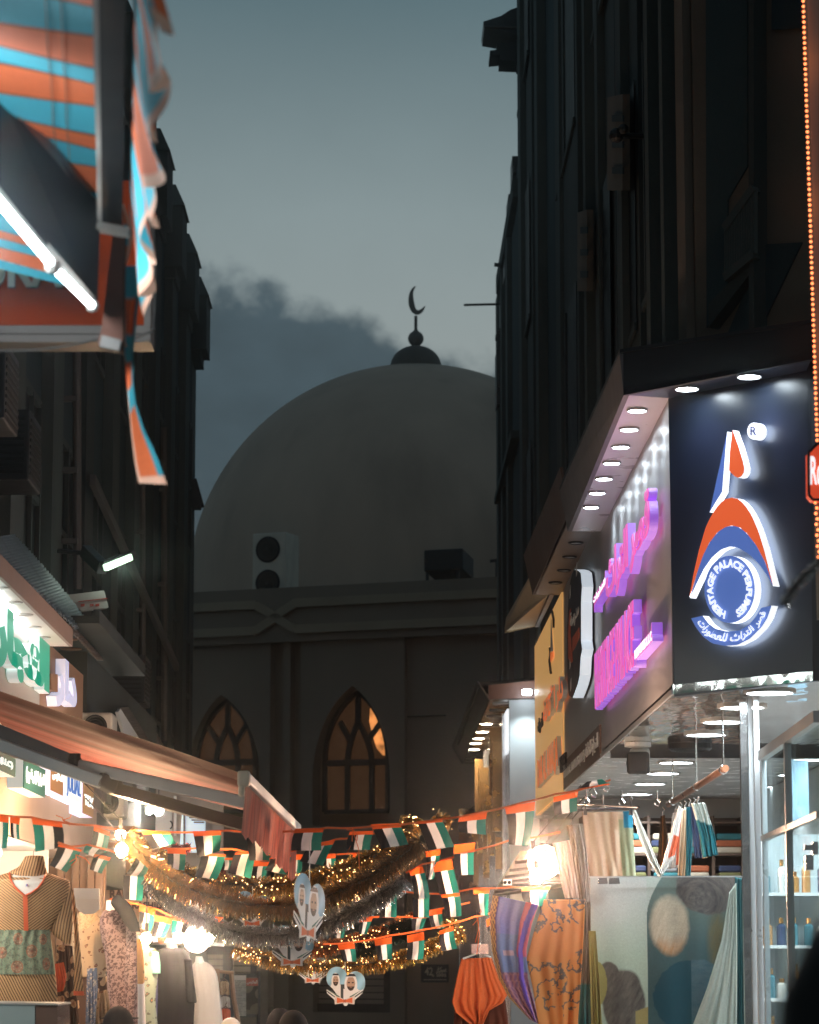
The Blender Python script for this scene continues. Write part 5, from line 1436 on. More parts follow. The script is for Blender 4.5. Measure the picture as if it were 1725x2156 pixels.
def rval(u, v):
    p = r0 + (r1 - r0) * u + Vector((0, 0, -.02))
    k = u * 15; i = int(k); fr = k - i
    drop = .235 + .03 * zig[i] - .04 * abs(fr - .35) * 1.4 + .02 * u
    return p + Vector((.012 * math.sin(u * 46) * v - .02 * v, 0, -drop * v))
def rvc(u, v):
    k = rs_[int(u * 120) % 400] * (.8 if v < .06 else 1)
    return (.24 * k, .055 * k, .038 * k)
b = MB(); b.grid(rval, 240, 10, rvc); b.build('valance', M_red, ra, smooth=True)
# ---- end of the left row: shutters, name board, lit stall
t = thing('brown_shutter', 'brown panelled shutters beside the white shop mouth on the left', 'shutter', (-2.0, 19.6, 0))
b = MB()
for i in range(7):
    x0 = on_y(104 + i * 16, 1900, 19.6).x; x1 = on_y(118 + i * 16, 1900, 19.6).x; b.box(x0, x1, 19.6 - .02 * (i % 2), 19.7, 0, EYE + .62)
b.build('leaf', mat('tan_shutter', (.30, .185, .115), .5, var=.2, vs=3, stretch=(3, 1, .5), grime=.3), t)
b = MB(); b.box(-2.4, on_y(218, 1900, 19.6).x, 19.71, 19.78, 0, EYE + .64); b.build('frame', M_bronze, t)
t = thing('name_board', 'peach name board reading RAHBAR ABDUL RASHID behind the flags on the left', 'sign', on_y(280, 1960, 24))
pb = lambda x, y, o=0: on_y(x, y, 24 - o)
b = MB(); b.prism([pb(215, 1962), pb(346, 1968), pb(346, 1790), pb(215, 1770)], (0, .06, 0)); b.build('panel', mat('peach_board', (.56, .36, .26), .6, var=.1), t)
b = MB()
def btx(s, x0, x1, y0, y1, bo=.05): text_fit(b, s, pb(x0, y1, .004), pb(x1, y1, .004), pb(x0, y0, .004), .006, (0, -1, 0), 0, 0, bo)
btx('RAHBAR', 231, 314, 1873, 1892); M_bp = mat('brown_print', (.10, .05, .035), .6); b.build('lettering', M_bp, t)
b = MB(); btx('ABDUL', 221, 269, 1899, 1914); b.build('lettering', M_bp, t)
b = MB(); btx('RASHID', 278, 343, 1899, 1914); b.build('lettering', M_bp, t)
b = MB()
b.prism([pb(221, 1851, .004), pb(276, 1851, .004), pb(276, 1839, .004), pb(221, 1839, .004)], (0, .003, 0)); b.build('label_bar', M_bp, t)
b = MB(); text_fit(b, shape_ar('رهبر عبد الرشيد'), pb(224, 1849, .008), pb(273, 1849, .008), pb(224, 1841, .008), .003, (0, -1, 0), 0, 0, .01); b.build('arabic_lettering', mat('peach_print', (.5, .33, .25), .6), t)
b = MB(); b.prism([pb(x, y, .004) for x, y in ((230, 1820), (262, 1820), (246, 1786))], (0, .003, 0)); b.build('emblem', mat('rust_print', (.42, .12, .06), .6), t)
st = thing('lit_stall', 'white lit stall with striped slat curtain and bluish doorway under the red awning', 'shop', on_y(350, 1780, 27))
def sp(x, y, Y=27.0): return on_y(x, y, Y)
b = MB(); b.prism([sp(255, 1990, 27.2), sp(470, 1990, 27.2), sp(470, 1640, 27.2), sp(255, 1640, 27.2)], (0, .1, 0)); b.build('back_wall', mat('stall_wall', (.36, .30, .25), .7, var=.15), st)
b = MB()
for i in range(17):
    x = 264 + i * 3.1; b.prism([sp(x, 1752, 26.9), sp(x + 1.5, 1752, 26.9), sp(x + 1.5, 1668, 26.9), sp(x, 1668, 26.9)], (0, .03, 0))
b.build('slat_curtain', M_shopw, st)
b = MB(); b.prism([sp(318, 1755), sp(362, 1755), sp(362, 1690), sp(318, 1690)], (0, .05, 0)); b.prism([sp(366, 1760, 26.9), sp(371, 1760, 26.9), sp(371, 1676, 26.9), sp(366, 1676, 26.9)], (0, .05, 0)); b.build('white_panel', M_shopw, st)
b = MB(); b.prism([sp(378, 1795, 26.95), sp(432, 1795, 26.95), sp(432, 1722, 26.95), sp(384, 1700, 26.95)], (0, .05, 0)); b.build('lit_doorway', emis('blue_lit_door', (.55, .72, .85), .5), st)
b = MB()
for i in range(6): b.prism([sp(383 + i * 5, 1708 + i * 5, 26.85), sp(420 + i * 2, 1708 + i * 5, 26.85), sp(420 + i * 2, 1705 + i * 5, 26.85), sp(383 + i * 5, 1705 + i * 5, 26.85)], (0, .04, 0))
b.prism([sp(386, 1790, 26.8), sp(390, 1790, 26.8), sp(390, 1710, 26.8), sp(386, 1710, 26.8)], (0, .04, 0)); b.build('stair', M_pipe, st)
b = MB(); pts = [sp(357 + 6 * math.cos(a), 1737 + 8 * math.sin(a), 26.9) for a in [math.radians(-80 + 20 * i) for i in range(9)]]; b.tube(pts, .007, 6); b.build('hook', M_black, st)
def lamp(name, label, px, py, Y, r, energy, mt=None, col=(1, .62, .34), up=.25, side=0.0, dish=0):
    p = on_y(px, py, Y); t = thing(name, label, 'lamp', p)
    b = MB(); b.ball(p, r, 18, 0, 1, 1, 1.15); b.build('bulb', emis('glowing_bulb', col, energy / (4 * math.pi ** 2 * r * r)), t, smooth=True)
    if dish:
        b = MB(); b.lathe([(r * .6, -.10), (dish * .6, -.075), (dish * .9, -.02), (dish, .03), (dish * 1.02, .03), (dish * .92, -.03), (dish * .6, -.09), (r * .5, -.115)], p, 28, 0, (0, -1, -.15)); b.build('bloom_dish', mat('bloom_dish_grey', (.20, .17, .14), .5, var=.2), t, smooth=True)  # added dish, imitates the bloom around a bare bulb
    b = MB(); b.tube([p + Vector((0, 0, r * 1.1)), p + Vector((0, 0, r + .06))], r * .45, 10); b.tube([p + Vector((0, 0, r + .05)), p + Vector((side, .02, r + up))], .004, 6); b.build('holder', M_rubber, t)
    return t
lamp('bare_bulb', 'left of two small white bulbs under the dark awning arm', 314, 1707, 25.3, .03, 10, M_bulbw, (1, .9, .8))
lamp('bare_bulb', 'right of two small white bulbs under the dark awning arm', 334, 1707, 25.2, .04, 16, M_bulbw, (1, .9, .8))
lamp('bare_bulb', 'upper of two glaring warm bulbs at the left end of the gold tinsel', 254, 1757, 15.8, .026, 55, side=-.2)
lamp('bare_bulb', 'lower of two glaring warm bulbs at the left end of the gold tinsel', 256, 1791, 15.7, .032, 75, side=-.2)
lamp('bare_bulb', 'small warm bulb above the leopard print dress row', 308, 1976, 17.2, .03, 36)
def flood(label, px, py, Y, w, h, energy, col=(1, .80, .60), arm=(.3, .3)):
    p = on_y(px, py, Y); t = thing('flood_light', label, 'flood light', p)
    b = MB(); b.box(p.x - w / 2, p.x + w / 2, Y, Y + .01, p.z - h / 2, p.z + h / 2); b.build('glass', M_bulbw, t, bevel=.003)
    b = MB(); b.box(p.x - w / 2 - .015, p.x + w / 2 + .015, Y + .011, Y + .09, p.z - h / 2 - .015, p.z + h / 2 + .015)
    for k in range(6): b.box(p.x - w / 2 + k * w / 5.5, p.x - w / 2 + k * w / 5.5 + .008, Y + .09, Y + .12, p.z - h / 2, p.z + h / 2)
    b.build('housing', M_steel, t)
    b = MB(); b.tube([p + Vector((0, .06, h / 2)), p + Vector((arm[0], .1, h / 2 + arm[1]))], .01, 8); b.build('arm', M_steel, t)
    ld = bpy.data.lights.new('flood_glow', 'POINT'); ld.energy = energy; ld.color = col; ld.shadow_soft_size = .08
    lo_ = bpy.data.objects.new('flood_glow', ld); C.objects.link(lo_); lo_.location = p + Vector((0, -.08, 0))
lamp('bare_bulb', 'biggest glaring bulb at the right in front of the yellow sign', 1146, 1814, 17.6, .05, 250, col=(1, .58, .37), side=.3, up=.4, dish=.10)
lamp('bare_bulb', 'lower of the glaring bulbs at the right in front of the yellow sign', 1130, 1846, 17.5, .04, 60, col=(1, .60, .40), side=.3, up=.4)
lamp('bare_bulb', 'leftmost of the glaring bulbs at the right in front of the yellow sign', 1122, 1802, 17.8, .03, 35, col=(1, .60, .40), side=.3, up=.4)
lamp('bare_bulb', 'biggest glaring bulb over the black abaya on the left', 415, 1977, 19.0, .05, 125, col=(1, .70, .52), side=-.2, dish=.085)
lamp('bare_bulb', 'right one of the glaring bulbs over the black abaya on the left', 440, 1976, 19.2, .03, 20, col=(1, .74, .54), side=-.2)
lamp('bare_bulb', 'left one of the glaring bulbs over the black abaya on the left', 376, 1973, 19.1, .032, 22, col=(1, .74, .54), side=-.2)
b = MB(); b.tube([on_y(290, 1973, 19.2), on_y(470, 1990, 19.8)], .012); b.tube([on_y(320, 1981, 19.0), on_y(440, 1986, 19.6)], .008)
tag(b.build('lamp_rail', M_alu, origin=on_y(380, 1982, 19.5)), 'thin bright rail carrying the left flood lights', 'rail')
b = MB(); b.ball(on_y(340, 1976, 18.0), .028, 12, 0, 1, 1, 1.3); b.ball(on_y(340, 1965, 18.0), .02, 10); b.tube([on_y(340, 1972, 18), on_y(340, 1950, 18)], .006)
tag(b.build('unlit_bulb', mat('amber_bulb', (.35, .16, .07), .3), origin=on_y(340, 1976, 18)), 'unlit amber bulb between two glaring lamps on the left', 'bulb')
# ---------------------------------------------------------------- flag bunting over the alley
M_flag = [cloth('flag_red', .7, .35, .1, (.72, .115, .018)), cloth('flag_black', .7, .05, .1, (.012, .013, .018)), cloth('flag_white', .7, .35, .06, (.84, .82, .80)), cloth('flag_green', .7, .25, .1, (.010, .19, .15))]
M_ribbon = mat('orange_ribbon', (.70, .13, .02), .6, var=.1)
frng = np.random.default_rng(11)
def flag(parent, q, Y, mirror=False, red=.2):
    (ax, ay), (bx, by), (cx_, cy_), (dx, dy) = q      # top left, top right, bottom right, bottom left
    ph, am = frng.uniform(0, 6), frng.uniform(.010, .024)
    def f(u, v):
        x = (ax * (1 - u) + bx * u) * (1 - v) + (dx * (1 - u) + cx_ * u) * v
        y = (ay * (1 - u) + by * u) * (1 - v) + (dy * (1 - u) + cy_ * u) * v
        bow = math.sin(math.pi * v) * (am / .01) * 1.6
        return on_y(x + bow * math.cos(ph), y, Y + am * math.sin(ph + 5 * u + 3 * v) * (.3 + v) + .02 * v * math.cos(ph))
    def mi(u, v):
        if v < red: return 0
        k = min(2, int(u * 3))
        return (1, 2, 3)[k] if not mirror else (3, 2, 1)[k]
    b = MB(); b.grid(f, 9, 10, mi=mi)
    return b.build('flag', M_flag, parent, smooth=True)
def bunting(label, Y, line, flags, bows=()):
    t = thing('flag_bunting', label, 'bunting', on_y(line[0][0], line[0][1], Y), 'flag buntings strung over the alley')
    pts = []
    for (x0, y0), (x1, y1) in zip(line, line[1:]):
        n = max(2, int(math.dist((x0, y0), (x1, y1)) / 22)); sag = math.dist((x0, y0), (x1, y1)) * .02
        for i in range(n): k = i / n; pts.append((x0 + (x1 - x0) * k, y0 + (y1 - y0) * k + sag * math.sin(math.pi * k)))
    pts.append(line[-1])
    b = MB()
    P = [on_y(x, y, Y + .01) for x, y in pts]
    for a, c in zip(P, P[1:]): b.bar(a, c, .004, .011)
    b.build('ribbon', M_ribbon, t)
    for fl in flags:
        q = fl[:4]; mir = len(fl) > 4 and fl[4]; rd_ = fl[5] if len(fl) > 5 else .2
        flag(t, q, Y, mir, rd_)
    for bx, by, ends in bows:
        b = MB()
        for ex, ey in ends:
            p0, p1 = on_y(bx, by, Y - .01), on_y(ex, ey, Y - .02); m = (p0 + p1) * .5 + Vector((.015, 0, .0))
            b.bar(p0, m, .004, .013, up=(0, 1, 0)); b.bar(m, p1, .004, .011, up=(0, 1, 0))
        b.build('ribbon_bow', M_ribbon, t)
    return t
bunting('topmost bunting at the far left, above the striped tunic', 14.55, [(-40, 1711), (66, 1721), (130, 1732), (200, 1738), (262, 1748)],
        [((-22, 1714), (18, 1719), (14, 1786), (-18, 1786)), ((22, 1719), (42, 1723), (42, 1768), (24, 1764), False, .3), ((66, 1721), (130, 1732), (134, 1784), (74, 1794), True), ((198, 1739), (232, 1752), (222, 1796), (188, 1789))],
        [(133, 1727, ((118, 1717), (150, 1716), (128, 1735), (147, 1738)))])
bunting('short drooping bunting beside the collar of the striped dress', 14.4, [(122, 1774), (150, 1783), (185, 1779), (230, 1790), (275, 1806)],
        [((123, 1778), (173, 1789), (140, 1837), (104, 1822), False, .14), ((182, 1778), (226, 1789), (206, 1808), (176, 1795), True, .12), ((200, 1798), (234, 1806), (214, 1840), (189, 1831)), ((286, 1806), (312, 1829), (300, 1848), (264, 1840), False, .05)],
        [(160, 1800, ((147, 1815), (150, 1823), (184, 1812), (190, 1820)))])
bunting('longest bunting, highest across the alley, running up to the shop lights at right', 15.8, [(288, 1749), (480, 1749), (600, 1751), (690, 1743), (780, 1741), (870, 1733), (930, 1725), (1000, 1713), (1100, 1690), (1170, 1672), (1222, 1663), (1286, 1642)],
        [((297, 1750), (358, 1751), (371, 1776), (322, 1788)), ((406, 1750), (466, 1750), (463, 1792), (416, 1806)), ((516, 1750), (566, 1750), (567, 1812), (525, 1812)), ((622, 1745), (683, 1743), (677, 1791), (613, 1791), False, .16),
         ((737, 1751), (787, 1749), (779, 1790), (728, 1789)), ((780, 1736), (841, 1733), (860, 1778), (804, 1787)), ((878, 1729), (930, 1725), (957, 1783), (902, 1790), False, .12), ((967, 1722), (1026, 1710), (1024, 1758), (966, 1752), False, .3),
         ((1063, 1699), (1127, 1688), (1112, 1782), (1071, 1778), False, .24), ((1166, 1678), (1218, 1666), (1216, 1708), (1168, 1717), False, .3), ((1217, 1664), (1286, 1652), (1268, 1640), (1236, 1646), False, .25)],
        [(742, 1745, ((730, 1800), (752, 1770), (757, 1830), (730, 1748)))])
bunting('second bunting just below the longest, passing behind the red zigzag valance', 16.4, [(338, 1786), (420, 1786), (490, 1788), (560, 1800), (640, 1786), (705, 1768), (790, 1755)],
        [((352, 1789), (391, 1790), (388, 1833), (352, 1829)), ((424, 1797), (476, 1799), (456, 1852), (410, 1846), False, .15), ((496, 1795), (541, 1792), (528, 1850), (481, 1838), False, .15), ((570, 1806), (613, 1800), (602, 1842), (557, 1832), False, .12),
         ((652, 1778), (707, 1767), (680, 1823), (631, 1814), False, .22)])
bunting('third bunting with pinkish stripes lit from the left, behind the second', 17.0, [(440, 1815), (536, 1814), (610, 1800), (680, 1799), (745, 1797), (830, 1795)],
        [((462, 1806), (490, 1806), (488, 1832), (464, 1832)), ((536, 1815), (567, 1815), (562, 1860), (532, 1860)), ((606, 1801), (637, 1800), (632, 1852), (602, 1852)), ((677, 1800), (707, 1797), (705, 1846), (678, 1846)), ((743, 1797), (786, 1795), (786, 1836), (744, 1836), False, .5), ((700, 1858), (728, 1856), (726, 1884), (700, 1884))])
bunting('bunting of long pinkish flags on the right between the gold tinsel and the orange top', 17.0, [(855, 1838), (889, 1820), (950, 1806), (1010, 1788), (1072, 1770), (1180, 1752)],
        [((896, 1793), (928, 1788), (913, 1852), (896, 1852), False, .25), ((956, 1779), (1001, 1774), (998, 1842), (960, 1843), False, .32), ((911, 1817), (951, 1809), (968, 1880), (926, 1884), False, .3), ((861, 1832), (890, 1824), (905, 1891), (872, 1894), False, .25)])
bunting('lower right bunting whose flags end level with the purple scarf', 17.3, [(795, 1866), (870, 1880), (930, 1882), (1000, 1870), (1080, 1868), (1160, 1866)],
        [((799, 1868), (834, 1866), (835, 1932), (799, 1932), False, .12), ((869, 1890), (904, 1888), (904, 1932), (870, 1932), False, .03), ((928, 1881), (967, 1876), (972, 1929), (938, 1932), False, .2), ((996, 1872), (1031, 1869), (1028, 1928), (1005, 1927), False, .25), ((1098, 1869), (1160, 1866), (1148, 1908), (1108, 1908))],
        [(1005, 1925, ((996, 1948), (1012, 1915), (1001, 1985), (1004, 2010)))])
bunting('lowest bunting in the middle, just above the heart with two portraits', 18.0, [(680, 1988), (745, 1984), (820, 1970), (890, 1958), (955, 1944), (1000, 1930), (1060, 1916)],
        [((711, 1990), (746, 1986), (751, 2025), (722, 2024), False, .3), ((788, 1979), (825, 1973), (826, 2020), (796, 2022), False, .3), ((857, 1970), (893, 1962), (891, 2020), (855, 2021), False, .28), ((925, 1960), (955, 1950), (963, 1998), (930, 2003), False, .25),
         ((1024, 1938), (1046, 1922), (1040, 1950), (1028, 1962), False, .6), ((1064, 1924), (1110, 1912), (1092, 1950), (1066, 1957), True, .12)])
bunting('short bunting in the middle whose flags hide behind brown tinsel', 18.6, [(700, 1948), (756, 1934), (800, 1930), (870, 1930), (935, 1912), (990, 1900)],
        [((756, 1932), (786, 1929), (772, 1967), (756, 1967), False, .35), ((868, 1931), (900, 1931), (890, 1958), (868, 1961), False, .1), ((902, 1917), (932, 1911), (936, 1955), (911, 1956), False, .26), ((700, 1948), (730, 1942), (724, 1975), (702, 1976), False, .3)])
bunting('lower left bunting in front of the peach name board', 17.4, [(232, 1893), (293, 1904), (330, 1914), (363, 1930), (420, 1942), (470, 1950)],
        [((293, 1904), (328, 1914), (318, 1962), (289, 1952), False, .32), ((325, 1926), (364, 1934), (346, 1975), (319, 1972), False, .3), ((363, 1930), (400, 1941), (390, 1966), (361, 1964), True, .2), ((260, 1843), (304, 1846), (300, 1897), (259, 1893), False, .04), ((352, 1860), (386, 1861), (382, 1897), (352, 1895), False, .04), ((446, 1930), (470, 1932), (468, 1958), (448, 1957), False, .5)])

# ---------------------------------------------------------------- tinsel garlands
def tinsel_mat(name, col, rough=.2, var=.35):
    m, n, l, p = newmat(name)
    oi = n.new('ShaderNodeAttribute'); oi.attribute_name = 'Col'
    l.new(oi.outputs['Color'], p.inputs['Base Color']); p.inputs['Metallic'].default_value = .85; p.inputs['Roughness'].default_value = rough
    return m
M_tgold, M_tsil, M_tred, M_tgrn = tinsel_mat('gold_foil', None), tinsel_mat('silver_foil', None), tinsel_mat('copper_foil', None), tinsel_mat('green_foil', None)
M_fairy = emis('fairy_bulb', (1, .58, .24), 5)
def garland(label, pts, Y, rad_px, n, col, mt, bulbs=0, Y2=None):
    Y2 = Y2 or Y
    k = Y / FPX; R = rad_px * k
    g = np.random.default_rng(len(label) + n)
    t = thing('tinsel_garland', label, 'garland', on_y(pts[0][0], pts[0][1], Y))
    def at(s):
        p = catmull(pts, s); return on_y(p[0], p[1], Y + (Y2 - Y) * s)
    b = MB()
    b.tube([at(i / 40) for i in range(41)], R * .16, 6); b.build('core', M_steel, t)
    b = MB()
    for i in range(n):
        s = g.uniform(0, 1); p = at(s); tn = (at(min(1, s + .01)) - at(max(0, s - .01))).normalized()
        a = g.uniform(0, 6.283); L = R * g.uniform(.65, 1.25)
        e1 = tn.cross(Vector((0, 0, 1))).normalized(); e2 = e1.cross(tn)
        d = (e1 * math.cos(a) + e2 * math.sin(a) + tn * g.uniform(-.55, .55) + Vector((0, 0, -.25))).normalized()
        w = d.cross(Vector((g.normal(), g.normal(), g.normal()))).normalized() * (R * .042)
        m = p + d * (L * .55) ; e = p + d * L + Vector((0, 0, -L * .18))
        c = sc(col, g.uniform(.35, 1.25))
        b.add([p - w, p + w, m + w, m - w, e + w * .5, e - w * .5], [(0, 1, 2, 3), (3, 2, 4, 5)], 0, [c] * 6)
    b.build('tinsel', mt, t)
    if bulbs:
        b = MB()
        for i in range(bulbs):
            p = at(g.uniform(0.02, .98)) + Vector((g.uniform(-1, 1) * R * .7, -R * g.uniform(.2, 1.0), g.uniform(-1, 1) * R * .7))
            b.ball(p, g.uniform(.0022, .0045), 6)
        b.build('fairy_lights', M_fairy, t)
    return t
def catmull(P, s):
    n = len(P) - 1; x = min(.9999, max(0, s)) * n; i = int(x); t = x - i
    p0, p1, p2, p3 = P[max(0, i - 1)], P[i], P[i + 1], P[min(n, i + 2)]
    return tuple(.5 * (2 * p1[j] + (p2[j] - p0[j]) * t + (2 * p0[j] - 5 * p1[j] + 4 * p2[j] - p3[j]) * t * t + (3 * p1[j] - p0[j] - 3 * p2[j] + p3[j]) * t ** 3) for j in (0, 1))
GOLD = (.74, .47, .13); DGOLD = (.46, .25, .07); SIL = (.50, .50, .49); COP = (.55, .12, .05)
garland('thick dark gold tinsel garland sagging in front, two glaring bulbs at its left end', [(266, 1758), (300, 1800), (350, 1845), (410, 1876), (480, 1897), (560, 1908), (640, 1900), (710, 1878), (780, 1846), (840, 1805), (885, 1772)], 16.0, 26, 8500, DGOLD, M_tgold)
garland('bright gold tinsel garland with fairy lights, behind the dark gold one', [(330, 1800), (380, 1835), (450, 1856), (530, 1864), (610, 1860), (690, 1842), (760, 1815), (820, 1785), (858, 1750), (868, 1722)], 16.9, 25, 7500, GOLD, M_tgold, 110)
garland('silver tinsel garland hanging below the dark gold one', [(316, 1845), (355, 1885), (400, 1920), (460, 1950), (530, 1966), (610, 1966), (690, 1944), (750, 1915), (810, 1880), (850, 1848)], 16.6, 23, 7500, SIL, M_tsil)
garland('lowest gold tinsel garland with fairy lights above the portrait heart', [(495, 1995), (545, 2012), (610, 2028), (690, 2034), (770, 2030), (840, 2016), (900, 1998), (965, 1958)], 18.6, 19, 5000, GOLD, M_tgold, 110)
garland('reddish gold tinsel garland between the silver one and the lowest gold one', [(640, 2002), (700, 1992), (760, 1976), (820, 1955), (880, 1930)], 19.4, 19, 3200, (.62, .25, .08), M_tred, 70)
garland('small gold tuft of tinsel at the right end of the lowest bunting', [(938, 1950), (952, 1944), (966, 1960), (972, 1978)], 18.2, 15, 700, GOLD, M_tgold, 14)
garland('gold frayed tuft of tinsel on the longest bunting right of its middle', [(918, 1716), (932, 1728), (944, 1735)], 16.95, 20, 260, GOLD, M_tgold, 3)
garland('dark green tinsel piece left of the middle of the lowest bunting', [(752, 2000), (775, 2002), (798, 2000)], 18.8, 22, 1500, (.03, .075, .055), M_tgrn, 6)
garland('dark green tinsel piece above the lowest bunting', [(826, 1962), (848, 1956), (868, 1950)], 18.9, 22, 1500, (.03, .075, .055), M_tgrn, 4)
garland('red tinsel piece behind the flags at the left', [(362, 1783), (380, 1786), (400, 1784)], 17.2, 12, 700, (.6, .07, .03), M_tred)
garland('red tinsel piece hanging between flags near the gold garland', [(458, 1812), (462, 1828), (460, 1845)], 17.2, 15, 700, (.6, .07, .03), M_tred)
garland('blurred silver tinsel strand close to the lens at the right edge', [(1652, 1270), (1672, 1238), (1700, 1205), (1740, 1172), (1790, 1130)], 8.0, 15, 1600, (.75, .72, .70), M_tsil)

# ---------------------------------------------------------------- portrait hearts
def heart_rgb(cx_, cy_):
    """colour of the printed board in its own units (a 475-wide drawing), None outside the outline"""
    def el(x, y, rx_, ry_): return ((cx_ - x) / rx_) ** 2 + ((cy_ - y) / ry_) ** 2 < 1
    inside = el(1075, 815, 128, 135) or el(1300, 875, 122, 140) or (abs(cx_ - 1182) < 200 * max(0, 1 - (cy_ - 880) / 290.0) and cy_ > 850 and cy_ < 1150) or el(1182, 900, 130, 120)
    wx = abs(cx_ - 1172)
    wing = 940 < cy_ < 1100 and 60 < wx < 220 and abs(cy_ - (1085 - (wx - 60) * .70)) < 44 - .16 * (wx - 60) + 4
    bow = wx < 122 and abs(cy_ - 1092 + .10 * wx) < 16 + 38 * (wx / 122) ** .8
    rim = bow or wing
    if bow:
        if wx < 16: return (.42, .10, .05)
        return (.62, .13, .045) if (wx < 95 and abs(cy_ - 1092 + .10 * wx) < 10 + 32 * (wx / 122)) else (.60, .52, .46)
    if wing:
        s = (cy_ - (1085 - (wx - 60) * .70))
        return (.02, .025, .03) if -8 < s < 9 else ((.03, .12, .09) if s < -24 else (.68, .68, .66))
    if not inside: return None
    sky = (.24, .44, .56)
    for (fx, fy_, w, h, beard) in ((1245, 885, 78, 150, 1), (1060, 850, 52, 110, 0)):
        if el(fx, fy_ - h * .02, w * .66, h * .58):
            if cy_ < fy_ - h * .34: return (.75, .74, .72) if cy_ < fy_ - h * .52 or abs(cx_ - fx) > w * .5 else (.38, .25, .18)
            if cy_ > fy_ + h * (.22 if beard else .12): return (.045, .035, .03) if not el(fx, fy_ + h * .27, w * .2, h * .035) else (.35, .18, .14)
            if abs(cy_ - (fy_ - h * .10)) < h * .05 and .14 * w < abs(cx_ - fx) < .46 * w: return (.05, .035, .03)
            return (.42, .28, .20)
        if fy_ - h * .80 < cy_ < fy_ - h * .60 and el(fx, fy_ - h * .2, w * .95, h * .72): return (.02, .02, .025)
        if el(fx, fy_ + h * .1, w, h * .98) or (cy_ > fy_ + h * .4 and abs(cx_ - fx) < w * 1.15): return (.72, .71, .69)
    if cy_ > 890 and 1105 < cx_ < 1178: return (.05, .06, .06) if cx_ > 1122 else (.33, .24, .12)
    if cy_ > 960: return (.70, .69, .67)
    return sc(sky, 1.0 + .25 * math.sin(cx_ * .03 + cy_ * .02))
HN = 150
def heart_pos(u, v): return Vector(((u - .5) * 1.0, 0, (.5 - v) * 1.0))
def heart_xy(u, v): return 1182 + (u - .5) * 475, 915 + (v - .5) * 475
M_print = cloth('printed_card', .4, 0, .05)
b = MB()
hb = {}
def heart_keep(u, v): return heart_rgb(*heart_xy(u, v)) is not None
b.grid(heart_pos, HN, HN, lambda u, v: heart_rgb(*heart_xy(u, v)) or (.7, .68, .66), keep=heart_keep)
heart_spots = [((728, 2077), 81, 0, 18.0, 0, 'heart-shaped card with two bearded men in white headdress hanging lowest over the dark window'),
               ((651, 1912), 140, 64, 15.2, 4, 'narrow turned heart-shaped card hanging nearest on a white string'),
               ((617, 1993), 88, 4, 16.75, 0, 'heart-shaped card with bearded portrait half hidden under the silver tinsel'),
               ((533, 1916), 78, 10, 16.8, 0, 'heart-shaped card whose middle hides behind the dark gold tinsel'),
               ((660, 2041), 63, 0, 19.4, 0, 'heart-shaped card of which only the bow shows below the lowest gold tinsel')]
hmesh = None
for (hx, hy), wpx, yaw, Y, roll, lab in heart_spots:
    p = on_y(hx, hy, Y); s = wpx * Y / FPX
    t = thing('portrait_heart', lab, 'decoration', p, 'portrait hearts')
    if hmesh is None:
        o = b.build('printed_board', M_print, None, solid=.012); hmesh = o.data
    else:
        o = bpy.data.objects.new('printed_board', hmesh); C.objects.link(o); md = o.modifiers.new('thickness', 'SOLIDIFY'); md.thickness = .012; md.offset = 0
    o.parent = t; o.location = (0, 0, 0)
    t.scale = (s, s, s); t.rotation_euler = (0, math.radians(roll), math.radians(yaw))
    sb = MB(); top_ = Vector((0, 0, .30 if yaw < 20 else .42))
    sb.tube([Vector((0, 0.005, .2)), Vector((-.02 if yaw < 20 else -.05, .005, 1.0 if yaw > 20 else .62))], .008 if yaw > 20 else .006, 5)
    so = sb.build('string', M_white, None); so.parent = t; so.location = (0, 0, 0)

# ---------------------------------------------------------------- clothing on the left
def loft_geo(mb, secs, Y, ratio=.5, n=40, mi=0, cap=True, fold=0.0, nf=9, ysh=None):
    """round solid from silhouette rows (py, left px, right px) seen at depth Y; mi may be a function of row fraction"""
    rows = []
    M = 6 * (len(secs) - 1)
    for i in range(M + 1):
        s = i / M
        q = catmull3(secs, s)
        a, c = on_y(q[1], q[0], Y), on_y(q[2], q[0], Y)
        rows.append(((a.x + c.x) / 2, (c.x - a.x) / 2, a.z, q[0]))
    vs, fs, ms = [], [], []
    for (cx_, hw, z, py) in rows:
        for k in range(n):
            a = 2 * math.pi * k / n
            f = 1 + fold * math.sin(nf * a + z * 4)
            vs.append((cx_ + hw * math.cos(a) * (f if abs(math.cos(a)) < .9 else 1), Y + hw * ratio * math.sin(a) * f, z))
    for i in range(len(rows) - 1):
        m = mi((rows[i][3] + rows[i + 1][3]) / 2) if callable(mi) else mi
        for k in range(n):
            fs.append((i * n + k, (i + 1) * n + k, (i + 1) * n + (k + 1) % n, i * n + (k + 1) % n)); ms.append(m)
    if cap:
        fs.append(tuple(range(n))); ms.append(ms[0]); fs.append(tuple((len(rows) - 1) * n + k for k in range(n - 1, -1, -1))); ms.append(ms[-1])
    mb.add(vs, fs, ms); return mb
def catmull3(P, s):
    n = len(P) - 1; x = min(.99999, max(0, s)) * n; i = int(x); t = x - i
    p0, p1, p2, p3 = P[max(0, i - 1)], P[i], P[i + 1], P[min(n, i + 2)]
    return tuple(.5 * (2 * p1[j] + (p2[j] - p0[j]) * t + (2 * p0[j] - 5 * p1[j] + 4 * p2[j] - p3[j]) * t * t + (3 * p1[j] - p0[j] - 3 * p2[j] + p3[j]) * t ** 3) for j in (0, 1, 2))
def stand(t, px, py, Y, r=.016):
    p = on_y(px, py, Y); b = MB(); b.tube([(p.x, Y, p.z), (p.x, Y, .03)], r, 10); b.lathe([(.16, 0), (.16, .015), (.02, .03)], (p.x, Y, .012), 24); b.build('stand', M_chrome, t)
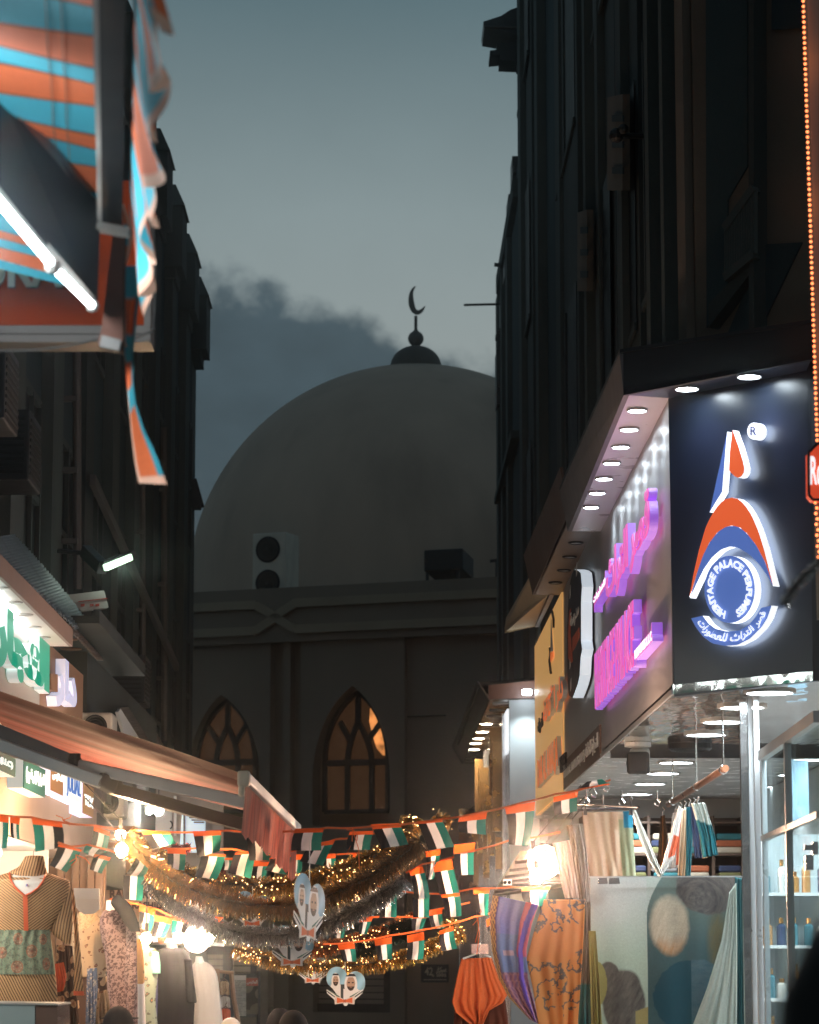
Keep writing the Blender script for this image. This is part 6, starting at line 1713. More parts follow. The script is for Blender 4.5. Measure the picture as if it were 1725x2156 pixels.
M_ptan = striped('tan_pinstripe', (.15, .078, .036), (.62, .37, .18), (.75, 0, -1.0), .0145, .42, True)
M_ptan2 = striped('tan_pinstripe_skirt', (.13, .07, .033), (.55, .33, .165), (1.0, 0, .55), .0145, .42)
M_ptan3 = striped('tan_pinstripe_sleeve', (.13, .07, .033), (.56, .33, .165), (1.0, 0, -.18), .0145, .42)
M_med, n_, l_, p_ = newmat('green_medallion_print')
at_ = n_.new('ShaderNodeAttribute'); at_.attribute_name = 'Col'
f1 = noise(n_, l_, 60, 6)
k_ = mth(n_, l_, 'MULTIPLY', mth(n_, l_, 'SUBTRACT', f1, .47), 7, True)
c_ = mixc(n_, l_, mth(n_, l_, 'MULTIPLY', k_, .6), at_.outputs['Color'], (.055, .05, .04))
l_.new(c_, p_.inputs['Base Color']); p_.inputs['Roughness'].default_value = .85
M_orange_trim = mat('orange_trim', (.62, .10, .03), .7, var=.1)
M_mann = mat('mannequin_white', (.72, .70, .67), .5, var=.04)
ZB_M1 = 15.0
m1 = thing('dressed_mannequin', 'mannequin in a tan striped tunic with orange placket and green medallion band', 'mannequin', on_y(55, 2330, ZB_M1))
m1.location.z = 0; WLOC[m1.name] = Vector(m1.location)
S1_ = [(1838, 16, 98), (1846, -10, 124), (1856, -40, 146), (1884, -48, 142), (1920, -38, 126), (1960, -24, 107), (2000, -34, 111), (2051, -42, 117), (2113, -47, 122), (2240, -50, 128), (2420, -64, 142)]
b = MB(); loft_geo(b, S1_, ZB_M1, .48, 56, lambda py: 0 if py < 1960 else 1 if py > 2051 else 2, fold=.012, nf=13)
dr = b.build('tunic', [M_ptan, M_ptan2, mat('muted_green_print', (.19, .22, .15), .85, var=.5, vs=40)], m1, smooth=True)
def m1_hw(py):
    for (a, l0, r0_), (c, l1, r1_) in zip(S1_, S1_[1:]):
        if a <= py <= c:
            k = (py - a) / (c - a); return (l0 + (l1 - l0) * k, r0_ + (r1_ - r0_) * k)
    return (S1_[0][1], S1_[0][2])
def m1_front(px, py, o=.006):
    l_0, r_0 = m1_hw(py); c = (l_0 + r_0) / 2; hw = (r_0 - l_0) / 2; u = max(-.995, min(.995, (px - c) / hw))
    return on_y(px, py, ZB_M1 - .48 * hw * ZB_M1 / FPX * math.sqrt(1 - u * u) * 1.02 - o)
meds = [(38, 1977, 10, 12.5), (68, 2003, 12, 13.5), (3, 2006, 10, 12), (36, 2036, 13, 13), (93, 1978, 8, 11), (100, 2030, 8, 13), (-20, 1980, 9, 12), (-22, 2036, 10, 12)]
def skirt_pos(u, v):
    py = 1958 + 94 * v; l_0, r_0 = m1_hw(py)
    px = l_0 + 3 + (r_0 - l_0 - 6) * u
    p = m1_front(px, py, .003 + .003 * math.sin(u * 44 + 2 * math.sin(v * 3)) * (1 - v * .5)); return p
def skirt_col(u, v):
    py = 1958 + 94 * v; l_0, r_0 = m1_hw(py); px = l_0 + (r_0 - l_0) * u
    for mx_, my_, ra_, rb_ in meds:
        d = ((px - mx_) / ra_) ** 2 + ((py - my_) / rb_) ** 2
        if d < 1: 
            a = math.atan2(py - my_, px - mx_)
            if d > .82: return (.40, .12, .05)
            if .38 < d < .60 and math.sin(a * 8) > 0: return (.40, .28, .18)
            if d < .06: return (.30, .08, .04)
            if .6 < d < .7: return (.16, .07, .045)
            return (.27, .16, .10)
    g = math.sin(px * 1.1 + 3 * math.sin(py * .31)) * math.sin(py * .9 + 2 * math.sin(px * .23))
    return (.20, .24, .16) if g > .35 else (.32, .28, .17) if g < -.5 else (.12, .20, .14)
b = MB(); b.grid(skirt_pos, 190, 110, skirt_col); b.build('medallion_band', M_med, m1, smooth=True)
V_L = [(20, 1838), (22, 1852), (30, 1866), (42, 1878), (53, 1886)]; V_R = [(96, 1842), (90, 1857), (80, 1870), (66, 1880), (53, 1886)]
b = MB(); b.grid(lambda u, v: m1_front(lerp_poly(V_L, v)[0] * (1 - u) + lerp_poly(V_R, v)[0] * u, lerp_poly(V_L, v)[1] * (1 - u) + lerp_poly(V_R, v)[1] * u, .005), 10, 12); b.build('chest', M_mann, m1, smooth=True)
b = MB()
for V in (V_L, V_R): b.tube([m1_front(*lerp_poly(V, i / 14), .007) for i in range(15)], .0055, 6)
b.grid(lambda u, v: m1_front(48 + 10 * u + v * 2, 1884 + 76 * v, .008), 3, 12); b.build('orange_trim', M_orange_trim, m1, smooth=True)
b = MB()
for dx_, cc in ((-4, 0), (0, 1), (4, 2)): b.prism([m1_front(57 + dx_ * .6, 1868, .008), m1_front(57 + dx_ * .25 - 1, 1862, .008), m1_front(57 + dx_ * .25 + 1, 1862, .008)], (0, -.001, 0), cc)
b.build('chest_emblem', [mat('emb_blue', (.05, .15, .45), .5), mat('emb_violet', (.2, .1, .4), .5), mat('emb_red', (.5, .06, .08), .5)], m1)
b = MB(); loft_geo(b, [(1802, 60, 88), (1804, 53, 92), (1814, 47, 94), (1826, 38, 96), (1836, 20, 100), (1846, 24, 104)], ZB_M1 - .01, .75, 36, fold=.02, nf=7); b.build('scarf_collar', M_ptan3, m1, smooth=True)
b = MB(); loft_geo(b, [(1858, 124, 148), (1880, 122, 152), (1915, 118, 153), (1945, 111, 153), (1962, 108, 152), (1976, 122, 151), (1988, 140, 150)], ZB_M1 + .02, .7, 28); b.build('sleeve', M_ptan3, m1, smooth=True)
b = MB(); loft_geo(b, [(1858, -52, -30), (1900, -60, -28), (1960, -64, -24), (1990, -62, -36)], ZB_M1, .7, 24); b.build('sleeve', M_ptan3, m1, smooth=True)
b = MB(); loft_geo(b, [(1874, 147, 154), (1900, 152, 159), (1950, 156, 164), (2000, 157, 169), (2050, 156, 173), (2088, 155, 176)], ZB_M1 + .10, .4, 20, fold=.05, nf=6); b.build('long_drape', M_ptan3, m1, smooth=True)
b = MB(); loft_geo(b, [(2087, 154.5, 176.5), (2096, 155, 177.5)], ZB_M1 + .10, .42, 20); b.build('drape_hem', M_orange_trim, m1)
b = MB(); b.tube([on_y(70, 1802, 15), on_y(71, 1793, 15), on_y(74, 1788, 15), on_y(77, 1782, 15)], .002, 5); b.build('hanger_hook', M_steel, m1)
stand(m1, 55, 2400, ZB_M1)
def mannequin(label, Y, parts, px, fold=.02, extra=None):
    base = on_y(px, 2156, Y); t = thing('dressed_mannequin', label, 'mannequin', (base.x, Y, 0), 'mannequins in front of the left shops')
    for name, secs, mt, ratio, dy in parts:
        b = MB(); loft_geo(b, secs, Y + dy, ratio, 36, fold=fold, nf=11); b.build(name, mt, t, smooth=True)
    stand(t, px, 2290 if Y < 16 else 2240, Y); return t
M_creamfl = spotted('cream_floral', (.36, .27, .18), (.12, .06, .035), 30, .26, second=(.30, .12, .07))
M_lace = spotted('beige_lace', (.50, .36, .22), (.26, .15, .08), 80, .34)
M_brownfl = spotted('brown_floral', (.055, .03, .022), (.46, .30, .18), 17, .36, second=(.30, .13, .07))
M_leop = spotted('leopard_print', (.21, .15, .155), (.045, .022, .027), 58, .48)
M_teal = mat('teal_cloth', (.10, .36, .31), .8, var=.15)
M_tealfl = spotted('teal_floral', (.17, .22, .19), (.045, .05, .04), 24, .30, second=(.36, .13, .05))
M_yel = spotted('yellow_dotted', (.58, .30, .09), (.10, .05, .02), 16, .16)
M_abaya = mat('dark_abaya', (.005, .006, .010), .85, var=.4, vs=12, stretch=(3, 3, .4), spec=.03)
M_whitedr = mat('white_dress', (.55, .51, .46), .7, var=.06, vs=9)
M_bluepr = spotted('blue_pattern', (.06, .10, .20), (.30, .30, .32), 50, .36)
mannequin('mannequin in a cream floral blouse with lace collar over a dark floral skirt', 16.95, [
    ('neck', [(1905, 172, 188), (1925, 168, 192)], M_mann, .8, 0),
    ('blouse', [(1922, 166, 196), (1932, 156, 214), (1948, 148, 224), (1980, 148, 228), (2020, 150, 226), (2058, 156, 222)], M_creamfl, .55, 0),
    ('lace_collar', [(1921, 166, 200), (1932, 164, 206), (1950, 163, 200), (1975, 162, 190), (2000, 160, 176)], M_lace, .62, -.03),
    ('sleeve', [(1940, 212, 226), (1980, 212, 230), (2030, 206, 232), (2046, 208, 232)], M_creamfl, .7, .0),
    ('skirt', [(2052, 152, 226), (2100, 140, 230), (2160, 132, 234), (2290, 125, 240)], M_brownfl, .55, .02)], 185)
mannequin('mannequin in a long-sleeved purple leopard print blouse', 16.6, [
    ('neck', [(1896, 224, 244), (1922, 222, 252)], M_mann, .8, 0),
    ('blouse', [(1914, 224, 256), (1922, 216, 270), (1938, 210, 281), (1970, 212, 286), (2020, 222, 288), (2080, 226, 290), (2130, 224, 290), (2250, 220, 292)], M_leop, .55, 0),
    ('sleeve', [(1935, 264, 285), (1990, 266, 288), (2050, 262, 288), (2100, 264, 285), (2140, 268, 282)], M_leop, .7, -.06)], 250, .03)
mannequin('mannequin in yellow dotted top behind the leopard print one', 17.0, [
    ('top', [(1978, 276, 294), (1992, 272, 300), (2040, 274, 304), (2072, 274, 304)], M_yel, .6, 0), ('trousers', [(2068, 276, 304), (2120, 278, 306), (2230, 280, 308)], M_mann, .6, 0)], 290)
mannequin('mannequin in a grey-green floral dress with bright teal sleeve', 17.5, [
    ('neck', [(1985, 298, 312), (2000, 296, 316)], M_mann, .8, 0),
    ('dress', [(1996, 300, 322), (2006, 296, 332), (2040, 298, 334), (2100, 300, 328), (2160, 292, 332), (2230, 288, 336)], M_tealfl, .55, 0),
    ('sleeve', [(2004, 321, 334), (2030, 318, 338), (2050, 320, 338)], M_teal, .7, -.04)], 315)
mannequin('mannequin in a black abaya under the blinding white flood light', 18.4, [
    ('neck', [(1984, 352, 370), (2002, 350, 376)], M_mann, .8, 0),
    ('abaya', [(1996, 346, 378), (2006, 328, 394), (2030, 320, 402), (2070, 317, 405), (2110, 313, 410), (2160, 306, 408), (2240, 300, 412)], M_abaya, .5, 0),
    ('sleeve', [(2020, 388, 404), (2060, 390, 408), (2105, 392, 414), (2112, 400, 413)], M_abaya, .6, -.05)], 360, .04)
mannequin('white mannequin in a plain white dress right of the black abaya', 20.4, [
    ('neck', [(2014, 412, 426), (2030, 410, 432)], M_mann, .8, 0),
    ('dress', [(2026, 410, 434), (2036, 404, 448), (2056, 402, 458), (2100, 408, 464), (2160, 402, 470), (2220, 396, 474)], M_whitedr, .5, 0)], 435, .05)
def panel_cloth(name, label, cat, Lp, Rp, Y, col=None, mt=None, nu=40, nv=60, fold=.012, nf=4, thick=.004, group=None, Yb=0.0, parent=None):
    pk = (Y * 7.3 + Lp[0][0] * .37) % 6.28
    def f(u, v):
        a, c = lerp_poly(Lp, v), lerp_poly(Rp, v)
        return on_y(a[0] + (c[0] - a[0]) * u, a[1] + (c[1] - a[1]) * u, Y + fold * (.6 * math.sin(nf * 2 * math.pi * u + 1.3 * v + pk) + .5 * math.sin(nf * 3.7 * math.pi * u ** 1.3 - 2.1 * v + 2 * pk) + .35 * math.sin(nf * 9.1 * u + 4 * v * v + pk)) * (.35 + v) + Yb * v)
    b = MB(); b.grid(f, nu, nv, col)
    if parent is not None: return b.build(name, mt or M_cl, parent, smooth=True, solid=thick)
    o = b.build(name, mt or M_cl, None, smooth=True, origin=f(.5, 1), solid=thick)
    return tag(o, label, cat, group)
M_cl = cloth('printed_fabric', .8, .18, .15)
M_sheer = cloth('sheer_fabric', .75, .4, .12)
panel_cloth('hanging_cloth', 'dark brown floral cloth hanging low beside the tan striped tunic', 'cloth', [(120, 1990), (118, 2060), (116, 2170)], [(152, 1992), (158, 2060), (168, 2170)], 15.5, mt=M_brownfl, nf=3)
panel_cloth('orange_scarf', 'small bright orange cloth end between the striped tunic and the cream blouse', 'cloth', [(116, 2030), (118, 2060), (120, 2090)], [(134, 2026), (140, 2058), (132, 2086)], 15.35, mt=M_orange_trim, nf=2)
panel_cloth('patterned_scarf', 'narrow blue patterned cloth hanging between the blouse and the leopard print', 'cloth', [(184, 2040), (182, 2100), (180, 2180)], [(204, 2038), (206, 2100), (208, 2180)], 16.0, mt=M_bluepr, nf=2)
panel_cloth('floral_cuff_cloth', 'cream floral cloth end in front of the leopard print sleeve', 'cloth', [(206, 2090), (204, 2120), (202, 2158)], [(226, 2084), (230, 2112), (234, 2148)], 15.7, mt=M_creamfl, nf=2)
panel_cloth('blue_drape', 'thin indigo cloth in the gap between the teal sleeve and the black abaya', 'cloth', [(322, 2050), (318, 2100), (316, 2170)], [(332, 2046), (332, 2100), (330, 2170)], 18.0, mt=mat('indigo_cloth', (.05, .06, .18), .8), nf=1)
b = MB(); loft_geo(b, [(1885, 244, 252), (1893, 236, 262), (1904, 234, 274), (1922, 248, 284), (1945, 262, 292), (1962, 276, 296)], 16.4, .6, 24); 
tag(b.build('black_cloth', M_abaya, origin=on_y(264, 1960, 16.4), smooth=True), 'black cloth bundle hung behind the leopard print blouse', 'cloth')
t = thing('price_card', 'shiny white card stuck above the cream floral blouse', 'card', on_y(183, 1925, 15.6))
b = MB(); b.prism([on_y(x, y, 15.6) for x, y in ((158, 1908), (166, 1918), (178, 1926), (198, 1924), (210, 1914), (209, 1880), (157, 1878))], (0, .01, 0)); b.build('card', M_mann, t)
b = MB(); b.prism([on_y(x, y, 15.57) for x, y in ((156, 1892), (210, 1894), (210, 1871), (155, 1870))], (0, .012, 0)); b.build('glossy_sleeve', mat('plastic_sleeve', (.8, .8, .78), .12), t)
t = thing('display_box', 'pale blue and brown box at the bottom left corner in front of the striped tunic', 'box', on_y(50, 2240, 14.3))
b = MB(); b.prism([on_y(x, y, 14.3) for x, y in ((-60, 2330), (73, 2330), (73, 2114), (-60, 2112))], (.02, .4, 0)); b.build('pale_face', mat('pale_blue_laminate', (.30, .40, .42), .35, var=.15, vs=3), t)
b = MB(); b.prism([on_y(x, y, 14.31) for x, y in ((74, 2330), (121, 2330), (121, 2116), (74, 2114))], (.02, .38, 0)); b.build('brown_face', mat('brown_laminate', (.14, .09, .075), .15, var=.5, vs=2), t)
b = MB(); b.prism([on_y(x, y, 14.29) for x, y in ((-60, 2114), (122, 2117), (122, 2113), (-60, 2110))], (.02, .41, 0)); b.build('metal_edge', M_alu, t)
tb = MB(); tb.box(on_y(-70, 2330, 14.3).x, on_y(121, 2330, 14.3).x, 14.33, 14.65, 0, on_y(0, 2331, 14.3).z); tb.build('plinth', M_steel, t)
# notice board with posters
nb = thing('notice_board', 'posters and papers on a board right of the white dress', 'notice board', (on_y(510, 2100, 30).x, 30, 0))
def nbp(pts, Y, mt, nm): 
    b = MB(); b.prism([on_y(x, y, Y) for x, y in pts], (0, .02, 0)); return b.build(nm, mt, nb)
M_paper, n_, l_, p_ = newmat('printed_paper')
tc = n_.new('ShaderNodeTexCoord'); sp_ = n_.new('ShaderNodeSeparateXYZ'); l_.new(tc.outputs['Object'], sp_.inputs[0])
w_ = mth(n_, l_, 'GREATER_THAN', mth(n_, l_, 'FRACT', mth(n_, l_, 'MULTIPLY', sp_.outputs[2], 62)), .55)
w_ = mth(n_, l_, 'MULTIPLY', w_, mth(n_, l_, 'GREATER_THAN', noise(n_, l_, 30, 2), .46))
l_.new(mixc(n_, l_, w_, (.48, .50, .46), (.20, .21, .20)), p_.inputs['Base Color'])
nbp([(493, 2140), (518, 2140), (518, 2055), (493, 2055)], 29.9, M_paper, 'paper_sheet')
nbp([(493, 2064), (518, 2064), (518, 2054), (493, 2054)], 29.86, M_shopw, 'glossy_top')
p_o = nbp([(518.5, 2136), (543, 2136), (543, 2058), (518.5, 2058)], 29.92, spotted('dark_poster', (.03, .03, .026), (.16, .15, .12), 9, .5), 'poster')
b = MB(); b.prism([on_y(x, y, 29.88) for x, y in ((518.5, 2076), (543, 2076), (543, 2060), (518.5, 2060))], (0, .02, 0)); b.build('red_header', mat('red_header', (.34, .06, .03), .5), p_o)
b = MB(); text_fit(b, shape_ar('الملابس'), on_y(520, 2073, 29.86), on_y(542, 2073, 29.86), on_y(520, 2064, 29.86), .004, (0, -1, 0), 0, 0, .02); b.build('lettering', M_white, p_o)
b = MB()
for x in (490, 545): b.tube([on_y(x, 2045, 29.95), Vector((on_y(x, 2045, 29.95).x, 29.95, 0.02))], .02, 8)
b.build('leg', M_steel, nb)
b = MB(); b.box(on_y(488, 2100, 29.95).x, on_y(548, 2100, 29.95).x, 29.97, 30.0, on_y(500, 2142, 30).z, on_y(500, 2050, 30).z); b.build('backboard', M_dark2, nb)
for i, (x0, x1, y0, y1, mt, lb_) in enumerate(((462, 482, 2066, 2095, M_lace, 'beige garment on a wire hanger, highest right of the white dress'), (464, 484, 2098, 2122, M_whitedr, 'white garment on a wire hanger in the middle right of the white dress'), (465, 485, 2124, 2165, M_orange_trim, 'orange garment on a wire hanger lowest right of the white dress'))):
    t = thing('hanging_garment', lb_, 'garment', on_y((x0 + x1) / 2, y1, 24.0), 'garments on wire hangers')
    panel_cloth('cloth', '', '', [(x0 + 3, y0), (x0, y0 + 5), (x0 - 1, y1)], [(x1 - 3, y0), (x1, y0 + 5), (x1 + 1, y1)], 24.0, mt=mt, nu=14, nv=14, nf=2, parent=t)
    b = MB(); m_ = (x0 + x1) / 2; b.tube([on_y(x0 + 2, y0 + 1, 23.98), on_y(m_, y0 - 5, 23.98), on_y(x1 - 2, y0 + 1, 23.98)], .006, 6); b.tube([on_y(m_, y0 - 5, 23.98), on_y(m_, y0 - 9, 23.98), on_y(m_ + 3, y0 - 12, 23.98), on_y(m_ + 3, y0 - 15, 23.98)], .005, 6); b.build('hanger', M_copper, t)
b = MB(); b.tube([on_y(487, 2050, 24.1), on_y(492, 2100, 24.1), on_y(503, 2160, 24.1)], .02, 8); b.tube([on_y(455, 2040, 24.1), on_y(458, 2160, 24.1)], .03, 8); b.tube([on_y(452, 2045, 24.1), on_y(492, 2049, 24.1)], .014, 8)
tag(b.build('garment_rack', M_bronze, origin=on_y(470, 2160, 24.1)), 'brown rack post holding the wire hangers right of the white dress', 'rack')

# ---------------------------------------------------------------- fabrics on the right
_HT = np.random.default_rng(21).uniform(0, 1, (64, 64))
def vn(x, y):
    xi, yi = math.floor(x), math.floor(y); fx, fy_ = x - xi, y - yi
    fx, fy_ = fx * fx * (3 - 2 * fx), fy_ * fy_ * (3 - 2 * fy_)
    h = lambda a, c: _HT[a % 64, c % 64]
    return (h(xi, yi) * (1 - fx) + h(xi + 1, yi) * fx) * (1 - fy_) + (h(xi, yi + 1) * (1 - fx) + h(xi + 1, yi + 1) * fx) * fy_
def fb(x, y): return .5 * vn(x, y) + .3 * vn(2.1 * x + 7, 2.1 * y + 3) + .2 * vn(4.3 * x + 1, 4.3 * y + 9)
def mixt(a, c, k): k = max(0, min(1, k)); return tuple(p + (q - p) * k for p, q in zip(a, c))
def pic(u, v):   # print of the big scarf in drawing units
    x, y = 130 + 940 * u, 1246 + 910 * v
    wob = (fb(x * .02, y * .02) - .5)
    def el(cx_, cy_, rx_, ry_, soft=.0):
        d = math.hypot((x - cx_) / rx_, (y - cy_) / ry_) + wob * .12
        return max(0, min(1, (1.0 - d) / soft)) if soft else (1.0 if d < 1 else 0.0)
    weave = .92 + .16 * vn(x * .33, y * .33)
    sage = mixt((.52, .58, .54), (.42, .51, .43), (y - 1480) / 250)
    c = mixt(sage, (.60, .61, .60), .75 * max(0, min(1, (1500 - y + (420 - x) * .5) / 200)) if x < 480 else 0)
    c = mixt(c, (.58, .60, .58), .5 * el(280, 1450, 100, 90, .3) * fb(x * .05, y * .01))
    left_edge = 480 + (0 if y > 1480 else 95 * ((1480 - y) / 235) ** 1.7)
    if x > left_edge:
        c = mixt((.13, .18, .165), (.055, .115, .125), (y - 1400) / 260)
        hs = fb(x * .09 + y * .03, y * .012)
        c = mixt(c, (.20, .165, .08), .75 * el(920, 1640, 80, 230, .5) * (.4 + hs))
        k = el(870, 1300, 215, 185, .05)
        r_ = math.hypot(x - 800, (y - 1380) * 1.2)
        c = mixt(c, mixt((.03, .032, .04), (.19, .17, .155), fb(r_ * .07, math.atan2(y - 1380, x - 800) * 2.2)), k)
        k = el(620, 1540, 135, 195, .22)
        ang = fb((x - 560) * .11 + (y - 1400) * .045, y * .010)
        fe = mixt((.42, .36, .28), (.60, .52, .40), ang)
        fe = mixt(fe, (.50, .25, .10), max(0, min(1, (y - 1560 - 80 * ang) / 120)))
        fe = mixt(fe, (.10, .12, .11), .8 * max(0, .55 - abs(x - 655) / 110) * fb(x * .02, y * .16))
        c = mixt(c, fe, k)
        k = el(755, 1960, 245, 220, .03)
        c = mixt(c, (.010, .075, .105) if x < 748 else mixt((.05, .125, .165), (.10, .17, .20), fb(x * .02, y * .12)), k)
    else:
        k = max(el(330, 1990, 140, 200, .10), el(235, 1860, 80, 110, .10)) if x > 172 else 0
        c = mixt(c, mixt((.05, .045, .042), (.20, .18, .16), fb((x + y * .6) * .05, (y - x) * .012)), k)
        c = mixt(c, (.30, .27, .095), el(165, 1885, 62, 130))
        if y > 1990 + (560 - x) * .35 and x > 400: c = (.36, .29, .12)
    edge_ = 1046 - max(0, (y - 1330)) * .16 - max(0, y - 1900) * .2
    if x > edge_ and y > 1320: c = mixt((.42, .50, .45), (.30, .37, .33), fb(x * .09, y * .008))
    return tuple(q * weave for q in c)
sc1 = thing('wrapped_scarf', 'large pale sage and teal scarf with round and feather motifs in a clear plastic wrap', 'scarf', on_y(1400, 2330, 16.8))
panel_cloth('scarf', '', '', [(1243, 1848), (1244, 1950), (1246, 2060), (1246, 2170)], [(1562, 1846), (1563, 1950), (1565, 2060), (1566, 2170)], 16.8, pic, nu=230, nv=230, fold=.006, nf=2, parent=sc1)
b = MB(); b.prism([on_y(x, y, 16.72) for x, y in ((1241, 2170), (1562, 2170), (1560, 1846), (1240, 1847))], (0, .004, 0)); b.build('clear_wrap', glassmat('clear_plastic', (.97, .98, .98), .0, .2, .3), sc1)
b = MB(); b.bar(on_y(1241, 1846.5, 16.72), on_y(1562, 1845.5, 16.72), .006, .008); b.build('top_edge', M_alu, sc1)
b = MB()
for x0, x1 in ((1259, 1280), (1282, 1306)): b.prism([on_y(x, y, 16.68) for x, y in ((x0, 1862), (x1, 1861), (x1 - 2, 1848), (x0 + 1, 1849))], (0, .015, 0))
b.build('foil_clip', M_chrome, sc1)
panel_cloth('sage_drape', 'long pale sage drape falling in folds at the right of the big wrapped scarf', 'drape', [(1536, 1880), (1520, 1980), (1490, 2080), (1455, 2170)], [(1550, 1860), (1552, 1980), (1552, 2080), (1552, 2170)], 16.6, lambda u, v: (.44, .50, .45), nf=3, fold=.012)
panel_cloth('teal_drape', 'narrow dark teal cloth between the sage drape and the steel post', 'drape', [(1548, 1846), (1550, 2000), (1552, 2170)], [(1567, 1852), (1568, 2000), (1570, 2170)], 16.7, lambda u, v: (.02, .085, .095) if v < .98 else (.4, .4, .3), nf=2)
panel_cloth('ochre_drape', 'narrow ochre cloth edge left of the big wrapped scarf', 'drape', [(1240, 1960), (1243, 2060), (1246, 2170)], [(1254, 1960), (1262, 2060), (1268, 2170)], 16.75, lambda u, v: (.33, .27, .08), nf=2)
panel_cloth('grey_drape', 'dark grey-brown watercolour cloth between the orange floral fabric and the wrapped scarf', 'drape', [(1224, 1850), (1228, 1920), (1226, 2000), (1219, 2080), (1218, 2170)], [(1243, 1846), (1247, 1920), (1248, 2000), (1248, 2080), (1250, 2170)], 17.0, lambda u, v: (.02, .10, .12) if v > .72 else sc((.10, .085, .075), .6 + .8 * abs(math.sin(9 * u + 7 * v + 3 * math.sin(8 * v)))), nf=2)
def beige(u, v):
    if u > .80 and v < .22: return (.03, .27, .42)
    if u > .72 and v > .1: return (.30, .36, .26)
    return (.50, .44, .34) if int(u * 7 + .4 * math.sin(4 * v)) % 2 else (.46, .37, .28)
t = thing('beige_scarf', 'sheer beige and mint scarf clipped over a rail under the shop ceiling', 'scarf', on_y(1285, 1846, 16.95))
panel_cloth('scarf', '', '', [(1226, 1711), (1232, 1760), (1238, 1810), (1243, 1847)], [(1332, 1708), (1334, 1760), (1337, 1810), (1339, 1847)], 16.95, beige, M_sheer, fold=.010, nf=3, parent=t)
b = MB()
for x in (1229, 1325): b.prism([on_y(xx, yy, 16.9) for xx, yy in ((x, 1716), (x + 8, 1716), (x + 7, 1703), (x + 1, 1703))], (0, .03, 0)); b.tube([on_y(x + 4, 1703, 16.91), on_y(x + 4, 1690, 16.91), on_y(x + 7, 1682, 16.91), on_y(x + 2, 1676, 16.91)], .004, 6)
b.build('clip', M_steel, t)
t = thing('white_scarf', 'white scarf hanging in a deep loop behind the sheer beige one', 'scarf', on_y(1392, 1846, 16.4))
panel_cloth('loop', '', '', [(1331, 1712), (1346, 1760), (1366, 1810), (1388, 1846)], [(1337, 1704), (1366, 1768), (1386, 1818), (1398, 1842)], 17.2, lambda u, v: (.70, .72, .68), M_sheer, nf=2, nu=14, parent=t)
panel_cloth('loop', '', '', [(1430, 1696), (1412, 1760), (1396, 1818), (1386, 1847)], [(1437, 1702), (1428, 1766), (1420, 1806), (1392, 1846)], 17.25, lambda u, v: (.56, .13, .06) if .3 < v < .62 and u > .4 else (.66, .66, .64), M_sheer, nf=2, nu=14, parent=t)
rack = thing('copper_rail', 'copper clothes rail hung on steel rods from the shop ceiling', 'rail', on_y(1460, 1650, 19))
ra0, ra1 = on_z(1408, 1694, EYE + 1.07), on_z(1528, 1618, EYE + 1.07)
b = MB(); b.tube([ra0, ra1], .022, 12); b.build('rail', mat('copper_tube', (.38, .17, .09), .3, metal=.7, var=.1), rack)
for k in (.1, .55, .97):
    p = ra0 + (ra1 - ra0) * k; b = MB(); b.tube([p, (p.x, p.y, Z1 + .0)], .006, 8); b.ball(p, .03, 10); b.build('hanger_rod', M_chrome, rack)
GAR = [([(1392, 1718), (1388, 1770), (1384, 1832)], [(1400, 1716), (1406, 1760), (1404, 1828)], (.10, .055, .03), 'dark brown garment with orange stripe, farthest on the copper rail', 20.6),
       ([(1416, 1712), (1412, 1770), (1408, 1830)], [(1428, 1710), (1432, 1760), (1430, 1826)], (.60, .58, .55), 'pale grey garment on the copper rail next to the dark brown one', 19.9),
       ([(1428, 1708), (1426, 1770), (1424, 1822)], [(1438, 1706), (1440, 1770), (1438, 1818)], (.52, .12, .06), 'orange-red garment third from the far end of the copper rail', 19.4),
       ([(1436, 1704), (1432, 1770), (1428, 1846)], [(1448, 1700), (1446, 1770), (1442, 1846)], (.55, .42, .28), 'beige garment hanging lower than the others on the copper rail', 18.9),
       ([(1446, 1700), (1446, 1770), (1444, 1846)], [(1456, 1698), (1458, 1770), (1454, 1846)], (.02, .16, .22), 'deep teal garment left of the navy one on the copper rail', 18.6),
       ([(1454, 1698), (1458, 1750), (1464, 1808)], [(1468, 1696), (1478, 1750), (1484, 1806)], (.03, .05, .11), 'navy garment in the middle of the copper rail', 18.3),
       ([(1462, 1696), (1472, 1750), (1480, 1808)], [(1474, 1694), (1484, 1750), (1490, 1806)], (.50, .35, .20), 'tan garment just behind the white and teal one', 18.1)]
for L_, R_, colr, lb_, Y in GAR:
    t = thing('hanging_garment', lb_, 'garment', on_y((L_[-1][0] + R_[-1][0]) / 2, L_[-1][1], Y), 'garments on the copper rail')
    panel_cloth('cloth', '', '', L_, R_, Y, (lambda c: lambda u, v: (.5, .2, .06) if c[0] == .10 and .4 < u < .55 else sc(c, .85 + .3 * abs(math.sin(9 * u + 5 * v))))(colr), nu=14, nv=30, nf=2, fold=.02, parent=t)
    mx_ = (L_[0][0] + R_[0][0]) / 2; b = MB(); b.tube([on_y(mx_, L_[0][1], Y), on_y(mx_, L_[0][1] - 8, Y), on_y(mx_ + 4, L_[0][1] - 13, Y), on_y(mx_, L_[0][1] - 18, Y)], .005, 6); b.build('hook', M_chrome, t)
t = thing('hanging_garment', 'white garment with broad teal lower half, nearest on the copper rail', 'garment', on_y(1490, 1810, 17.6), 'garments on the copper rail')
panel_cloth('cloth', '', '', [(1456, 1692), (1464, 1720), (1474, 1760), (1480, 1806)], [(1484, 1690), (1494, 1722), (1506, 1764), (1512, 1800)], 17.6, lambda u, v: (.015, .12, .15) if v > .38 + .08 * u else (.55, .62, .58), nu=24, nv=30, nf=3, fold=.02, parent=t)
